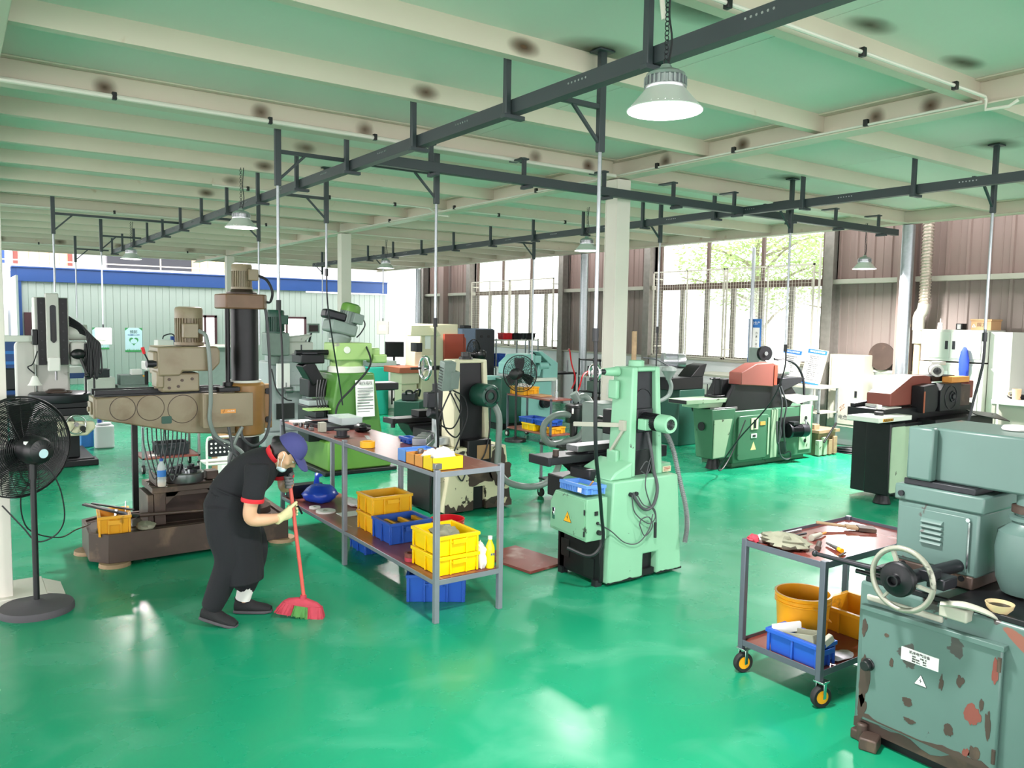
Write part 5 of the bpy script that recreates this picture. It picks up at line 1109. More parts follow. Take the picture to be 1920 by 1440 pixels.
t = B(); t.box(3.83, 4.75, 7.64, 7.86, .88, .93).box(3.82, 3.86, 7.63, 7.87, .875, .935).box(4.15, 4.7, 7.66, 7.84, .93, 1.0); t.mk('table', BLACKM, g, .006); B().cyl((3.87, 7.72, .83), (3.87, 7.72, .88), .025, n=14).mk('table_foot', DARKM, g)
B().prism([(4.0, .87), (4.75, .87), (4.75, .62), (4.2, .62), (4.05, .78)], 'y', 7.62, 7.9).box(4.05, 4.3, 7.3, 7.62, .68, .84).mk('saddle', BLACKM, g, .008); B().box(3.95, 4.28, 7.12, 7.22, .70, .78).mk('linear_scale', ALU, g, .006)
B().box(4.3, 4.55, 7.28, 7.64, 1.0, 1.3).mk('wheel_head', BLACKM, g, .01)
B().tube([(4.60, 6.93, 1.18), (4.66, 6.86, 1.0), (4.64, 6.83, .7), (4.62, 6.80, .48), (4.70, 6.76, .33), (4.90, 6.70, .26), (5.10, 6.66, .27), (5.28, 6.68, .36), (5.45, 6.8, .52), (5.6, 6.95, .66)], .035, 12, 6).mk('dust_hose', HOSE, g)
w_ = E('wood_pallet', 'small timber pallet on the floor left of the cream grinder', 'pallet', (3.9, 7.75, 0))
for i in range(5): B().box(3.66, 3.94, 7.5+i*.1, 7.57+i*.1, .075, .095).mk('slat', TIMBER, w_, .002)
for x in (3.66, 3.90): B().box(x, x+.04, 7.5, 7.97, 0, .075).mk('runner', TIMBER, w_, .002)
# ------------------------------------------------------------------ vacuum unit on a small trolley
v = E('trolley', 'low grey trolley carrying the dust blower behind the mint grinder', 'trolley', (5.85, 6.92, 0))
f = B(); f.box(5.45, 6.3, 6.66, 7.2, .60, .63); f.box(5.45, 6.3, 6.66, 7.2, .20, .22); f.mk('deck', DARKM, v, .003)
for x in (5.46, 6.27):
    for y in (6.67, 7.17):
        lg = B().box(x, x+.025, y, y+.025, .10, .66).mk('leg', FRAMEG, v); cs = B(); cs.cyl((x+.0, y+.012, .05), (x+.03, y+.012, .05), .05, n=18); cs.mk('caster', RUBBER, v); B().box(x-.01, x+.035, y, y+.025, .05, .11).mk('caster_fork', CHROME, v)
bl = E('dust_blower', 'finned aluminium blower with black filter can on the trolley', 'blower', (5.9, 6.9, .63))
for dx, dy, r in ((0, 0, .15), (-.06, -.17, .115)):
    c = V3((6.05+dx, 6.93+dy, .80+(r-.15))); q = B(); q.cyl(c+V3((-.02, -.05, 0)), c+V3((.02, .05, 0)), r*.9, n=36); d = V3((.4, .9, 0)).normalized()*-1; a, b_ = frame(d)
    for i in range(36):
        t = 2*pi*i/36; u = a*cos(t)+b_*sin(t); q.bar(c+u*r*.45+d*.06, c+u*r*1.0+d*.03, .006, .02, up=u.cross(d)); q.bar(c+u*r*.95+d*.06, c+u*r*.95-d*.06, .006, .016, up=u)
    q.cyl(c, c+d*.07, r*.42, n=24); q.mk('finned_housing', ALU, bl)
B().box(5.9, 6.2, 6.75, 7.1, .63, .66).mk('blower_foot', ALU, bl); B().cyl((6.2, 6.95, .78), (6.45, 7.0, .78), .10, n=28).mk('blower_motor', ALU, bl)
k = V3((5.75, 6.95, 0)); B().lathe([(0, .86), (.095, .86), (.10, .87), (.10, 1.03), (.105, 1.035), (.105, 1.06), (.09, 1.07), (0, 1.075)], k, n=32).lathe([(0, .67), (.04, .67), (.045, .86), (0, .86)], k, n=20).mk('filter_can', BLACKP, bl); B().lathe([(.03, .63), (.045, .64), (.045, .69), (0, .69)], k, n=18).mk('filter_port', ALU, bl)
for q in (-2.4, -.9): B().bx((5.75+.104*cos(q), 6.95+.104*sin(q), 1.0), (.006, .02, .06), q).mk('clip', CHROME, bl)
B().tube([(5.66, 6.93, .95), (5.56, 6.92, .97), (5.44, 6.93, .95), (5.33, 6.95, .86), (5.32, 6.94, .72), (5.42, 6.92, .64), (5.58, 6.88, .665), (5.74, 6.86, .70), (5.88, 6.88, .82), (5.95, 6.9, .95), (5.96, 6.92, 1.08), (5.90, 6.95, 1.15), (5.83, 6.98, 1.14)], .036, 12, 6).mk('suction_hose', HOSE, bl)
B().cyl((5.83, 6.98, 1.10), (5.78, 7.0, 1.19), .05, n=18).mk('elbow', HOSE, bl)
B().tube([(6.3, 7.4, 1.35), (6.12, 7.15, 1.42), (5.95, 7.05, 1.38), (5.86, 7.0, 1.25), (5.8, 7.0, 1.15)], .009, 8, 6).mk('air_line', REDP, bl)
# ------------------------------------------------------------------ green grinder by the nearer window
g = E('surface_grinder', 'old dark green grinder with dull red guard in front of the nearer window', 'grinder', (9.4, 7.6, 0))
b = B(); b.box(8.82, 10.62, 7.2, 7.85, .07, .80); b.box(8.86, 10.5, 7.25, 7.8, .0, .07); b.mk('body', PGREEN, g, .012)
pd = B(); pr2(pd, [(8.42, 7.22), (8.84, 7.22), (8.84, 7.52), (8.42, 7.52)], [(8.36, 7.2), (8.84, 7.2), (8.84, 7.55), (8.36, 7.55)], .16, .84); pd.mk('pedestal', PGREEN, g, .01)
B().cyl((8.62, 7.37, 0), (8.62, 7.37, .16), .11, .07, 20).mk('pedestal_foot', BLACKM, g)
B().cyl((8.358, 7.38, .60), (8.352, 7.38, .60), .06, n=24).mk('port_hole', BLACKM, g); B().prism([(8.40, .18), (8.62, .19), (8.76, .70), (8.40, .70)], 'y', 7.185, 7.20).mk('worn_panel', PGREENL, g)
gd_ = B().prism(rrect(9.20, .42, .66, .62, .05), 'y', 7.165, 7.2).mk('door', PGREEN, g, .008); B().box(9.50, 9.535, 7.155, 7.165, .15, .68).mk('door_edge', PGREENL, gd_)
B().box(9.13, 9.28, 7.155, 7.165, .53, .69).mk('door_lock_plate', CREAMC, gd_); B().box(9.185, 9.225, 7.145, 7.155, .55, .67).mk('lock_bar', DARKM, gd_); B().box(9.14, 9.26, 7.157, 7.165, .41, .47).mk('switch_plate', SIGNW, gd_); B().box(9.17, 9.23, 7.152, 7.157, .425, .455).mk('switch', INK, gd_); B().box(9.33, 9.44, 7.157, 7.165, .58, .63).mk('brass_plate', ORBIN, gd_)
c = V3((9.2, 7.163, .29)); q = B(); q.add([c+V3((-.06, 0, -.05)), c+V3((.06, 0, -.05)), c+V3((0, 0, .07))], [(0, 1, 2)]); q.mk('warning_sign', mat('faded yellow sign', 'd9d792', .5), gd_)
B().box(9.62, 9.76, 7.19, 7.2, .09, .78).mk('worn_panel', PGREENL, g); B().box(10.28, 10.55, 7.185, 7.2, .15, .82).mk('worn_panel', PGREENL, g); B().box(9.80, 10.26, 7.17, 7.22, .36, .66).mk('motor_recess', BLACKM, g); B().box(9.82, 9.98, 7.19, 7.2, .12, .3).mk('base_recess', BLACKM, g)
for z in (.62, .28): B().cyl((10.42, 7.187, z), (10.42, 7.18, z), .03, n=14).mk('hole_cover', BLACKM, g)
hmotor(g, (9.92, 7.12, .47), (10.22, 7.02, .47), .095, DARKM, DARKM, ((9.98, 7.08, .58), (.12, .1, .05)))
tb = B(); tb.box(7.93, 8.9, 7.26, 7.6, .925, .985).box(8.2, 10.0, 7.3, 7.6, .86, .925); tb.mk('table', PGREENL, g, .006); B().box(7.925, 7.935, 7.27, 7.59, .93, .98).mk('table_end', BLACKM, g); B().box(8.42, 8.9, 7.22, 7.3, .82, .86).mk('table_way', STEEL, g, .006)
bk = B(); bk.prism([(8.62, .80), (10.1, .80), (10.28, .95), (10.1, 1.12), (8.86, 1.17), (8.74, 1.0)], 'y', 7.24, 7.66); bk.mk('splash_guard', BLACKM, g, .008)
rg = B(); rg.prism([(8.93, 1.16), (9.66, 1.11), (9.70, 1.15), (9.70, 1.42), (9.62, 1.46), (9.25, 1.45), (8.93, 1.33)], 'y', 7.2, 7.42); rg.mk('wheel_guard', REDG, g, .012)
B().box(9.64, 9.705, 7.19, 7.2, 1.14, 1.42).mk('guard_end', REDO, g)
hmotor(g, (9.72, 7.45, 1.36), (10.1, 7.35, 1.36), .12, GREYM, GREYM, ((9.9, 7.3, 1.36), (.16, .07, .14)))
B().box(9.75, 10.2, 7.5, 7.75, 1.42, 1.66).mk('motor_housing', SHEET, g, .02); B().cyl((9.72, 7.46, 1.58), (9.70, 7.40, 1.58), .11, n=28).mk('pulley', BLACKM, g); B().cyl((9.70, 7.40, 1.58), (9.695, 7.385, 1.58), .03, n=16).mk('pulley_hub', CHROME, g)
B().prism([(9.85, 1.02), (10.35, 1.16), (10.35, 1.23), (9.85, 1.23)], 'y', 7.22, 7.5).mk('slide_cover', DARKM, g, .01); B().add([(9.80, 7.2, .98), (10.2, 7.2, .98), (10.68, 7.2, .90), (10.2, 7.18, .84), (9.80, 7.2, .99), (10.2, 7.2, .99), (10.68, 7.2, .91), (10.2, 7.18, .85)], [(0, 1, 2, 3), (7, 6, 5, 4), (0, 4, 5, 1), (1, 5, 6, 2), (2, 6, 7, 3), (3, 7, 4, 0)]).mk('splash_flap', CABG, g)
B().box(10.55, 10.8, 7.25, 7.4, .86, .93).mk('coolant_ledge', PGREENL, g, .005)
B().tube([(9.9, 7.4, 1.5), (10.2, 7.3, 1.45), (10.38, 7.25, 1.25), (10.40, 7.22, .95), (10.38, 7.25, .82)], .018, 8, 6).mk('coolant_hose', CABLE, g)
cb = B()
for pts in ([(9.72, 7.18, 1.15), (9.74, 7.12, .9), (9.70, 7.1, .6), (9.68, 7.1, .3), (9.74, 7.1, .12), (9.85, 7.08, .06), (9.97, 7.1, .08), (9.95, 7.1, .16), (9.84, 7.12, .14)], [(9.76, 7.16, 1.12), (9.82, 7.1, .85), (9.78, 7.1, .6), (9.82, 7.1, .3), (9.86, 7.1, .18)], [(9.66, 7.13, .62), (9.63, 7.1, .45), (9.66, 7.1, .3), (9.72, 7.1, .45), (9.7, 7.12, .62)], [(10.2, 7.02, .55), (10.3, 7.1, .6), (10.36, 7.12, .5), (10.42, 7.12, .45), (10.45, 7.15, .52), (10.35, 7.16, .6)]): cb.tube(pts, .012, 7, 6)
cb.mk('loose_cables', WIRE, g)
bx_ = B(); bx_.box(8.55, 8.86, 7.30, 7.52, .985, 1.02); bx_.box(8.70, 8.84, 7.34, 7.48, 1.02, 1.24); bx_.cyl((8.60, 7.4, 1.02), (8.60, 7.4, 1.26), .022, n=14).cyl((8.52, 7.4, 1.245), (8.72, 7.4, 1.245), .012, n=10).cyl((8.45, 7.38, 1.0), (8.45, 7.38, 1.18), .012, .006, 10)
tag(bx_.mk('dividing_head', BLACKM, None, .006), 'dark dividing head fixture standing on the green grinder table', 'fixture')
wb = E('wood_crates', 'pile of oily timber and metal scraps right of the green grinder', 'crate', (11.0, 7.4, 0))
B().box(10.85, 11.3, 7.25, 7.8, .0, .34).mk('crate_body', TIMBER, wb, .006)
for i in range(4): B().box(10.78+i*.13, 10.86+i*.13, 7.18, 7.25, .02, .25+.04*(i % 2)).mk('plank', PGREENL if i < 2 else TIMBER, wb, .004)
B().box(10.80, 11.34, 7.2, 7.7, .35, .40).box(10.82, 10.95, 7.3, 7.6, .40, .48).mk('lid_board', TIMBER, wb, .004)
tag(B().bar((10.85, 7.15, .22), (11.2, 7.18, .50), .025).mk('grease_gun', BLACKP, None, .004), 'thin dark tool leaning against the timber pile', 'tool')
# ------------------------------------------------------------------ dark grinder at the right
g = E('surface_grinder', 'oil blackened grinder with red guard in front of the grey cabinets', 'grinder', (9.4, 4.9, 0))
b = B(); b.box(8.46, 8.76, 4.76, 5.05, .12, .93).mk('pedestal', BLACKM, g, .012); B().prism(rrect(8.615, .52, .27, .74, .02), 'y', 4.75, 4.762).mk('worn_panel', PGREENL, g)
B().box(8.76, 10.6, 4.86, 5.4, .06, .90).cyl((8.6, 4.9, 0), (8.6, 4.9, .12), .1, .06, 16).mk('body', BLACKM, g, .012); B().box(8.78, 9.2, 4.85, 4.862, .14, .86).mk('green_panel', PGREENL, g)
for z in (.48, .32): B().prism([(0, 0), (.05, .03), (.05, 0)], 'y', 0, .06).mk('clip', CHROME, g).location = (8.72-9.4, 4.74-4.9, z)
t = B(); t.box(8.18, 8.85, 4.74, 5.12, .955, 1.01).mk('table', CABW, g, .006); B().box(8.26, 8.46, 4.735, 4.74, .965, .995).mk('hazard_strip', SIGNY, g)
for i in range(9): B().prism([(8.262+i*.022, .966), (8.272+i*.022, .966), (8.284+i*.022, .994), (8.274+i*.022, .994)], 'y', 4.732, 4.735).mk('hazard_stripe', INK, g)
B().box(8.6, 10.6, 4.92, 5.38, .90, 1.06).prism([(8.62, 1.06), (9.2, 1.06), (9.2, 1.14), (8.62, 1.10)], 'y', 5.3, 5.36).mk('table_ways', BLACKM, g, .006)
for i in range(3): tag(B().box(8.66+i*.06, 9.0+i*.05, 4.95+i*.1, 5.07+i*.1, 1.062, 1.075+i*.01).mk('steel_plate', CABW if i != 1 else ALU, None, .002), ['pale sheet at the left end of the dark grinder ways', 'middle steel sheet on the dark grinder ways', 'longest pale sheet on the dark grinder ways by the red guard'][i], 'plate')
tag(B().cyl((8.5, 4.93, 1.011), (8.5, 4.93, 1.045), .05, n=24).mk('round_gauge', BLACKP, None, .004), 'small black round dish on the pale table end of the dark grinder', 'dish')
tag(B().cyl((8.62, 5.0, 1.062), (8.62, 5.0, 1.11), .03, n=16).mk('small_cup', PLASTW, None, .003), 'small white cup at the end of the dark grinder ways', 'cup')
rg = B(); rg.prism([(8.85, 1.08), (9.75, 1.08), (9.75, 1.40), (9.6, 1.42), (9.32, 1.42), (8.85, 1.22)], 'y', 5.0, 5.3); rg.mk('wheel_guard', REDG, g, .012)
B().prism([(9.28, 1.0), (9.28, 1.31), (9.52, 1.33), (9.60, 1.28), (9.60, 1.06), (9.54, 1.0)], 'y', 4.84, 4.99).mk('guard_flap', BLACKM, g, .004); B().prism([(9.62, 1.0), (9.62, 1.25), (9.70, 1.33), (10.1, 1.33), (10.1, 1.0)], 'y', 4.82, 4.98).mk('guard_door', BLACKM, g, .006)
B().ring((9.86, 4.818, 1.16), (0, 1, 0), .14, .005, 32, 6).ring((9.9, 4.816, 1.17), (0, 1, 0), .06, .008, 24, 6).cyl((9.9, 4.82, 1.17), (9.9, 4.80, 1.17), .03, n=16).mk('guard_boss', DARKM, g); B().box(9.272, 9.30, 4.835, 4.84, 1.0, 1.25).mk('worn_edge', BROWNT, g)
B().box(10.12, 10.42, 4.86, 5.2, 1.04, 1.30).mk('dresser_box', BROWNI, g, .01); B().box(10.46, 10.58, 4.9, 5.1, 1.12, 1.34).mk('red_box', REDG, g, .01); tag(B().box(9.95, 10.38, 4.86, 4.985, 1.331, 1.40).mk('wood_block', ORBIN, None, .006), 'amber wooden block on top of the dark grinder guard', 'block')
hmotor(g, (10.1, 5.15, 1.47), (9.82, 4.98, 1.47), .075, GREYM, GREYM, ((10.0, 5.06, 1.56), (.16, .1, .04))); B().box(9.7, 10.3, 5.0, 5.3, 1.34, 1.41).mk('motor_mount', BLACKM, g, .008)
B().add([(10.2, 4.8, 1.0), (10.9, 4.75, .92), (10.7, 4.5, .86), (10.1, 4.62, .96), (10.2, 4.8, .99), (10.9, 4.75, .91), (10.7, 4.5, .85), (10.1, 4.62, .95)], [(0, 1, 2, 3), (7, 6, 5, 4), (0, 4, 5, 1), (1, 5, 6, 2), (2, 6, 7, 3), (3, 7, 4, 0)]).box(9.3, 10.7, 4.70, 4.92, .80, .93).mk('splash_tray', BLACKM, g, .004)
# ------------------------------------------------------------------ front right teal machine
g = E('tool_grinder', 'large chipped grey teal machine with hand wheel at the right front', 'grinding machine', (3.95, 1.6, 0))
b = B(); b.box(3.57, 4.35, .45, 2.12, .05, .775); b.mk('cabinet', TEALD, g, .014); B().box(3.60, 4.32, .5, 2.09, .0, .05).mk('plinth', BLACKM, g)
B().box(3.53, 3.62, 2.03, 2.11, 0, .05).cyl((3.55, 2.06, 0), (3.55, 2.06, .09), .025, n=14).bx((3.52, 2.0, .03), (.1, .08, .06), .3).mk('levelling_foot', BROWNI, g, .008)
dr = B(); dr.prism([(1.46, .135), (2.08, .105), (2.09, .655), (1.46, .665)], 'x', 3.545, 3.57); dr_ = dr.mk('door', TEALD, g, .008)
jag(g, 'x', 3.569, .9, 2.115, .05, .05, .05); jag(dr_, 'x', 3.544, 1.47, 2.075, .125, .012, .03)
for u, z, ru, rz, m in ((1.565, .345, .032, .045, REDG), (1.655, .235, .020, .03, None), (1.62, .47, .016, .026, None), (1.70, .435, .009, .034, None), (1.845, .285, .022, .022, None), (1.83, .20, .025, .012, None), (1.545, .18, .022, .028, None), (1.58, .115+.05, .015, .02, REDG), (1.50, .33, .012, .06, None), (1.485, .56, .012, .05, REDG), (1.93, .44, .010, .022, None), (2.06, .30, .024, .10, None), (2.065, .17, .02, .05, None), (2.07, .56, .012, .035, None), (1.96, .56, .012, .008, None), (1.53, .40, .008, .03, None)): blot(dr_, 'x', 3.5443, u, z, ru, rz, m, int(u*100))
B().prism([(1.45, .66), (2.09, .65), (2.09, .672), (1.45, .685)], 'x', 3.53, 3.57).mk('door_top_edge', TEALM, g, .003)
ds = B(); ds.cyl((3.545, 2.04, .39), (3.535, 2.04, .39), .03, n=16).cyl((3.535, 2.04, .39), (3.505, 2.04, .39), .024, n=16); ds.mk('door_knob', BLACKP, dr_, .004)
pl = B(); pl.box(3.541, 3.545, 1.715, 1.885, .475, .535).mk('name_plate', SIGNW, dr_); text('机床电气设备', (3.540, 1.80, .521), .016, (0, -1, 0), (0, 0, 1), INK, dr_)
for k, s_ in enumerate(('型号        日期  月', '额定电压      编号', '频率 50Hz     380V')): text(s_, (3.540, 1.80, .505-k*.011), .0085, (0, -1, 0), (0, 0, 1), INK, dr_)
tri_sign(dr_, (3.544, 1.79, .405), (0, -1, 0), (0, 0, 1), .052, SIGNW, INK)
for z in (.6, .2): B().cyl((3.54, 1.468, z-.03), (3.54, 1.468, z+.03), .008, n=10).mk('hinge', BROWNI, dr_)
tr_ = B(); tr_.box(3.60, 4.33, .5, 1.74, .775, .785); tr_.box(3.58, 3.60, 1.2, 2.10, .775, .80).box(3.60, 4.3, 2.08, 2.11, .775, .83).box(3.585, 3.60, 1.9, 2.11, .80, .83); tr_.mk('coolant_tray', BLACKM, g, .004)
lh = B(); lh.box(3.85, 4.30, 1.72, 2.11, .84, 1.145); lh.mk('head_block', TEALM, g, .012); B().box(3.84, 4.30, 1.73, 2.10, .785, .845).mk('slide_base', BROWNI, g, .006)
for y in (2.06, 1.95, 1.78): B().cyl((3.842, y, .83), (3.835, y, .83), .014, n=12).mk('bolt', BLACKM, g)
B().box(3.84, 4.32, 1.70, 2.125, 1.145, 1.225).mk('head_cover', TEALM, g, .01); B().cyl((3.842, 2.085, 1.18), (3.825, 2.085, 1.18), .014, n=16).mk('plug_button', DARKM, g)
vd_ = B().box(3.842, 3.85, 1.765, 2.10, .86, 1.12).mk('vent_door', TEALM, g, .004)
for k in range(5):
    z = 1.062-k*.025; lv = B(); lv.add([(3.842, 1.985, z), (3.842, 1.875, z), (3.842, 1.985, z+.018), (3.842, 1.875, z+.018), (3.824, 1.98, z), (3.824, 1.88, z), (3.832, 1.98, z+.01), (3.832, 1.88, z+.01)], [(0, 1, 5, 4), (4, 5, 7, 6), (6, 7, 3, 2), (0, 4, 6, 2), (1, 3, 7, 5), (0, 2, 3, 1)]); lv.mk('louvre', TEALM, vd_, .001)
B().box(3.838, 3.844, 1.755, 1.762, .88, 1.10).cyl((3.84, 1.765, 1.11), (3.835, 1.765, 1.11), .01, n=10).mk('door_hinge', CHROME, vd_)
up = B(); up.box(3.90, 4.35, 1.52, 2.07, 1.255, 1.515); up.box(3.845, 3.90, 1.95, 2.075, 1.255, 1.515); up.mk('wheel_housing', TEALM, g, .012); B().box(3.86, 4.30, 1.75, 2.09, 1.225, 1.255).mk('swivel_plate', DARKM, g, .004); B().box(3.90, 4.2, 2.07, 2.085, 1.28, 1.50).mk('housing_edge', PLASTW, g)
for z in (1.42, 1.33): B().box(3.91, 3.93, 2.085, 2.105, z, z+.02).mk('clip', CHROME, g)
B().lathe([(0, 0), (.055, 0), (.058, .008), (.05, .02), (.025, .024), (0, .024)], (4.15, 1.72, 1.518), n=28).mk('filler_cap', PLASTW, g)
cyl_ = B(); cyl_.lathe([(0, .80), (.10, .80), (.125, .86), (.135, 1.0), (.125, 1.08), (.075, 1.115), (.07, 1.13), (.085, 1.135), (.085, 1.15), (.06, 1.155), (.06, 1.255), (0, 1.255)], (3.98, 1.56, 0), n=36); cyl_.mk('spindle_column', TEALM, g); B().lathe([(.06, 1.165), (.078, 1.17), (.078, 1.20), (.06, 1.205)], (3.98, 1.56, 0), n=28).cyl((3.92, 1.50, 1.18), (3.88, 1.46, 1.18), .024, n=16).mk('clamp_ring', BROWNI, g)
B().prism([(1.45, .86), (1.3, .95), (1.3, 1.1), (1.42, 1.06)], 'x', 3.93, 4.1).mk('side_cover', TEALM, g, .01)
handwheel(g, (3.42, 1.835, .885), (-1, 0, 0), .15, .0125, mat('worn grey wheel rim', '9b9b8e', .35, .3, var=.15, wear=('5a5a52', .68, 14.)), .03, 3, knob=False)
dk = B(); dk.lathe([(0, .02), (.02, .02), (.02, .045), (.026, .045), (.026, .02), (.032, .015), (.072, .012), (.078, .005), (.078, -.02), (0, -.02)], (3.40, 1.845, .885), (-1, 0, 0), 36); dk.mk('dial', BLACKM, g); B().cyl((3.42, 1.83, .885), (3.86, 1.80, .885), .03, n=18).bx((3.55, 1.78, .90), (.09, .06, .05)).bx((3.62, 1.76, .86), (.12, .08, .05)).mk('wheel_shaft', DARKM, g, .006)
lvr = B(); lvr.tube([(3.46, 1.95, .885), (3.45, 2.08, .885), (3.44, 2.27, .885)], [.017, .014, .010], 12, 3); lvr.ball((3.44, 2.285, .885), .016, 14, 10); lvr.mk('lever', DARKM, g); B().cyl((3.5, 1.95, .84), (3.48, 2.09, .845), .011, n=12).cyl((3.5, 1.9, .84), (3.5, 2.0, .842), .018, n=14).mk('short_lever', BLACKM, g)
B().box(3.56, 3.60, 1.72, 2.08, .69, .72).box(3.52, 3.60, 1.60, 1.72, .735, .79).mk('slide_rail', CABG, g, .008); B().tube([(3.50, 1.70, .80), (3.52, 1.62, .815), (3.56, 1.55, .80), (3.60, 1.5, .77)], [.02, .028, .024, .012], 10, 5, flat=.5).mk('stop_lever', CABG, g)
B().box(3.53, 3.57, .9, 1.3, .12, .42).mk('side_door', TEALM, g, .008)
bw = B(); bw.lathe([(0, 0), (.025, 0), (.028, .004), (.05, .03), (.056, .05), (.052, .05), (.046, .032), (.02, .012), (0, .012)], (3.62, 1.515, .786), n=32); tag(bw.mk('bowl', BOWLC), 'cream bowl standing on the teal machine black tray', 'bowl'); tag(B().lathe([(0, .035), (.048, .035), (.048, .036), (0, .036)], (3.62, 1.515, .786), n=24).mk('oil', BLACKM), 'dark oil inside the cream bowl', 'oil')
w_ = E('water_bottle', 'clear bottle with blue cap lying on the teal machine tray at the frame edge', 'bottle', (3.70, 1.36, .786)); B().lathe([(0, 0), (.03, 0), (.032, .02), (.032, .13), (.014, .17), (.014, .18), (0, .18)], (3.69, 1.33, .82), (-.25, .9, 0), 20).mk('body', CLEAR, w_); B().cyl((3.645, 1.498-.0, .82), (3.639, 1.519, .82), .017, n=16).mk('cap', INKB, w_)
w_.location = (3.80, 1.17, .786)
# ------------------------------------------------------------------ tool cart
c = E('tool_cart', 'grey steel two-shelf tool cart beside the teal machine', 'cart', (4.18, 2.63, 0))
X0, X1, Y0, Y1 = 3.655, 4.70, 2.365, 2.90
for z in (.745, .165):
    f = B()
    for y in (Y0+.003, Y1-.008): f.box(X0+.02, X1-.02, y, y+.005, z, z+.035)
    for x in (X0+.003, X1-.008): f.box(x, x+.005, Y0+.02, Y1-.02, z, z+.035)
    f.box(X0+.01, X1-.01, Y0+.01, Y1-.01, z, z+.004)
    f.mk('shelf_frame', FRAMED, c, .002)
for x in (X0, X1-.032):
    for y in (Y0, Y1-.032): B().box(x, x+.032, y, y+.032, .145, .785).mk('leg', FRAMED, c, .003)
B().box(X0+.01, X1-.01, Y0+.01, Y1-.01, .749, .762).mk('top_board', WOODB, c); B().box(X0+.01, X1-.01, Y0+.01, Y1-.01, .169, .182).mk('shelf_board', WOODB, c)
for x in (X0+.03, X1-.04):
    for y in (Y0+.01, Y1-.02):
        k = B(); k.lathe([(.036, -.016), (.052, -.018), (.058, -.01), (.058, .01), (.052, .018), (.036, .016), (.036, -.016)], (x, y, .058), (.35, 1, 0), 28); wl_ = k.mk('tyre', RUBBER, c); q = B(); q.cyl((x-.005, y-.014, .058), (x+.005, y+.014, .058), .036, n=20); q.mk('wheel_hub', ORP, wl_); B().box(x-.012, x+.012, y-.026, y-.021, .05, .14).box(x-.012, x+.012, y+.021, y+.026, .05, .14).box(x-.03, x+.03, y-.03, y+.03, .135, .146).mk('caster_fork', CHROME, c, .002)
pail(4.02, 2.735, .183, .152, .27, ORP, 'orange yellow pail with handle on the cart lower shelf')
bt = tote(3.68, 3.85, 2.40, 2.73, .183, .315, BLU, 'blue tote of scrap on the cart lower shelf')
tag(B().bar((3.70, 2.70, .31), (3.84, 2.62, .325), .02, .05).mk('pale_strip', PAPER), 'pale strip lying across the blue tote on the cart', 'strip')
bo = B(Matrix.Translation((3.765, 2.53, .265)) @ Matrix.Rotation(R(90), 4, 'Z') @ Matrix.Rotation(R(12), 4, 'Y')); bo.box(-.09, .10, -.055, .055, 0, .006).box(-.09, .10, -.055, -.049, .006, .07).box(-.09, .10, .049, .055, .006, .07).box(-.09, -.084, -.049, .049, .006, .07); tag(bo.mk('open_box', OLIVE, None, .002), 'old olive open box lying in the blue tote on the cart', 'box')
tag(B().bar((3.72, 2.42, .30), (3.80, 2.40, .345), .03, .04).mk('grey_clamp', CABG, None, .004), 'grey clamp at the right end of the blue tote on the cart', 'clamp')
tote(4.24, 4.60, 2.47, 2.82, .183, .33, YELD, 'oil stained yellow tote at the back right of the cart lower shelf')
crumple('newspaper', mat('printed newspaper', 'cfcbd2', .8, var=.25, vs=30), (3.96, 2.44, .183), (.09, .05, .012), 'crumpled newspaper on the near edge of the cart lower shelf', 'paper', 41)
crumple('work_glove', OLIVE, (3.80, 2.71, .763), (.10, .14, .04), 'olive work glove lying on the cart top near its left edge', 'glove', 51, amp=.45)
crumple('red_rag', BROOMR, (3.705, 2.86, .763), (.035, .035, .025), 'small red rag on the left corner of the cart top', 'rag', 53)
crumple('white_rag', WHCL, (3.76, 2.845, .763), (.045, .03, .022), 'small white rag beside the red rag on the cart top', 'rag', 57)
def tool(p, q, r, m, label, cat, r2=None, nm='hand_tool'): tag(B().cyl(p, q, r, r2, 12).mk(nm, m), label, cat)
z = .775
tool((3.86, 2.86, z), (4.15, 2.86, z), .008, STEEL, 'long steel rod near the back edge of the cart top', 'rod'); tool((3.92, 2.80, z), (4.10, 2.79, z), .007, DARKM, 'dark rod beside the long steel rod on the cart', 'rod')
tool((4.02, 2.70, z+.006), (4.14, 2.72, z+.006), .018, CABG, 'grey spindle lying in the middle of the cart top', 'tool', .012); tool((4.14, 2.72, z+.004), (4.22, 2.74, z), .006, ORBIN, 'thin amber pin in line with the grey spindle on the cart', 'tool')
tool((3.87, 2.56, z+.003), (3.98, 2.62, z+.003), .014, BROWNI, 'dark rust brown bar on the cart top', 'bar'); tool((4.02, 2.60, z), (3.965, 2.49, z), .006, STEEL, 'chisel with amber tip on the cart top', 'chisel', .013); tool((3.965, 2.49, z), (3.95, 2.46, z), .013, SIGNY, 'amber end of the chisel on the cart top', 'chisel tip')
tool((3.86, 2.42, z-.004), (3.95, 2.44, z-.004), .006, BROWNI, 'small dark rod near the front edge of the cart top', 'rod')
pb = E('paint_brush', 'wide wooden handled brush at the far side of the cart top', 'brush', (4.45, 2.72, .763)); B().bar((4.30, 2.86, .80), (4.42, 2.74, .785), .028, .016).bar((4.42, 2.74, .785), (4.47, 2.69, .78), .075, .02).mk('handle', TIMBER, pb, .006); B().bar((4.47, 2.69, .78), (4.54, 2.62, .775), .085, .022).mk('bristles', BROWNI, pb)
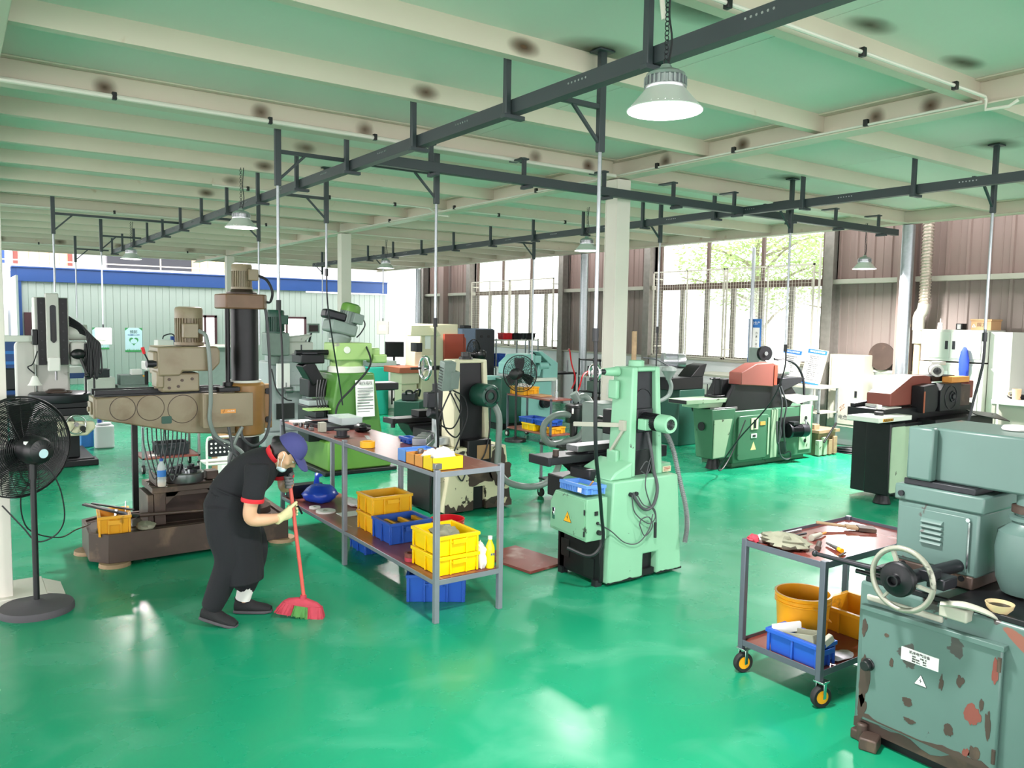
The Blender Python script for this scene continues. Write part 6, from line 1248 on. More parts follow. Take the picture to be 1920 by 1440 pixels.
# ------------------------------------------------------------------ grey slotting machine, far left
g = E('slotting_machine', 'pale grey vertical slotting machine with black slideways at the far left', 'slotting machine', (1.05, 12.1, 0))
b = B(); b.box(.50, 1.52, 11.75, 12.9, .0, .10); b.box(.62, 1.36, 11.85, 12.8, .10, .55); b.box(.45, 1.56, 11.7, 12.0, .0, .08); b.mk('base', BLACKM, g, .01)
B().box(.52, 1.56, 11.8, 12.6, .66, .76).box(.40, 1.50, 11.82, 12.4, .76, .83).mk('cross_slide', BLACKM, g, .01); B().lathe([(0, .83), (.36, .83), (.37, .85), (.37, .93), (.35, .945), (0, .945)], (1.18, 12.15, 0), n=40).mk('round_table', DARKM, g)
B().box(.93, 1.32, 12.35, 12.9, .10, 2.1).mk('column', GREYM, g, .03); B().prism(rrect(.80, 1.1, .22, 1.05, .08), 'y', 12.3, 12.55).mk('side_cover', GREYM, g, .02)
B().box(.90, 1.29, 12.05, 12.4, 1.32, 2.2).mk('ram_body', GREYM, g, .01); B().box(.93, 1.02, 11.98, 12.05, 1.32, 2.19).box(1.17, 1.27, 11.98, 12.05, 1.32, 2.19).mk('slide_way', BLACKM, g, .005)
B().box(1.02, 1.17, 11.94, 12.06, 1.36, 2.25).mk('ram', GREYM, g, .012); B().prism(rrect(1.10, 1.86, .07, .48, .03), 'y', 11.932, 11.942).mk('ram_slot', DARKM, g); B().prism(rrect(1.10, 1.74, .035, .26, .015), 'y', 11.925, 11.932).mk('slot_hole', BLACKP, g); B().box(1.03, 1.17, 11.92, 12.03, 1.24, 1.42).mk('tool_head', WHCL, g, .015); B().cyl((1.12, 11.97, 1.24), (1.12, 11.97, 1.12), .015, n=12).mk('tool_bit', STEEL, g)
for x in (.975, 1.22):
    for k in range(7): B().cyl((x, 11.98, 1.40+k*.12), (x, 11.97, 1.40+k*.12), .011, n=10).mk('bolt', DARKM, g)
B().lathe([(0, 0), (.10, 0), (.105, .02), (.105, .22), (0, .22)], (1.29, 12.15, 1.74), (1, 0, 0), 28).mk('motor_body', GREYM, g); B().box(1.30, 1.52, 12.0, 12.3, 1.30, 1.62).mk('gear_case', GREYM, g, .03); B().ball((1.38, 11.95, 1.46), (.09, .07, .07), 16, 10).mk('hand_crank', BLACKP, g); B().cyl((1.40, 11.93, 1.42), (1.47, 11.9, 1.20), .018, n=12).ball((1.475, 11.9, 1.18), .03, 12, 8).mk('crank_lever', BLACKP, g)
hb = B(); rnd = random.Random(4)
for k in range(9):
    x = 1.50+.018*k; hb.tube([(1.30, 12.1, 1.95-.02*k), (x-.04, 11.97, 1.80-.02*k), (x, 11.93, 1.5), (x-.02+.03*rnd.random(), 11.92, 1.12+.1*rnd.random()), (x-.05, 11.95, 1.3), (x-.03, 11.98, 1.6)], .011, 6, 6)
hb.tube([(1.46, 11.95, 1.4), (1.46, 11.95, .95), (1.45, 11.95, .7)], .014, 6, 3).tube([(1.56, 11.95, 1.4), (1.56, 11.95, .95), (1.55, 11.95, .7)], .014, 6, 3); hb.mk('cable_bundle', CABLE, g)
handwheel(g, (1.30, 11.66, .56), (.25, -1, .1), .13, .011, CHROME, .03); B().prism([(1.10, .40), (1.44, .40), (1.54, .50), (1.52, .58), (1.10, .60)], 'y', 11.72, 11.84).mk('apron', CREAMC, g, .02); B().cyl((1.38, 11.72, .5), (1.38, 11.66, .5), .035, n=16).mk('feed_knob', BLACKP, g)
B().box(.35, .92, 12.1, 12.2, 1.62, 1.70).mk('pendant_arm', CABW, g, .006); B().box(.87, .93, 12.0, 12.2, 1.58, 1.78).mk('arm_bracket', BLACKM, g, .01)
B().tube([(.92, 12.0, 1.5), (.86, 11.95, 1.34), (.80, 11.9, 1.3), (.87, 11.88, 1.22)], .008, 6, 5).mk('lamp_arm', DARKM, g); B().lathe([(.02, .12), (.035, .10), (.06, .03), (.085, .0), (.08, .0), (.055, .03), (.03, .09), (0, .10)], (.87, 11.87, 1.07), n=28).mk('lamp_shade', PLASTW, g)
w_ = tag(B().ring((1.12, 12.05, .965), (0, 0, 1), .11, .014, 26, 6).ring((1.13, 12.06, .985), (0, 0, 1), .09, .012, 26, 6).ring((1.17, 12.03, .962), (0, 0, 1), .13, .011, 26, 6).mk('coiled_hose', BROWNI), 'coiled brown hose lying on the slotting machine table', 'hose')
k = E('tool_cabinet', 'blue louvred tool cabinet behind the slotting machine at the frame edge', 'cabinet', (.9, 18, 0)); B().box(.55, 1.12, 18, 18.6, 0, 1.46).mk('body', BLUE, k, .01)
for z in (.8, 1.0, 1.2): B().box(.85, 1.02, 17.99, 18.0, z, z+.06).mk('louvre', PBLUE, k)
o = E('office_chair', 'dark chair before the blue tool cabinet', 'chair', (.95, 16.6, 0)); B().box(.75, 1.15, 16.4, 16.8, .45, .53).mk('seat', BLACKP, o, .03); B().box(.75, 1.15, 16.78, 16.84, .6, 1.0).mk('backrest', BLACKP, o, .03); B().cyl((.95, 16.6, .06), (.95, 16.6, .45), .03).mk('pedestal', DARKM, o); B().bar((.7, 16.6, .05), (1.2, 16.6, .05), .04).bar((.95, 16.35, .05), (.95, 16.85, .05), .04).mk('foot', DARKM, o)
# lab bench row along the partition
def table(x0, x1, y0, y1, z, label, mt, ml=FRAMEG, cat='table', name='work_table', shelf=None, t=.04, lw=.04):
    o = E(name, label, cat, ((x0+x1)/2, (y0+y1)/2, 0)); B().box(x0, x1, y0, y1, z-t, z).mk('top', mt, o, .004)
    for x in (x0+.01, x1-.01-lw):
        for y in (y0+.01, y1-.01-lw): B().box(x, x+lw, y, y+lw, 0, z-t).mk('leg', ml, o)
    if shelf: B().box(x0+.01, x1-.01, y0+.01, y1-.01, shelf-.02, shelf).mk('shelf', mt, o)
    return o
table(1.9, 2.75, 20.0, 20.7, .62, 'white table with blue trim behind the slotting machine', CABW, BLUE)
B().box(1.9, 2.75, 19.98, 20.0, .56, .68).mk('blue_rail', BLUE, bpy.data.objects['work_table'])
tag(B().box(2.02, 2.4, 20.15, 20.5, .62, .80).mk('pale_instrument', CABW, None, .01), 'pale instrument box on the blue trimmed table', 'instrument')
tote(2.46, 2.86, 19.5, 19.8, .60, .78, BLACKC, 'black crate standing on the pale cabinet under the posters')
kk = E('base_cabinet', 'white base cabinet beneath the black crate and the posters', 'cabinet', (2.66, 19.7, 0)); B().box(2.40, 2.95, 19.42, 19.95, 0, .598).mk('body', CABW, kk, .01); B().box(2.44, 2.91, 19.41, 19.42, .06, .55).mk('door', CABW, kk, .004)
ins = E('test_instrument', 'grey green test instrument with dark panel in front of the posters', 'instrument', (3.2, 19.6, 0)); B().box(3.0, 3.62, 19.4, 20.0, 0, .42).mk('stand_box', SHEET, ins, .01); B().box(3.06, 3.56, 19.42, 19.9, .42, .64).mk('upper_unit', SHEET, ins, .01); B().box(3.15, 3.40, 19.39, 19.40, .12, .32).mk('dark_panel', BLACKP, ins); B().box(3.56, 3.6, 19.42, 19.48, .42, .72).mk('post', BLACKP, ins); B().cyl((3.53, 19.42, .62), (3.53, 19.40, .62), .02).mk('red_knob', ORP, ins)
table(3.68, 4.7, 19.2, 20.0, .74, 'dark legged white bench before the white measuring machine', CABW, BLACKP)
cm = E('measuring_machine', 'white measuring machine with column behind the radial drill head', 'measuring machine', (3.9, 20.1, .74)); B().box(3.58, 4.5, 19.3, 19.95, .741, .93).mk('base', PLASTW, cm, .02); B().box(3.85, 4.2, 19.5, 19.9, .93, 1.42).mk('column', PLASTW, cm, .02); B().tube([(4.2, 19.6, 1.0), (4.28, 19.6, 1.35), (4.2, 19.6, 1.55), (4.02, 19.6, 1.52), (3.98, 19.6, 1.44)], .014, 8, 5).mk('gooseneck_lamp', DARKM, cm); B().box(4.20, 4.34, 19.75, 19.85, .93, 1.5).mk('blue_post', INKB, cm)
tag(B().box(3.30, 3.52, 19.5, 19.75, .641, .76).mk('tissue_box', PLASTW, None, .01), 'white and blue box on the test instrument', 'box'); tag(B().cyl((3.42, 18.9, .0), (3.42, 18.9, .35), .10, n=20).mk('white_drum', PLASTW, None, .02), 'small white drum on the floor behind the drill arm', 'drum')
sc = E('sheet_cabinet', 'tall grey green sheet metal enclosure behind the radial drill column', 'enclosure', (4.0, 15.2, 0)); B().box(3.62, 4.28, 15.0, 15.8, 0, 1.42).mk('body', SHEET, sc, .006); B().box(3.58, 4.32, 14.96, 15.84, 1.42, 1.45).mk('lid', PLASTW, sc, .004)
tag(B().tube([(4.35, 18, 1.1), (4.37, 18, 1.5), (4.5, 18, 1.55), (4.54, 18, 1.42)], .016, 8, 5).box(4.30, 4.6, 17.9, 18.1, 0, 1.1).mk('gooseneck_stand', SHEET), 'stand with a second gooseneck lamp by the brown partition window', 'lamp stand')
# posters on the partition
def poster(x0, x1, z0, z1, y, label, title, sub, art):
    o = E('poster', label, 'poster', ((x0+x1)/2, y, z0)); B().box(x0, x1, y-.006, y, z0, z1).mk('sheet', PSKY, o); m = (x0+x1)/2; w = x1-x0; h = z1-z0
    lf = B(); rnd = random.Random(int(x0*10))
    for i in range(26):
        x = x0+w*(i+.5)/26; hh = h*(.10+.06*rnd.random()); lf.add([(x-w*.025, y-.007, z0), (x+w*.025, y-.007, z0), (x+rnd.uniform(-.02, .02), y-.007, z0+hh)], [(0, 1, 2)])
    lf.box(x0, x1, y-.008, y-.0065, z0, z0+h*.07)
    for sx, c in ((1, x0), (-1, x1)): lf.add([(c, y-.007, z1), (c+sx*w*.22, y-.007, z1), (c, y-.007, z1-h*.12)], [(0, 1, 2)])
    lf.mk('foliage_print', PGRN, o); text(title, (m, y-.008, z1-h*.18), h*.15, (1, 0, 0), (0, 0, 1), mat('dark green ink', '1f4a3a', .6), o); text(sub, (m, y-.008, z1-h*.30), h*.055, (1, 0, 0), (0, 0, 1), INKB, o)
    a = B()
    if art:
        a.add([(m+w*.27*1.0*(16*sin(t)**3)/16, y-.0075, z0+h*.45+h*.19*(13*cos(t)-5*cos(2*t)-2*cos(3*t)-cos(4*t))/16) for t in [2*pi*i/28 for i in range(28)]], [tuple(range(28))]); a.mk('heart_print', PGRN, o)
        a = B(); a.add([(m+w*.2*cos(t), y-.009, z0+h*.44+h*.10*sin(t)) for t in [2*pi*i/20 for i in range(20)]], [tuple(range(20))]); a.mk('pale_print', PSKY, o)
    else:
        for i, (dx, dz) in enumerate(((-.3, .45), (.3, .45), (-.3, .25), (.32, .25))): text('工具' if i % 2 else '安全', (m+dx*w, y-.008, z0+dz*h), h*.06, (1, 0, 0), (0, 0, 1), INK, o)
        for dx in (-.07, .07): a.add([(m+dx*w+w*.06*cos(t), y-.0075, z0+h*.25+h*.06*sin(t)) for t in [2*pi*i/16 for i in range(16)]], [tuple(range(16))])
        a.mk('figure_print', BROWNT, o)
poster(3.31, 3.74, .98, 1.60, 25.497, 'green bordered poster at left, half hidden by the hanging box', '警', '警示标语 安全第一', 0); poster(4.16, 4.62, .90, 1.60, 25.497, 'poster with a large green heart on the ribbed partition', '预防', '职业健康 人人有责', 1)
# things on the floor at left
j = E('jerrycan', 'white frosted jerrycan on the floor behind the drill arm', 'jerrycan', (1.84, 13.2, 0)); B().prism(rrect(1.84, 13.2, .26, .2, .05), 'z', .0, .34).prism(rrect(1.84, 13.2, .20, .15, .05), 'z', .34, .38).mk('body', JERRY, j, .02); B().cyl((1.78, 13.2, .38), (1.78, 13.2, .43), .03).mk('cap', INKB, j); B().tube([(1.82, 13.2, .38), (1.84, 13.2, .43), (1.93, 13.2, .43), (1.93, 13.2, .38)], .012, 8, 4).mk('handle', JERRY, j)
tag(B().box(1.55, 1.72, 13.35, 13.6, 0, .36).mk('blue_box', PBLUE, None, .01), 'blue box on the floor beside the white jerrycan', 'box')
def trolley(x0, x1, y0, y1, zs, label, mt, ml, caster=True, name='trolley'):
    o = E(name, label, 'trolley', ((x0+x1)/2, (y0+y1)/2, 0))
    for nm, z in zip(('lower_shelf', 'top_shelf', 'middle_shelf'), zs): B().box(x0, x1, y0, y1, z-.025, z).mk(nm, mt, o, .003)
    for x in (x0, x1-.03):
        for y in (y0, y1-.03):
            B().box(x, x+.03, y, y+.03, .12, max(zs)+.01).mk('leg', ml, o, .002)
            cs_ = B().cyl((x, y+.015, .055), (x+.03, y+.015, .055), .055, n=20).mk('caster', RUBBER, o); B().cyl((x-.002, y+.015, .055), (x+.032, y+.015, .055), .03, n=14).mk('caster_hub', CABW, cs_)
    return o
trolley(1.92, 2.62, 10.75, 11.3, (.20, .62), 'grey two-shelf trolley on casters behind the drill work table', WOODR, GALV); tote(2.10, 2.50, 10.8, 11.1, .203, .36, BLACKC, 'black crate on the lower shelf of the grey trolley'); tag(B().prism(rrect(2.08, 10.74+.12, .12, .1, .03), 'z', .203, .22).mk('white_tray', PLASTW, None, .004), 'small white tray on the front of the grey trolley lower shelf', 'tray')
tag(B().cyl((2.45, 11.0, .622), (2.45, 11.0, .80), .035, n=16).mk('spindle_part', STEEL), 'upright steel spindle on the grey trolley top', 'spindle'); tag(B().box(2.0, 2.3, 10.9, 11.2, .622, .70).mk('dark_casting', BLACKM, None, .01), 'dark casting on the grey trolley top', 'casting')
ch = E('folding_chair', 'white folding chair with punched back behind the person', 'chair', (2.5, 9.35, 0))
bk = B(); bk.prism(rrect(2.5, .50, .34, .20, .05), 'y', 9.28, 9.29); bk.mk('backrest', DARKM, ch)
for i in range(6):
    for q in range(3): B().cyl((2.38+i*.048, 9.279, .45+q*.05), (2.38+i*.048, 9.276, .45+q*.05), .012, n=10).mk('punched_hole', PLASTW, ch)
B().tube([(2.32, 9.22, 0), (2.33, 9.28, .4), (2.34, 9.29, .60), (2.40, 9.29, .62), (2.60, 9.29, .62), (2.66, 9.29, .60), (2.67, 9.28, .4), (2.68, 9.22, 0)], .013, 8, 4).mk('frame', CABW, ch); B().box(2.33, 2.67, 9.28, 9.6, .30, .325).mk('seat', CABW, ch, .008); B().tube([(2.34, 9.6, .30), (2.34, 9.65, 0)], .011, 8, 1).tube([(2.66, 9.6, .30), (2.66, 9.65, 0)], .011, 8, 1).mk('rear_leg', CABW, ch)
tag(B().box(2.72, 3.0, 10.2, 10.6, 0, .58).mk('cardboard_box', CARD, None, .004), 'tall brown carton behind the folding chair', 'carton'); tag(B().box(2.62, 2.85, 9.75, 9.95, 0, .42).mk('white_bin', PLASTW, None, .01), 'white bin on the floor right of the folding chair', 'bin')
# ------------------------------------------------------------------ milling machines
g = E('milling_machine', 'blue grey turret milling machine between drill column and green mill', 'milling machine', (4.3, 12.5, 0))
pr2(B(), [(3.95, 12.1), (4.62, 12.1), (4.62, 12.9), (3.95, 12.9)], [(4.03, 12.2), (4.52, 12.2), (4.52, 12.8), (4.03, 12.8)], .22, 1.30).mk('column', GREYB, g, .03); B().box(3.85, 4.68, 11.9, 13.0, 0, .22).mk('base', GREYB, g, .02); B().box(4.08, 4.28, 12.09, 12.13, .90, 1.28).mk('chart', PAPER, g).location.y += -.03
B().box(4.08, 4.36, 12.085, 12.11, .42, .66).mk('louvre_panel', BLACKP, g); B().lathe([(0, 1.30), (.24, 1.30), (.24, 1.40), (0, 1.40)], (4.28, 12.5, 0), n=28).mk('turret', GREYB, g); B().box(4.05, 4.75, 12.3, 12.7, 1.40, 1.60).prism([(4.1, 1.60), (4.6, 1.60), (4.75, 1.72), (4.15, 1.66)], 'y', 12.3, 12.6).mk('ram', GREYM, g, .015)
motor('motor_body', 'motor_cap', (4.10, 12.2, 0), .14, 1.74, 2.10, g, DGREEN, DGREEN, ((.1, -.1, 1.95), (.12, .1, .14))); B().box(3.95, 4.28, 12.05, 12.4, 1.40, 1.75).lathe([(0, 1.25), (.06, 1.25), (.09, 1.40), (0, 1.4)], (4.08, 12.2, 0)).mk('head', SHEET, g, .02)
B().box(4.30, 5.30, 11.9, 12.15, .86, .94).box(4.5, 4.9, 11.95, 12.4, .60, .86).mk('table', GREYB, g, .006); B().cyl((4.18, 12.02, .87), (4.30, 12.02, .87), .05, n=18).bar((4.2, 12.0, .74), (4.2, 12.0, .99), .014).mk('table_crank', STEEL, g); B().box(4.50, 4.92, 12.2, 12.5, .0, .60).mk('knee_screw_cover', BLACKM, g, .01)
B().bx((4.75, 12.3, 1.82), (.22, .04, .15), .3).mk('readout', SHEET, g); B().bx((4.745, 12.275, 1.82), (.17, .01, .10), .3).mk('readout_screen', SCREEN, g); B().bar((4.7, 12.35, 1.6), (4.73, 12.32, 1.78), .025).mk('readout_arm', DARKM, g)
B().tube([(4.0, 12.08, 1.2), (4.03, 11.95, .9), (4.15, 11.9, .75), (4.25, 11.9, .72)], .010, 6, 5).mk('cable', CABLE, g)
g = E('milling_machine', 'bright green turret milling machine with tilted grey head behind the bench', 'milling machine', (4.3, 9.9, 0))
pr2(B(), [(3.92, 9.62), (4.68, 9.62), (4.68, 10.5), (3.92, 10.5)], [(4.06, 9.68), (4.58, 9.68), (4.58, 10.4), (4.06, 10.4)], .40, 1.28).mk('column', MGREEND, g, .025); B().box(3.86, 4.74, 9.5, 10.6, .05, .42).mk('base', MGREEN, g, .02); B().box(3.8, 4.80, 9.45, 10.65, 0, .05).mk('base_plate', BLACKM, g, .008)
q = B(Matrix.Translation((4.42, 9.635, .95)) @ Matrix.Rotation(R(-4), 4, 'X')); q.box(-.13, .13, -.01, -.004, -.24, .24); q.mk('instruction_sheet', PAPER, g)
text('操作规程', (4.42, 9.615, 1.15), .05, (1, 0, 0), (0, .06, 1), INK, g); tl = B()
for i in range(9): tl.box(4.31, 4.53-.05*(i % 3 == 2), 9.612+.003*(8-i)*0, 9.618, 1.08-i*.038, 1.088-i*.038)
tl.mk('printed_lines', WIRE, g)
B().lathe([(0, 1.28), (.25, 1.28), (.25, 1.34), (.23, 1.36), (0, 1.36)], (4.32, 10.0, 0), n=32).mk('turret_ring', CABW, g); B().lathe([(0, 1.36), (.22, 1.36), (.22, 1.44), (0, 1.44)], (4.32, 10.0, 0), n=32).mk('turret', MGREENL, g); B().box(4.06, 4.58, 9.75, 10.15, 1.44, 1.67).mk('ram', MGREENL, g, .02); B().box(4.58, 4.72, 9.8, 10.1, 1.46, 1.60).box(4.60, 4.80, 9.75, 10.0, 1.40, 1.52).mk('ram_gearbox', MGREENL, g, .02); B().cyl((4.22, 9.75, 1.58), (4.22, 9.74, 1.58), .045).mk('emblem', CABW, g)
B().cyl((3.62, 10.0, 1.54), (4.07, 10.0, 1.54), .035, n=18).mk('quill_arm', BLACKM, g)
M = Matrix.Translation((4.28, 10.0, 1.95)) @ Matrix.Rotation(R(14), 4, 'Y'); h = B(M); h.box(-.22, .16, -.16, .16, -.18, -.02); h.lathe([(0, -.36), (.10, -.36), (.14, -.26), (.16, -.18), (0, -.18)], n=24); h.mk('head', SHEET, g, .03); h = B(M); h.box(-.30, .0, -.10, .10, -.02, .10); h.mk('belt_guard', DARKM, g, .03)
motor('motor_body', 'motor_cap', (4.32, 9.98, 0), .125, 1.92, 2.22, g, SHEET, MGREENL, ((.05, -.14, 2.03), (.14, .07, .14)), (.2, 0, 1)) if False else None
f = B(M); f.cyl((.06, 0, -.02), (.06, 0, .16), .115, n=28); [f.bx((.06+.118*cos(2*pi*i/24), .118*sin(2*pi*i/24), .07), (.016, .008, .16), 2*pi*i/24) for i in range(24)]; f.mk('motor_body', SHEET, g); f = B(M); f.lathe([(0, .26), (.09, .255), (.12, .235), (.13, .20), (.13, .14), (0, .14)], (.06, 0, 0), n=28); f.mk('motor_cap', MGREEN, g); f = B(M); f.box(.05, .19, -.2, -.1, .0, .13); f.mk('terminal_box', SHEET, g, .01)
B().lathe([(0, 1.66), (.10, 1.66), (.12, 1.72), (.10, 1.80), (0, 1.80)], (4.2, 10.0, 0), n=20).mk('swivel', GREYM, g)
B().tube([(4.46, 9.9, 2.05), (4.52, 9.85, 1.92), (4.46, 9.85, 1.80), (4.40, 9.85, 1.74)], .009, 6, 5).tube([(4.5, 9.8, 1.66), (4.46, 9.55, 1.4), (4.2, 9.5, 1.12), (4.0, 9.45, .95), (3.92, 9.4, .8), (3.9, 9.3, .6)], .013, 6, 5).mk('cable', CABLE, g)
B().box(3.66, 3.98, 9.9, 10.25, 1.40, 1.52).bx((3.68, 10.0, 1.28), (.17, .26, .30), M=Matrix.Translation((3.83, 10.05, 1.28)) @ Matrix.Rotation(R(-30), 4, 'Y')).box(3.78, 4.02, 9.95, 10.3, .96, 1.2).mk('attachment', BLACKM, g, .015); B().box(3.68, 3.88, 9.9, 10.2, 1.525, 1.54).cyl((3.72, 10.05, 1.57), (3.72, 10.05, 1.64), .01).mk('attachment_plate', DARKM, g)
B().box(3.74, 4.06, 9.85, 10.2, .86, .92).mk('table', GREYB, g, .006); B().box(3.72, 4.02, 9.8, 10.2, .40, .86).mk('knee', BLACKM, g, .01); B().box(3.66, 3.86, 9.5, 9.8, .62, .74).box(3.70, 3.82, 9.52, 9.78, .74, .82).mk('vise', DARKM, g, .008); B().box(3.62, 3.92, 9.55, 9.75, .83, .85).mk('guard_plate', MGREENL, g)
B().box(4.66, 5.05, 9.9, 10.2, 1.02, 1.12).cyl((5.02, 10.05, .80), (5.02, 10.05, 1.05), .013).mk('far_table_end', BLACKM, g, .01)
cb = B()
for i in range(4): cb.tube([(3.82+i*.04, 9.75, 1.2), (3.78+i*.03, 9.68, 1.0), (3.80+i*.04, 9.66, .8), (3.86+i*.02, 9.7, .62)], .008, 6, 5)
cb.mk('hanging_cables', CABLE, g)
g = E('milling_machine', 'teal milling machine half hidden behind the bright green mill', 'milling machine', (7.2, 15.2, 0)); B().box(6.95, 7.42, 15, 15.6, 0, 1.0).mk('column', TEALG, g, .02); B().box(6.9, 7.5, 15.05, 15.3, .62, .70).box(7.4, 7.66, 15.05, 15.3, .50, .66).mk('table', BLACKM, g, .01); B().box(7.0, 7.6, 15.0, 15.4, 1.0, 1.12).mk('ram', SHEET, g, .01); B().cyl((7.62, 15.1, .32), (7.62, 15.1, .66), .02).ball((7.62, 15.1, .30), .05).mk('crank', BLACKP, g)
g = E('machine_cabinet', 'white cabinet with vents right of the teal mill', 'cabinet', (7.65, 16, 0)); B().box(7.75, 8.1, 16.0, 16.6, 0, 1.05).mk('body', PLASTW, g, .01); B().box(7.85, 7.9, 15.99, 16.0, .5, .7).mk('vent', BLACKP, g)
table(8.05, 9.1, 16.6, 17.4, .92, 'white computer desk in the glare of the far opening', PLASTW, CABW, 'desk', 'desk', .4)
m = E('monitor', 'dark computer monitor on the white desk', 'monitor', (8.45, 16.8, .921)); B().bx((8.45, 16.8, 1.28), (.44, .05, .36), -.35).mk('bezel', BLACKP, m, .01); B().bx((8.44, 16.772, 1.28), (.39, .01, .30), -.35).mk('screen', SCREEN, m); B().cyl((8.45, 16.82, .94), (8.45, 16.82, 1.15), .03).mk('neck', BLACKP, m); B().lathe([(0, 0), (.14, 0), (.12, .02), (0, .02)], (8.45, 16.8, .921)).mk('foot', BLACKP, m)
g = E('erosion_machine', 'cream erosion machine with red oxide door before the grey wall', 'machine', (8.1, 14.4, 0)); B().box(7.74, 8.6, 14.2, 14.9, .35, 1.9).mk('column', CREAMC, g, .02); B().box(7.7, 8.7, 14.1, 15.0, 0, .35).mk('base', CREAMC, g, .02); B().box(8.24, 8.72, 14.14, 14.2, .98, 1.70).prism([(8.72, 1.0), (8.76, 1.05), (8.76, 1.6), (8.68, 1.70)], 'y', 14.14, 14.2).mk('door', REDO, g, .008); B().box(7.42, 7.95, 14.05, 14.2, 1.66, 1.88).mk('head', CREAMC, g, .015); B().prism([(7.85, 1.84), (7.92, 1.84), (8.05, 1.68), (7.98, 1.66)], 'y', 13.95, 14.06).mk('arm', CREAMC, g, .01); B().box(7.82, 7.94, 14.18, 14.2, 1.40, 1.66).mk('chart', PAPER, g); B().box(7.76, 7.98, 14.1, 14.2, 1.12, 1.28).mk('side_box', CREAMC, g, .01); B().box(7.60, 7.74, 14.15, 14.4, 1.34, 1.52).mk('camera_box', DARKM, g, .01)
for k in range(8): B().box(8.3, 8.42, 14.09, 14.1, .12+k*.028, .13+k*.028).mk('vent_slot', BROWNI, g)
B().box(7.2, 7.74, 14.1, 14.8, .92, 1.04).mk('work_tank', BROWNT, g, .01); B().box(7.3, 7.7, 14.2, 14.7, .7, .92).box(7.35, 7.7, 14.3, 14.6, .0, .7).mk('tank_support', CREAMC, g, .01); B().tube([(7.9, 14.05, .55), (7.98, 13.95, .4), (8.05, 13.92, .2), (8.1, 13.95, .05)], .05, 10, 5).mk('black_duct', BLACKP, g)
g = E('coolant_box', 'dark green coolant tank on short legs before the cream erosion machine', 'tank', (7.25, 13.7, 0)); B(Matrix.Translation((7.25, 13.75, 0)) @ Matrix.Rotation(R(-42), 4, 'Z')).box(-.25, .25, -.25, .25, .10, .42).mk('tank', DGREEN, g, .01); B().bx((7.25, 13.75, .50), (.26, .26, .14), R(-42)).mk('pump_box', BLACKC, g, .01)
for i in range(4): q = R(3+90*i); B().cyl((7.25+.3*cos(q), 13.75+.3*sin(q), 0), (7.25+.3*cos(q), 13.75+.3*sin(q), .1), .015).mk('leg', BLACKP, g)
B().tube([(7.12, 13.65, .55), (7.1, 13.6, .62), (7.2, 13.6, .62), (7.25, 13.62, .56)], .02, 8, 4).tube([(7.3, 13.7, .56), (7.34, 13.62, .63), (7.42, 13.65, .62), (7.42, 13.7, .5)], .02, 8, 4).mk('pipe', BLACKP, g)
g = E('control_cabinet', 'tall charcoal control cabinet with slate side right of the red door', 'cabinet', (9.8, 15.6, 0)); B().box(9.42, 10.28, 15.4, 16.2, 0, 1.80).mk('body', NAVYC, g, .02); B().box(9.78, 10.29, 15.37, 15.4, .05, 1.78).mk('front_panel', BLACKC, g, .01); B().box(9.6, 9.8, 15.6, 15.8, 1.80, 1.87).mk('vent_cap', BLACKP, g, .01)
for x in (9.93, 10.12): B().cyl((x, 15.37, 1.62), (x, 15.36, 1.62), .035).mk('gauge', BLACKP, g)
fan(8.75, 13.6, 1.3, .30, (-.5, .86, 0), 'black fan against the red oxide door', 1.2, base=.19, rings=8, rb=.003)
rk = E('storage_rack', 'light steel rack with totes under the farther window', 'rack', (11, 15.6, 0))
for z in (.92, 1.55): B().box(10.35, 11.6, 15.4, 15.8, z-.03, z).mk('shelf', CABW, rk, .003)
for x in (10.36, 11.2, 11.57):
    for y in (15.41, 15.77): B().box(x, x+.025, y, y+.025, 0, 1.57).mk('leg', GALV, rk)
for x, y, z, m, l in ((10.72, 15.5, 1.552, REDP, 'red tote on the top of the light rack'), (11.02, 15.5, 1.552, DARKM, 'dark tote on the rack top beside the red one'), (11.40, 15.5, 1.552, DARKM, 'second dark tote at the right end of the rack top'), (10.54, 15.46, .922, BLU, 'lower blue tote at the left of the rack'), (10.85, 15.46, .922, YELB, 'yellow tote in the middle of the rack shelf'), (11.36, 15.46, .922, BLU, 'blue tote right of the yellow one on the rack shelf')): tote(x-.13, x+.13, y-.05, y+.2, z, z+.15, m, l)
for x, l in ((10.53, 'upper blue tote stacked at the left of the rack'),): tote(x-.13, x+.13, 15.45, 15.68, 1.074, 1.22, BLU, l)
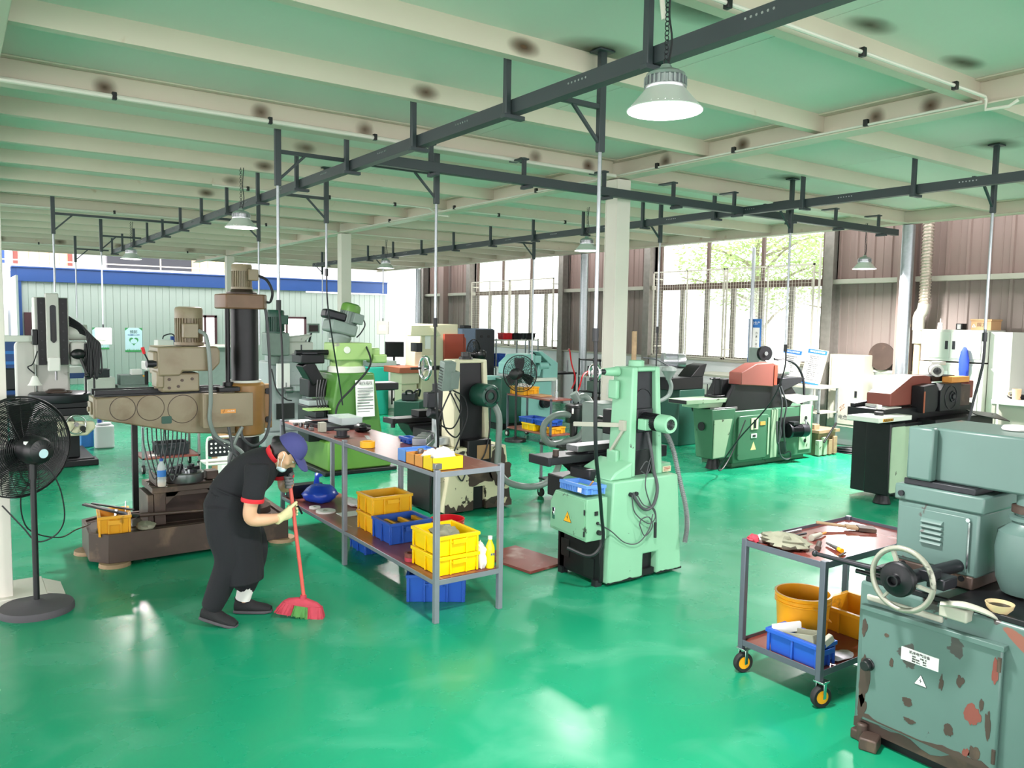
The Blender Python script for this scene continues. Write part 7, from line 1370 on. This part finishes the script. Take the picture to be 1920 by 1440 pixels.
# saw, fan and parts cart before it
g = E('band_saw', 'blue green cutting saw with slanted cover behind the parts cart', 'saw', (8.8, 12.3, 0))
B().box(8.2, 8.66, 12.0, 12.7, .1, .95).mk('control_base', DGREEN, g, .015); B().box(8.66, 9.40, 12.05, 12.7, .1, .85).mk('base', TEALS, g, .015); B().box(8.15, 9.5, 12.0, 12.75, 0, .1).mk('plinth', BLACKM, g)
B().prism([(8.46, 1.0), (8.46, 1.2), (8.66, 1.36), (8.98, 1.38), (8.98, 1.0)], 'y', 12.05, 12.5).mk('slanted_cover', TEALS, g, .012); tri_sign(g, (8.62, 12.045, 1.2), (1, 0, 0), (0, 0, 1), .11, SIGNY, INK)
B().prism([(9.1, 1.42), (9.2, 1.42), (9.58, 1.2), (9.58, .85), (9.22, .85), (9.22, 1.12), (9.42, 1.15)], 'y', 12.1, 12.4).mk('saw_frame', TEALS, g, .015); B().cyl((9.14, 12.15, 1.14), (9.36, 12.15, 1.14), .075, n=22).box(9.02, 9.18, 12.1, 12.3, 1.2, 1.34).prism([(9.05, .95), (9.12, 1.16), (9.2, 1.16), (9.15, .95)], 'y', 12.1, 12.2).mk('saw_head', TEALS, g, .01); B().ring((9.2, 12.3, 1.22), (0, 1, 0), .16, .03, 24, 6).mk('pulley_guard', BLACKP, g)
B().box(8.96, 9.5, 12.02, 12.3, .86, .92).mk('vise_bed', CABW, g, .005); hmotor(g, (9.2, 12.04, .45), (9.2, 11.92, .45), .09, DARKM, DARKM); B().box(9.30, 9.62, 12.45, 12.6, .85, 1.3).mk('rear_cabinet', TEALS, g, .01)
B().box(7.9, 8.3, 12.2, 12.5, .90, .97).mk('side_table', TEALS, g, .006)
fan(7.62, 10.72, 1.12, .30, (.85, .5, 0), 'black pedestal fan standing left of the parts cart', 1.05, base=.18, rings=9, rb=.0028)
trolley(7.83, 8.28, 10.05, 11.3, (.17, .74), 'steel parts cart with totes before the blue green saw', WOODR, FRAMED, name='parts_cart')
tote(7.86, 8.2, 10.85, 11.25, .742, .88, YELD, 'yellow tote with white paper on the parts cart top'); crumple('paper_wrap', WHCL, (8.03, 11.05, .80), (.13, .16, .07), 'white paper heaped in the yellow tote on the parts cart', 'paper', 61)
tote(7.87, 8.2, 10.55, 10.9, .172, .29, YELB, 'yellow tote at the left of the parts cart lower shelf'); tote(7.9, 8.2, 10.12, 10.4, .172, .28, YELD, 'second yellow tote at the right of the parts cart lower shelf'); tote(7.87, 8.2, 10.6, 10.98, .292, .38, BLU, 'blue tray stacked on the yellow tote of the parts cart'); tote(7.88, 8.22, 10.22, 10.55, .282, .38, BLU, 'blue tray at the right of the parts cart lower shelf')
tag(B().cyl((8.1, 10.25, .742), (8.1, 10.25, .85), .035, n=16).cyl((8.1, 10.25, .85), (8.1, 10.25, 1.05), .02, n=14).mk('arbor', CHROME), 'upright steel arbor on the parts cart top', 'arbor'); tag(B().box(7.95, 8.2, 10.5, 10.8, .742, .765).mk('parts_board', CARD, None, .003), 'board with small parts on the parts cart top', 'board')
# bench along the white wall, hose, shelf behind the column
table(10.5, 11.3, 13.6, 14.6, .88, 'dark bench against the white wall behind the saw', BLACKM, BLACKM); rnd = random.Random(12)
for i in range(8): x, y = rnd.uniform(10.6, 11.2), rnd.uniform(13.7, 14.5); tag(B().cyl((x, y, .881), (x, y, .98+.2*rnd.random()), .03, .02, 10).mk('turned_part', STEEL if i % 2 else DARKM), 'turned part standing on the dark bench behind the saw', 'part', 'parts on the dark bench')
tag(B().tube([(11.2, 13.8, 1.35), (11.0, 13.5, 1.38), (10.9, 13.3, 1.1), (10.85, 13.1, .8), (10.6, 12.9, .6)], .016, 8, 6).mk('air_hose', REDP), 'orange red air hose hanging beside the galvanised post', 'hose')
sh = E('open_shelf', 'narrow open steel shelf behind the tall cream column', 'shelf', (10.5, 12.0, 0))
for z in (.3, .62, .92, 1.25): B().box(10.3, 10.7, 11.7, 12.35, z-.02, z).mk('shelf', DARKM if z != .92 else CABW, sh)
for x in (10.3, 10.68):
    for y in (11.7, 12.33): B().box(x, x+.02, y, y+.02, 0, 1.27).mk('leg', DARKM, sh)
for i, (z, m) in enumerate(((.301, BROWNI), (.621, SHEET), (.921, BLACKM))): tag(B().box(10.36, 10.62, 11.8, 12.15, z, z+.2).mk('shelf_box', m, None, .01), ['lowest brown box', 'middle grey green box', 'upper black box'][i]+' on the narrow open shelf', 'box')
c_ = E('wall_outlet', 'outlet box with black plug and cord on the tall cream column', 'outlet', (5.5, 6.06, 1.3)); B().box(5.43, 5.58, 6.03, 6.058, 1.26, 1.38).mk('box', CABW, c_, .004); B().cyl((5.53, 6.03, 1.31), (5.53, 5.99, 1.31), .025).mk('plug', BLACKP, c_); B().tube([(5.53, 5.99, 1.31), (5.50, 5.97, 1.2), (5.48, 5.97, 1.0), (5.46, 5.98, .6)], .006, 6, 5).mk('cord', CABLE, c_)
tag(B().box(4.93, 5.22, 5.55, 5.85, 0, 1.24).mk('dust_bin', SHEET, None, .02), 'grey dust bin between the mint grinder and the tall cream column', 'bin')
g = E('turning_machine', 'dark machine with grey funnel hose behind the mint grinder', 'machine', (9.9, 9.2, 0)); B().box(9.65, 10.25, 9.0, 9.6, 0, .92).mk('base', DGREEN, g, .015); B().cyl((10.0, 8.99, .62), (10.0, 8.985, .62), .06).mk('port', BLACKM, g); B().box(9.4, 10.2, 9.0, 9.7, .92, 1.12).prism([(9.9, 1.12), (10.2, 1.12), (10.28, 1.34), (10.1, 1.3)], 'y', 9.0, 9.3).mk('bed', BLACKM, g, .01); hmotor(g, (9.55, 9.3, 1.38), (9.85, 9.1, 1.38), .12, ALU, ALU); B().box(9.1, 9.7, 9.2, 9.7, 1.12, 1.30).mk('slide', SHEET, g, .01)
M = Matrix.Translation((9.28, 8.9, 1.22)); B(M).lathe([(.02, -.12), (.04, -.12), (.05, -.08), (.12, .03), (.11, .08), (.05, .10), (0, .10)], n=24).mk('suction_funnel', HOSE, g); B().tube([(9.28, 8.9, 1.12), (9.34, 8.9, 1.0), (9.32, 8.92, .86), (9.2, 8.95, .78), (9.05, 9.0, .74)], .035, 10, 6).mk('suction_hose', HOSE, g); B().tube([(9.28, 8.9, 1.32), (9.1, 9.0, 1.42), (8.9, 9.1, 1.45)], .012, 6, 4).mk('wire', WIRE, g)
for i, (x, y, z, r) in enumerate(((11.9, 11.25, 0, (.2, .22, .26)), (11.95, 11.82, 0, (.18, .20, .24)), (11.93, 11.5, .43, (.17, .2, .16)))):
    o = crumple('sack', SACKM, (x, y, z), r, ['orange woven sack with faded print nearest the green grinder', 'second orange woven sack behind the first', 'orange sack lying on top of the other two'][i], 'sack', 70+i, amp=.22)
text('复合肥', (11.69, 11.14, .26), .11, (.25, -1, 0), (0, 0, 1), mat('faded print', '6d4a2c', .8), bpy.data.objects['sack'])
text('50kg', (11.695, 11.12, .14), .09, (.25, -1, 0), (0, 0, 1), MATS['faded print'], bpy.data.objects['sack'])
# right wall furniture
table(11.3, 12.1, 8.95, 10.4, 1.08, 'light steel shelf table left of the green grinder guard', CABG, GALV, shelf=.35, lw=.025)
table(11.36, 11.9, 7.6, 8.9, 1.02, 'steel bench carrying the leaning notice boards', CABG, GALV, shelf=.6, lw=.03)
o = E('folding_chair', 'white metal chair beyond the pale table end of the green grinder', 'chair', (11, 9.8, 0)); B().box(10.85, 11.15, 9.65, 9.95, .42, .44).mk('seat', CABW, o); B().box(11.13, 11.15, 9.65, 9.95, .6, .9).mk('backrest', CABW, o)
for x in (10.86, 11.14):
    for y in (9.66, 9.94): B().cyl((x, y, 0), (x, y, .9 if x > 11 else .43), .012, n=8).mk('leg', CABW, o)
def notice(y, x, w, h, z, label):
    M = Matrix.Translation((x, y, z)) @ Matrix.Rotation(R(-90), 4, 'Z') @ Matrix.Rotation(R(-12), 4, 'X') @ Matrix.Rotation(R(6), 4, 'Y'); o = E('notice_board', label, 'notice board', (x, y, z)); W = lambda a, c, d=-.004: M @ V3((a, d, c))
    B(M).box(-w/2, w/2, 0, .012, 0, h).mk('board', PAPER, o); B(M).box(-w/2, w/2, -.003, 0, h*.88, h).mk('header', PBLUE, o); B(M).box(-w/2, w/2, -.003, 0, 0, h*.05).mk('footer', PBLUE, o); B(M).box(-w/2-.01, -w/2, -.004, .014, 0, h).box(w/2, w/2+.01, -.004, .014, 0, h).box(-w/2-.01, w/2+.01, -.004, .014, h, h+.01).mk('edge', CREAMC, o); X = M.to_3x3()
    text('机床安全操作规程', W(0, h*.94), h*.062, X @ V3((1, 0, 0)), X @ V3((0, 0, 1)), PAPER, o)
    for i in range(13): text(('一、操作前检查设备是否正常', '二、严禁戴手套操作机床工作', '三、工件装夹必须牢固可靠的', '四、下班前清扫卫生切断电源')[i % 4][:13-(i*5) % 4], W(-w*.45, h*(.80-.056*i)), h*.037, X @ V3((1, 0, 0)), X @ V3((0, 0, 1)), INK, o, align='LEFT')
notice(8.45, 11.62, .36, .56, 1.03, 'left leaning notice board with blue header, partly behind the grinder motor'); notice(7.98, 11.62, .36, .58, 1.03, 'right leaning notice board with blue header and dense printed lines')
bn = E('wall_banner', 'narrow blue and white vertical banner at the window guard', 'banner', (12.13, 9.5, 1.32)); B().box(12.13, 12.14, 9.38, 9.66, 1.30, 2.10).mk('panel', PBLUE, bn); B().box(12.122, 12.13, 9.41, 9.63, 1.36, 1.94).mk('white_field', PAPER, bn); text('安全生产', (12.118, 9.52, 2.02), .062, (0, -1, 0), (0, 0, 1), PAPER, bn)
for i, c in enumerate('力求一次做好'): text(c, (12.118, 9.47, 1.84-i*.068), .05, (0, -1, 0), (0, 0, 1), INKR if i > 3 else INK, bn)
B().add([(12.119, 9.50, 1.40), (12.119, 9.44, 1.40), (12.119, 9.47, 1.46)], [(0, 1, 2)]).mk('red_peak', INKR, bn); tag(B().cyl((12.1, 9.58, 1.3), (12.1, 9.58, 3.4), .035, n=14).mk('riser_pipe', GALV), 'galvanised riser pipe before the blue banner', 'pipe'); tag(B().cyl((12.1, 8.2, .02), (12.1, 8.2, 3.4), .02, n=12).mk('riser_pipe', POST), 'thin pale riser pipe at the right edge of the nearer window', 'pipe')
ec = E('electrical_cabinet', 'tall grey electrical cabinet with hand drawn bolt on the tan wall', 'cabinet', (12.15, 7.5, .34)); B().box(11.98, 12.3, 7.25, 7.86, .34, 1.53).mk('body', CABG, ec, .008); B().box(11.965, 11.98, 7.30, 7.81, .39, 1.48).mk('door', CABG, ec, .004); B().box(11.955, 11.965, 7.33, 7.37, .85, .95).mk('latch', DARKM, ec)
text('⚡', (11.963, 7.58, .66), .12, (0, -1, 0), (0, 0, 1), BROWNT, ec); text('有电危险', (11.963, 7.56, .50), .085, (0, -1, 0), (0, 0, 1), WIRE, ec)
tag(B().cyl((12.22, 7.10, 1.52), (12.24, 7.10, 1.52), .22, n=36).mk('steel_disc', BROWNI), 'large round brown disc on the wall behind the electrical cabinet', 'disc'); tag(B().box(12.15, 12.3, 6.86, 7.18, 0, 1.10).mk('leaning_board', CABW, None, .006), 'white narrow panel standing right of the electrical cabinet', 'panel')
k_ = B(); 
for i in range(9): k_.ring((11.65+.012*(i % 3), 7.2+.02*(i % 2), .015+.012*(i//2)), (.05*(i % 3-1), .04, 1), .22-.012*(i % 4), .011, 30, 6)
tag(k_.tube([(11.7, 7.0, .05), (11.95, 6.9, .2), (12.0, 6.9, .5)], .007, 6, 5).mk('cable_coil', CABLE), 'coil of black cable on the floor below the electrical cabinet', 'cable')
fd = B(); p = catmull([(12.12, 6.40, 3.7), (12.12, 6.40, 3.0), (12.12, 6.40, 2.35)], 14); fd.tube(p, .07, 16, 1)
for q in p[::1]: fd.ring(q, (.1, .1, 1), .07, .014, 18, 6)
tag(fd.mk('foil_duct', FOIL), 'crumpled foil duct hanging down the tan wall', 'duct')
pp = E('wall_pipe', 'tan pipe with elbows beside the white cabinets', 'pipe', (12.12, 6.4, 0)); B().tube([(12.12, 6.40, 2.36), (12.12, 6.42, 2.25), (12.10, 6.46, 2.15), (12.10, 6.46, 1.95)], .085, 14, 4).cyl((12.1, 6.46, 1.75), (12.1, 6.46, 1.95), .075).mk('elbow', CABG, pp); B().cyl((12.1, 6.46, .2), (12.1, 6.46, 1.75), .05, n=16).mk('lower_pipe', YELPIPE, pp); tag(B().cyl((12.08, 6.63, .02), (12.08, 6.63, 2.62), .05, n=16).cyl((12.08, 6.63, 2.0), (12.08, 6.63, 2.04), .058, n=16).mk('drain_pipe', YELPIPE), 'upright tan pipe left of the foil duct', 'pipe')
cb = E('filing_cabinet', 'pale grey two-part steel cabinet under the cardboard box', 'cabinet', (11.9, 5.75, 0)); B().box(11.72, 12.28, 5.30, 6.20, 1.52, 1.97).mk('upper_body', CABW, cb, .006); B().box(11.70, 12.28, 5.30, 6.20, 0, 1.50).mk('lower_body', CABW, cb, .006)
for y0, y1, z0, z1 in ((5.36, 5.77, 1.56, 1.94), (5.79, 6.17, 1.56, 1.94), (5.36, 5.77, .4, 1.46), (5.79, 6.17, .4, 1.46)):
    d_ = B().box(11.69 if z0 < 1 else 11.71, 11.72, y0, y1, z0, z1).mk('door', CABW, cb, .004); hy = y1-.06 if y0 < 5.5 else y0+.02; B().box(11.685 if z0 < 1 else 11.705, 11.71, hy, hy+.04, (z0+z1)/2-.06, (z0+z1)/2+.06).mk('handle', DARKM, d_)
tag(B().box(11.8, 12.25, 5.0, 5.29, 0, 1.95).mk('side_cabinet', CABW, None, .006), 'narrow pale cabinet standing right of the two-part cabinet', 'cabinet')
bx = E('cardboard_box', 'closed cardboard box with a crate mark on top of the pale cabinet', 'carton', (12, 5.45, 1.971)); B().box(11.86, 12.16, 5.31, 5.58, 1.971, 2.10).mk('carton', CARD, bx, .004); B().box(11.85, 12.17, 5.30, 5.59, 2.10, 2.125).mk('lid', CARD, bx, .004); text('国工', (11.858, 5.44, 2.045), .06, (0, -1, 0), (0, 0, 1), BROWNI, bx); text('△', (11.858, 5.54, 2.03), .06, (0, -1, 0), (0, 0, 1), PAPER, bx)
bt = E('spray_bottle', 'white bottle with nozzle on the pale cabinet left end', 'bottle', (12, 6.08, 1.971)); B().cyl((12, 6.08, 1.971), (12, 6.08, 2.07), .035).mk('body', PLASTW, bt, .01); B().cyl((12, 6.08, 2.07), (12, 6.08, 2.13), .01).mk('nozzle', CABG, bt); mg = E('carton', 'small black and white box on the pale cabinet', 'box', (12, 5.80, 1.971)); B().box(11.95, 12.08, 5.74, 5.83, 1.971, 2.06).mk('carton_body', BLACKP, mg); B().box(11.945, 11.95, 5.76, 5.81, 1.98, 2.05).mk('carton_front', PAPER, mg)
cl = crumple('hanging_cloth', BLUECL, (11.66, 5.55, 1.28), (.03, .07, .25), 'royal blue cloth hanging on the pale cabinet door', 'cloth', 81, amp=.15); tag(B().prism([(5.78, 1.25), (5.90, 1.25), (5.90, 1.38), (5.78, 1.38)], 'x', 11.679, 11.6895).mk('paper_note', PAPER), 'white paper note stuck to the lower cabinet door', 'note')
bl_ = table(11.3, 12.2, 3.6, 5.0, 1.06, 'grey bench with pale top at the right frame edge', CABW, CABG, t=.06); B().box(11.4, 12.2, 3.7, 4.95, .3, 1.0).mk('cabinet_body', CABG, bl_, .006)
mg = E('glass_mug', 'amber glass mug on the bench at the right frame edge', 'mug', (11.6, 4.82, 1.061)); B().lathe([(0, 0), (.05, 0), (.055, .14), (.05, .14), (.045, .01), (0, .01)], (11.6, 4.82, 1.061)).mk('body', BRICK, mg); B().ring((11.6, 4.89, 1.13), (1, 0, 0), .035, .008, 16, 6).mk('handle', BRICK, mg); crumple('black_cloth', BLKCL, (11.7, 4.95-.12, 1.061), (.12, .14, .035), 'black cloth lying on the bench before the glass mug', 'cloth', 83)
# ------------------------------------------------------------------ light and camera
w = bpy.data.worlds.new('World'); SC.world = w; w.use_nodes = True
bg = w.node_tree.nodes['Background']; bg.inputs[0].default_value = (1, .96, .98, 1); bg.inputs[1].default_value = 4.5
cam = bpy.data.cameras.new('Camera'); co = bpy.data.objects.new('Camera', cam); COL.objects.link(co)
cam.sensor_width = 36; cam.lens = 36*1500/1920; cam.clip_end = 300
yaw, pt, ro = R(35.1), R(4.55), R(.95)
f = V3((sin(yaw)*cos(pt), cos(yaw)*cos(pt), -sin(pt))); r0 = V3((cos(yaw), -sin(yaw), 0)); u0 = r0.cross(f)
r = r0*cos(ro)+u0*sin(ro); u = -r0*sin(ro)+u0*cos(ro)
co.matrix_world = Matrix(((r.x, u.x, -f.x, 0), (r.y, u.y, -f.y, 0), (r.z, u.z, -f.z, 2.0), (0, 0, 0, 1)))
SC.camera = co
vs = SC.view_settings; vs.view_transform = 'Standard'; vs.look = 'None'; vs.gamma = 1; vs.exposure = .28; vs.use_curve_mapping = False
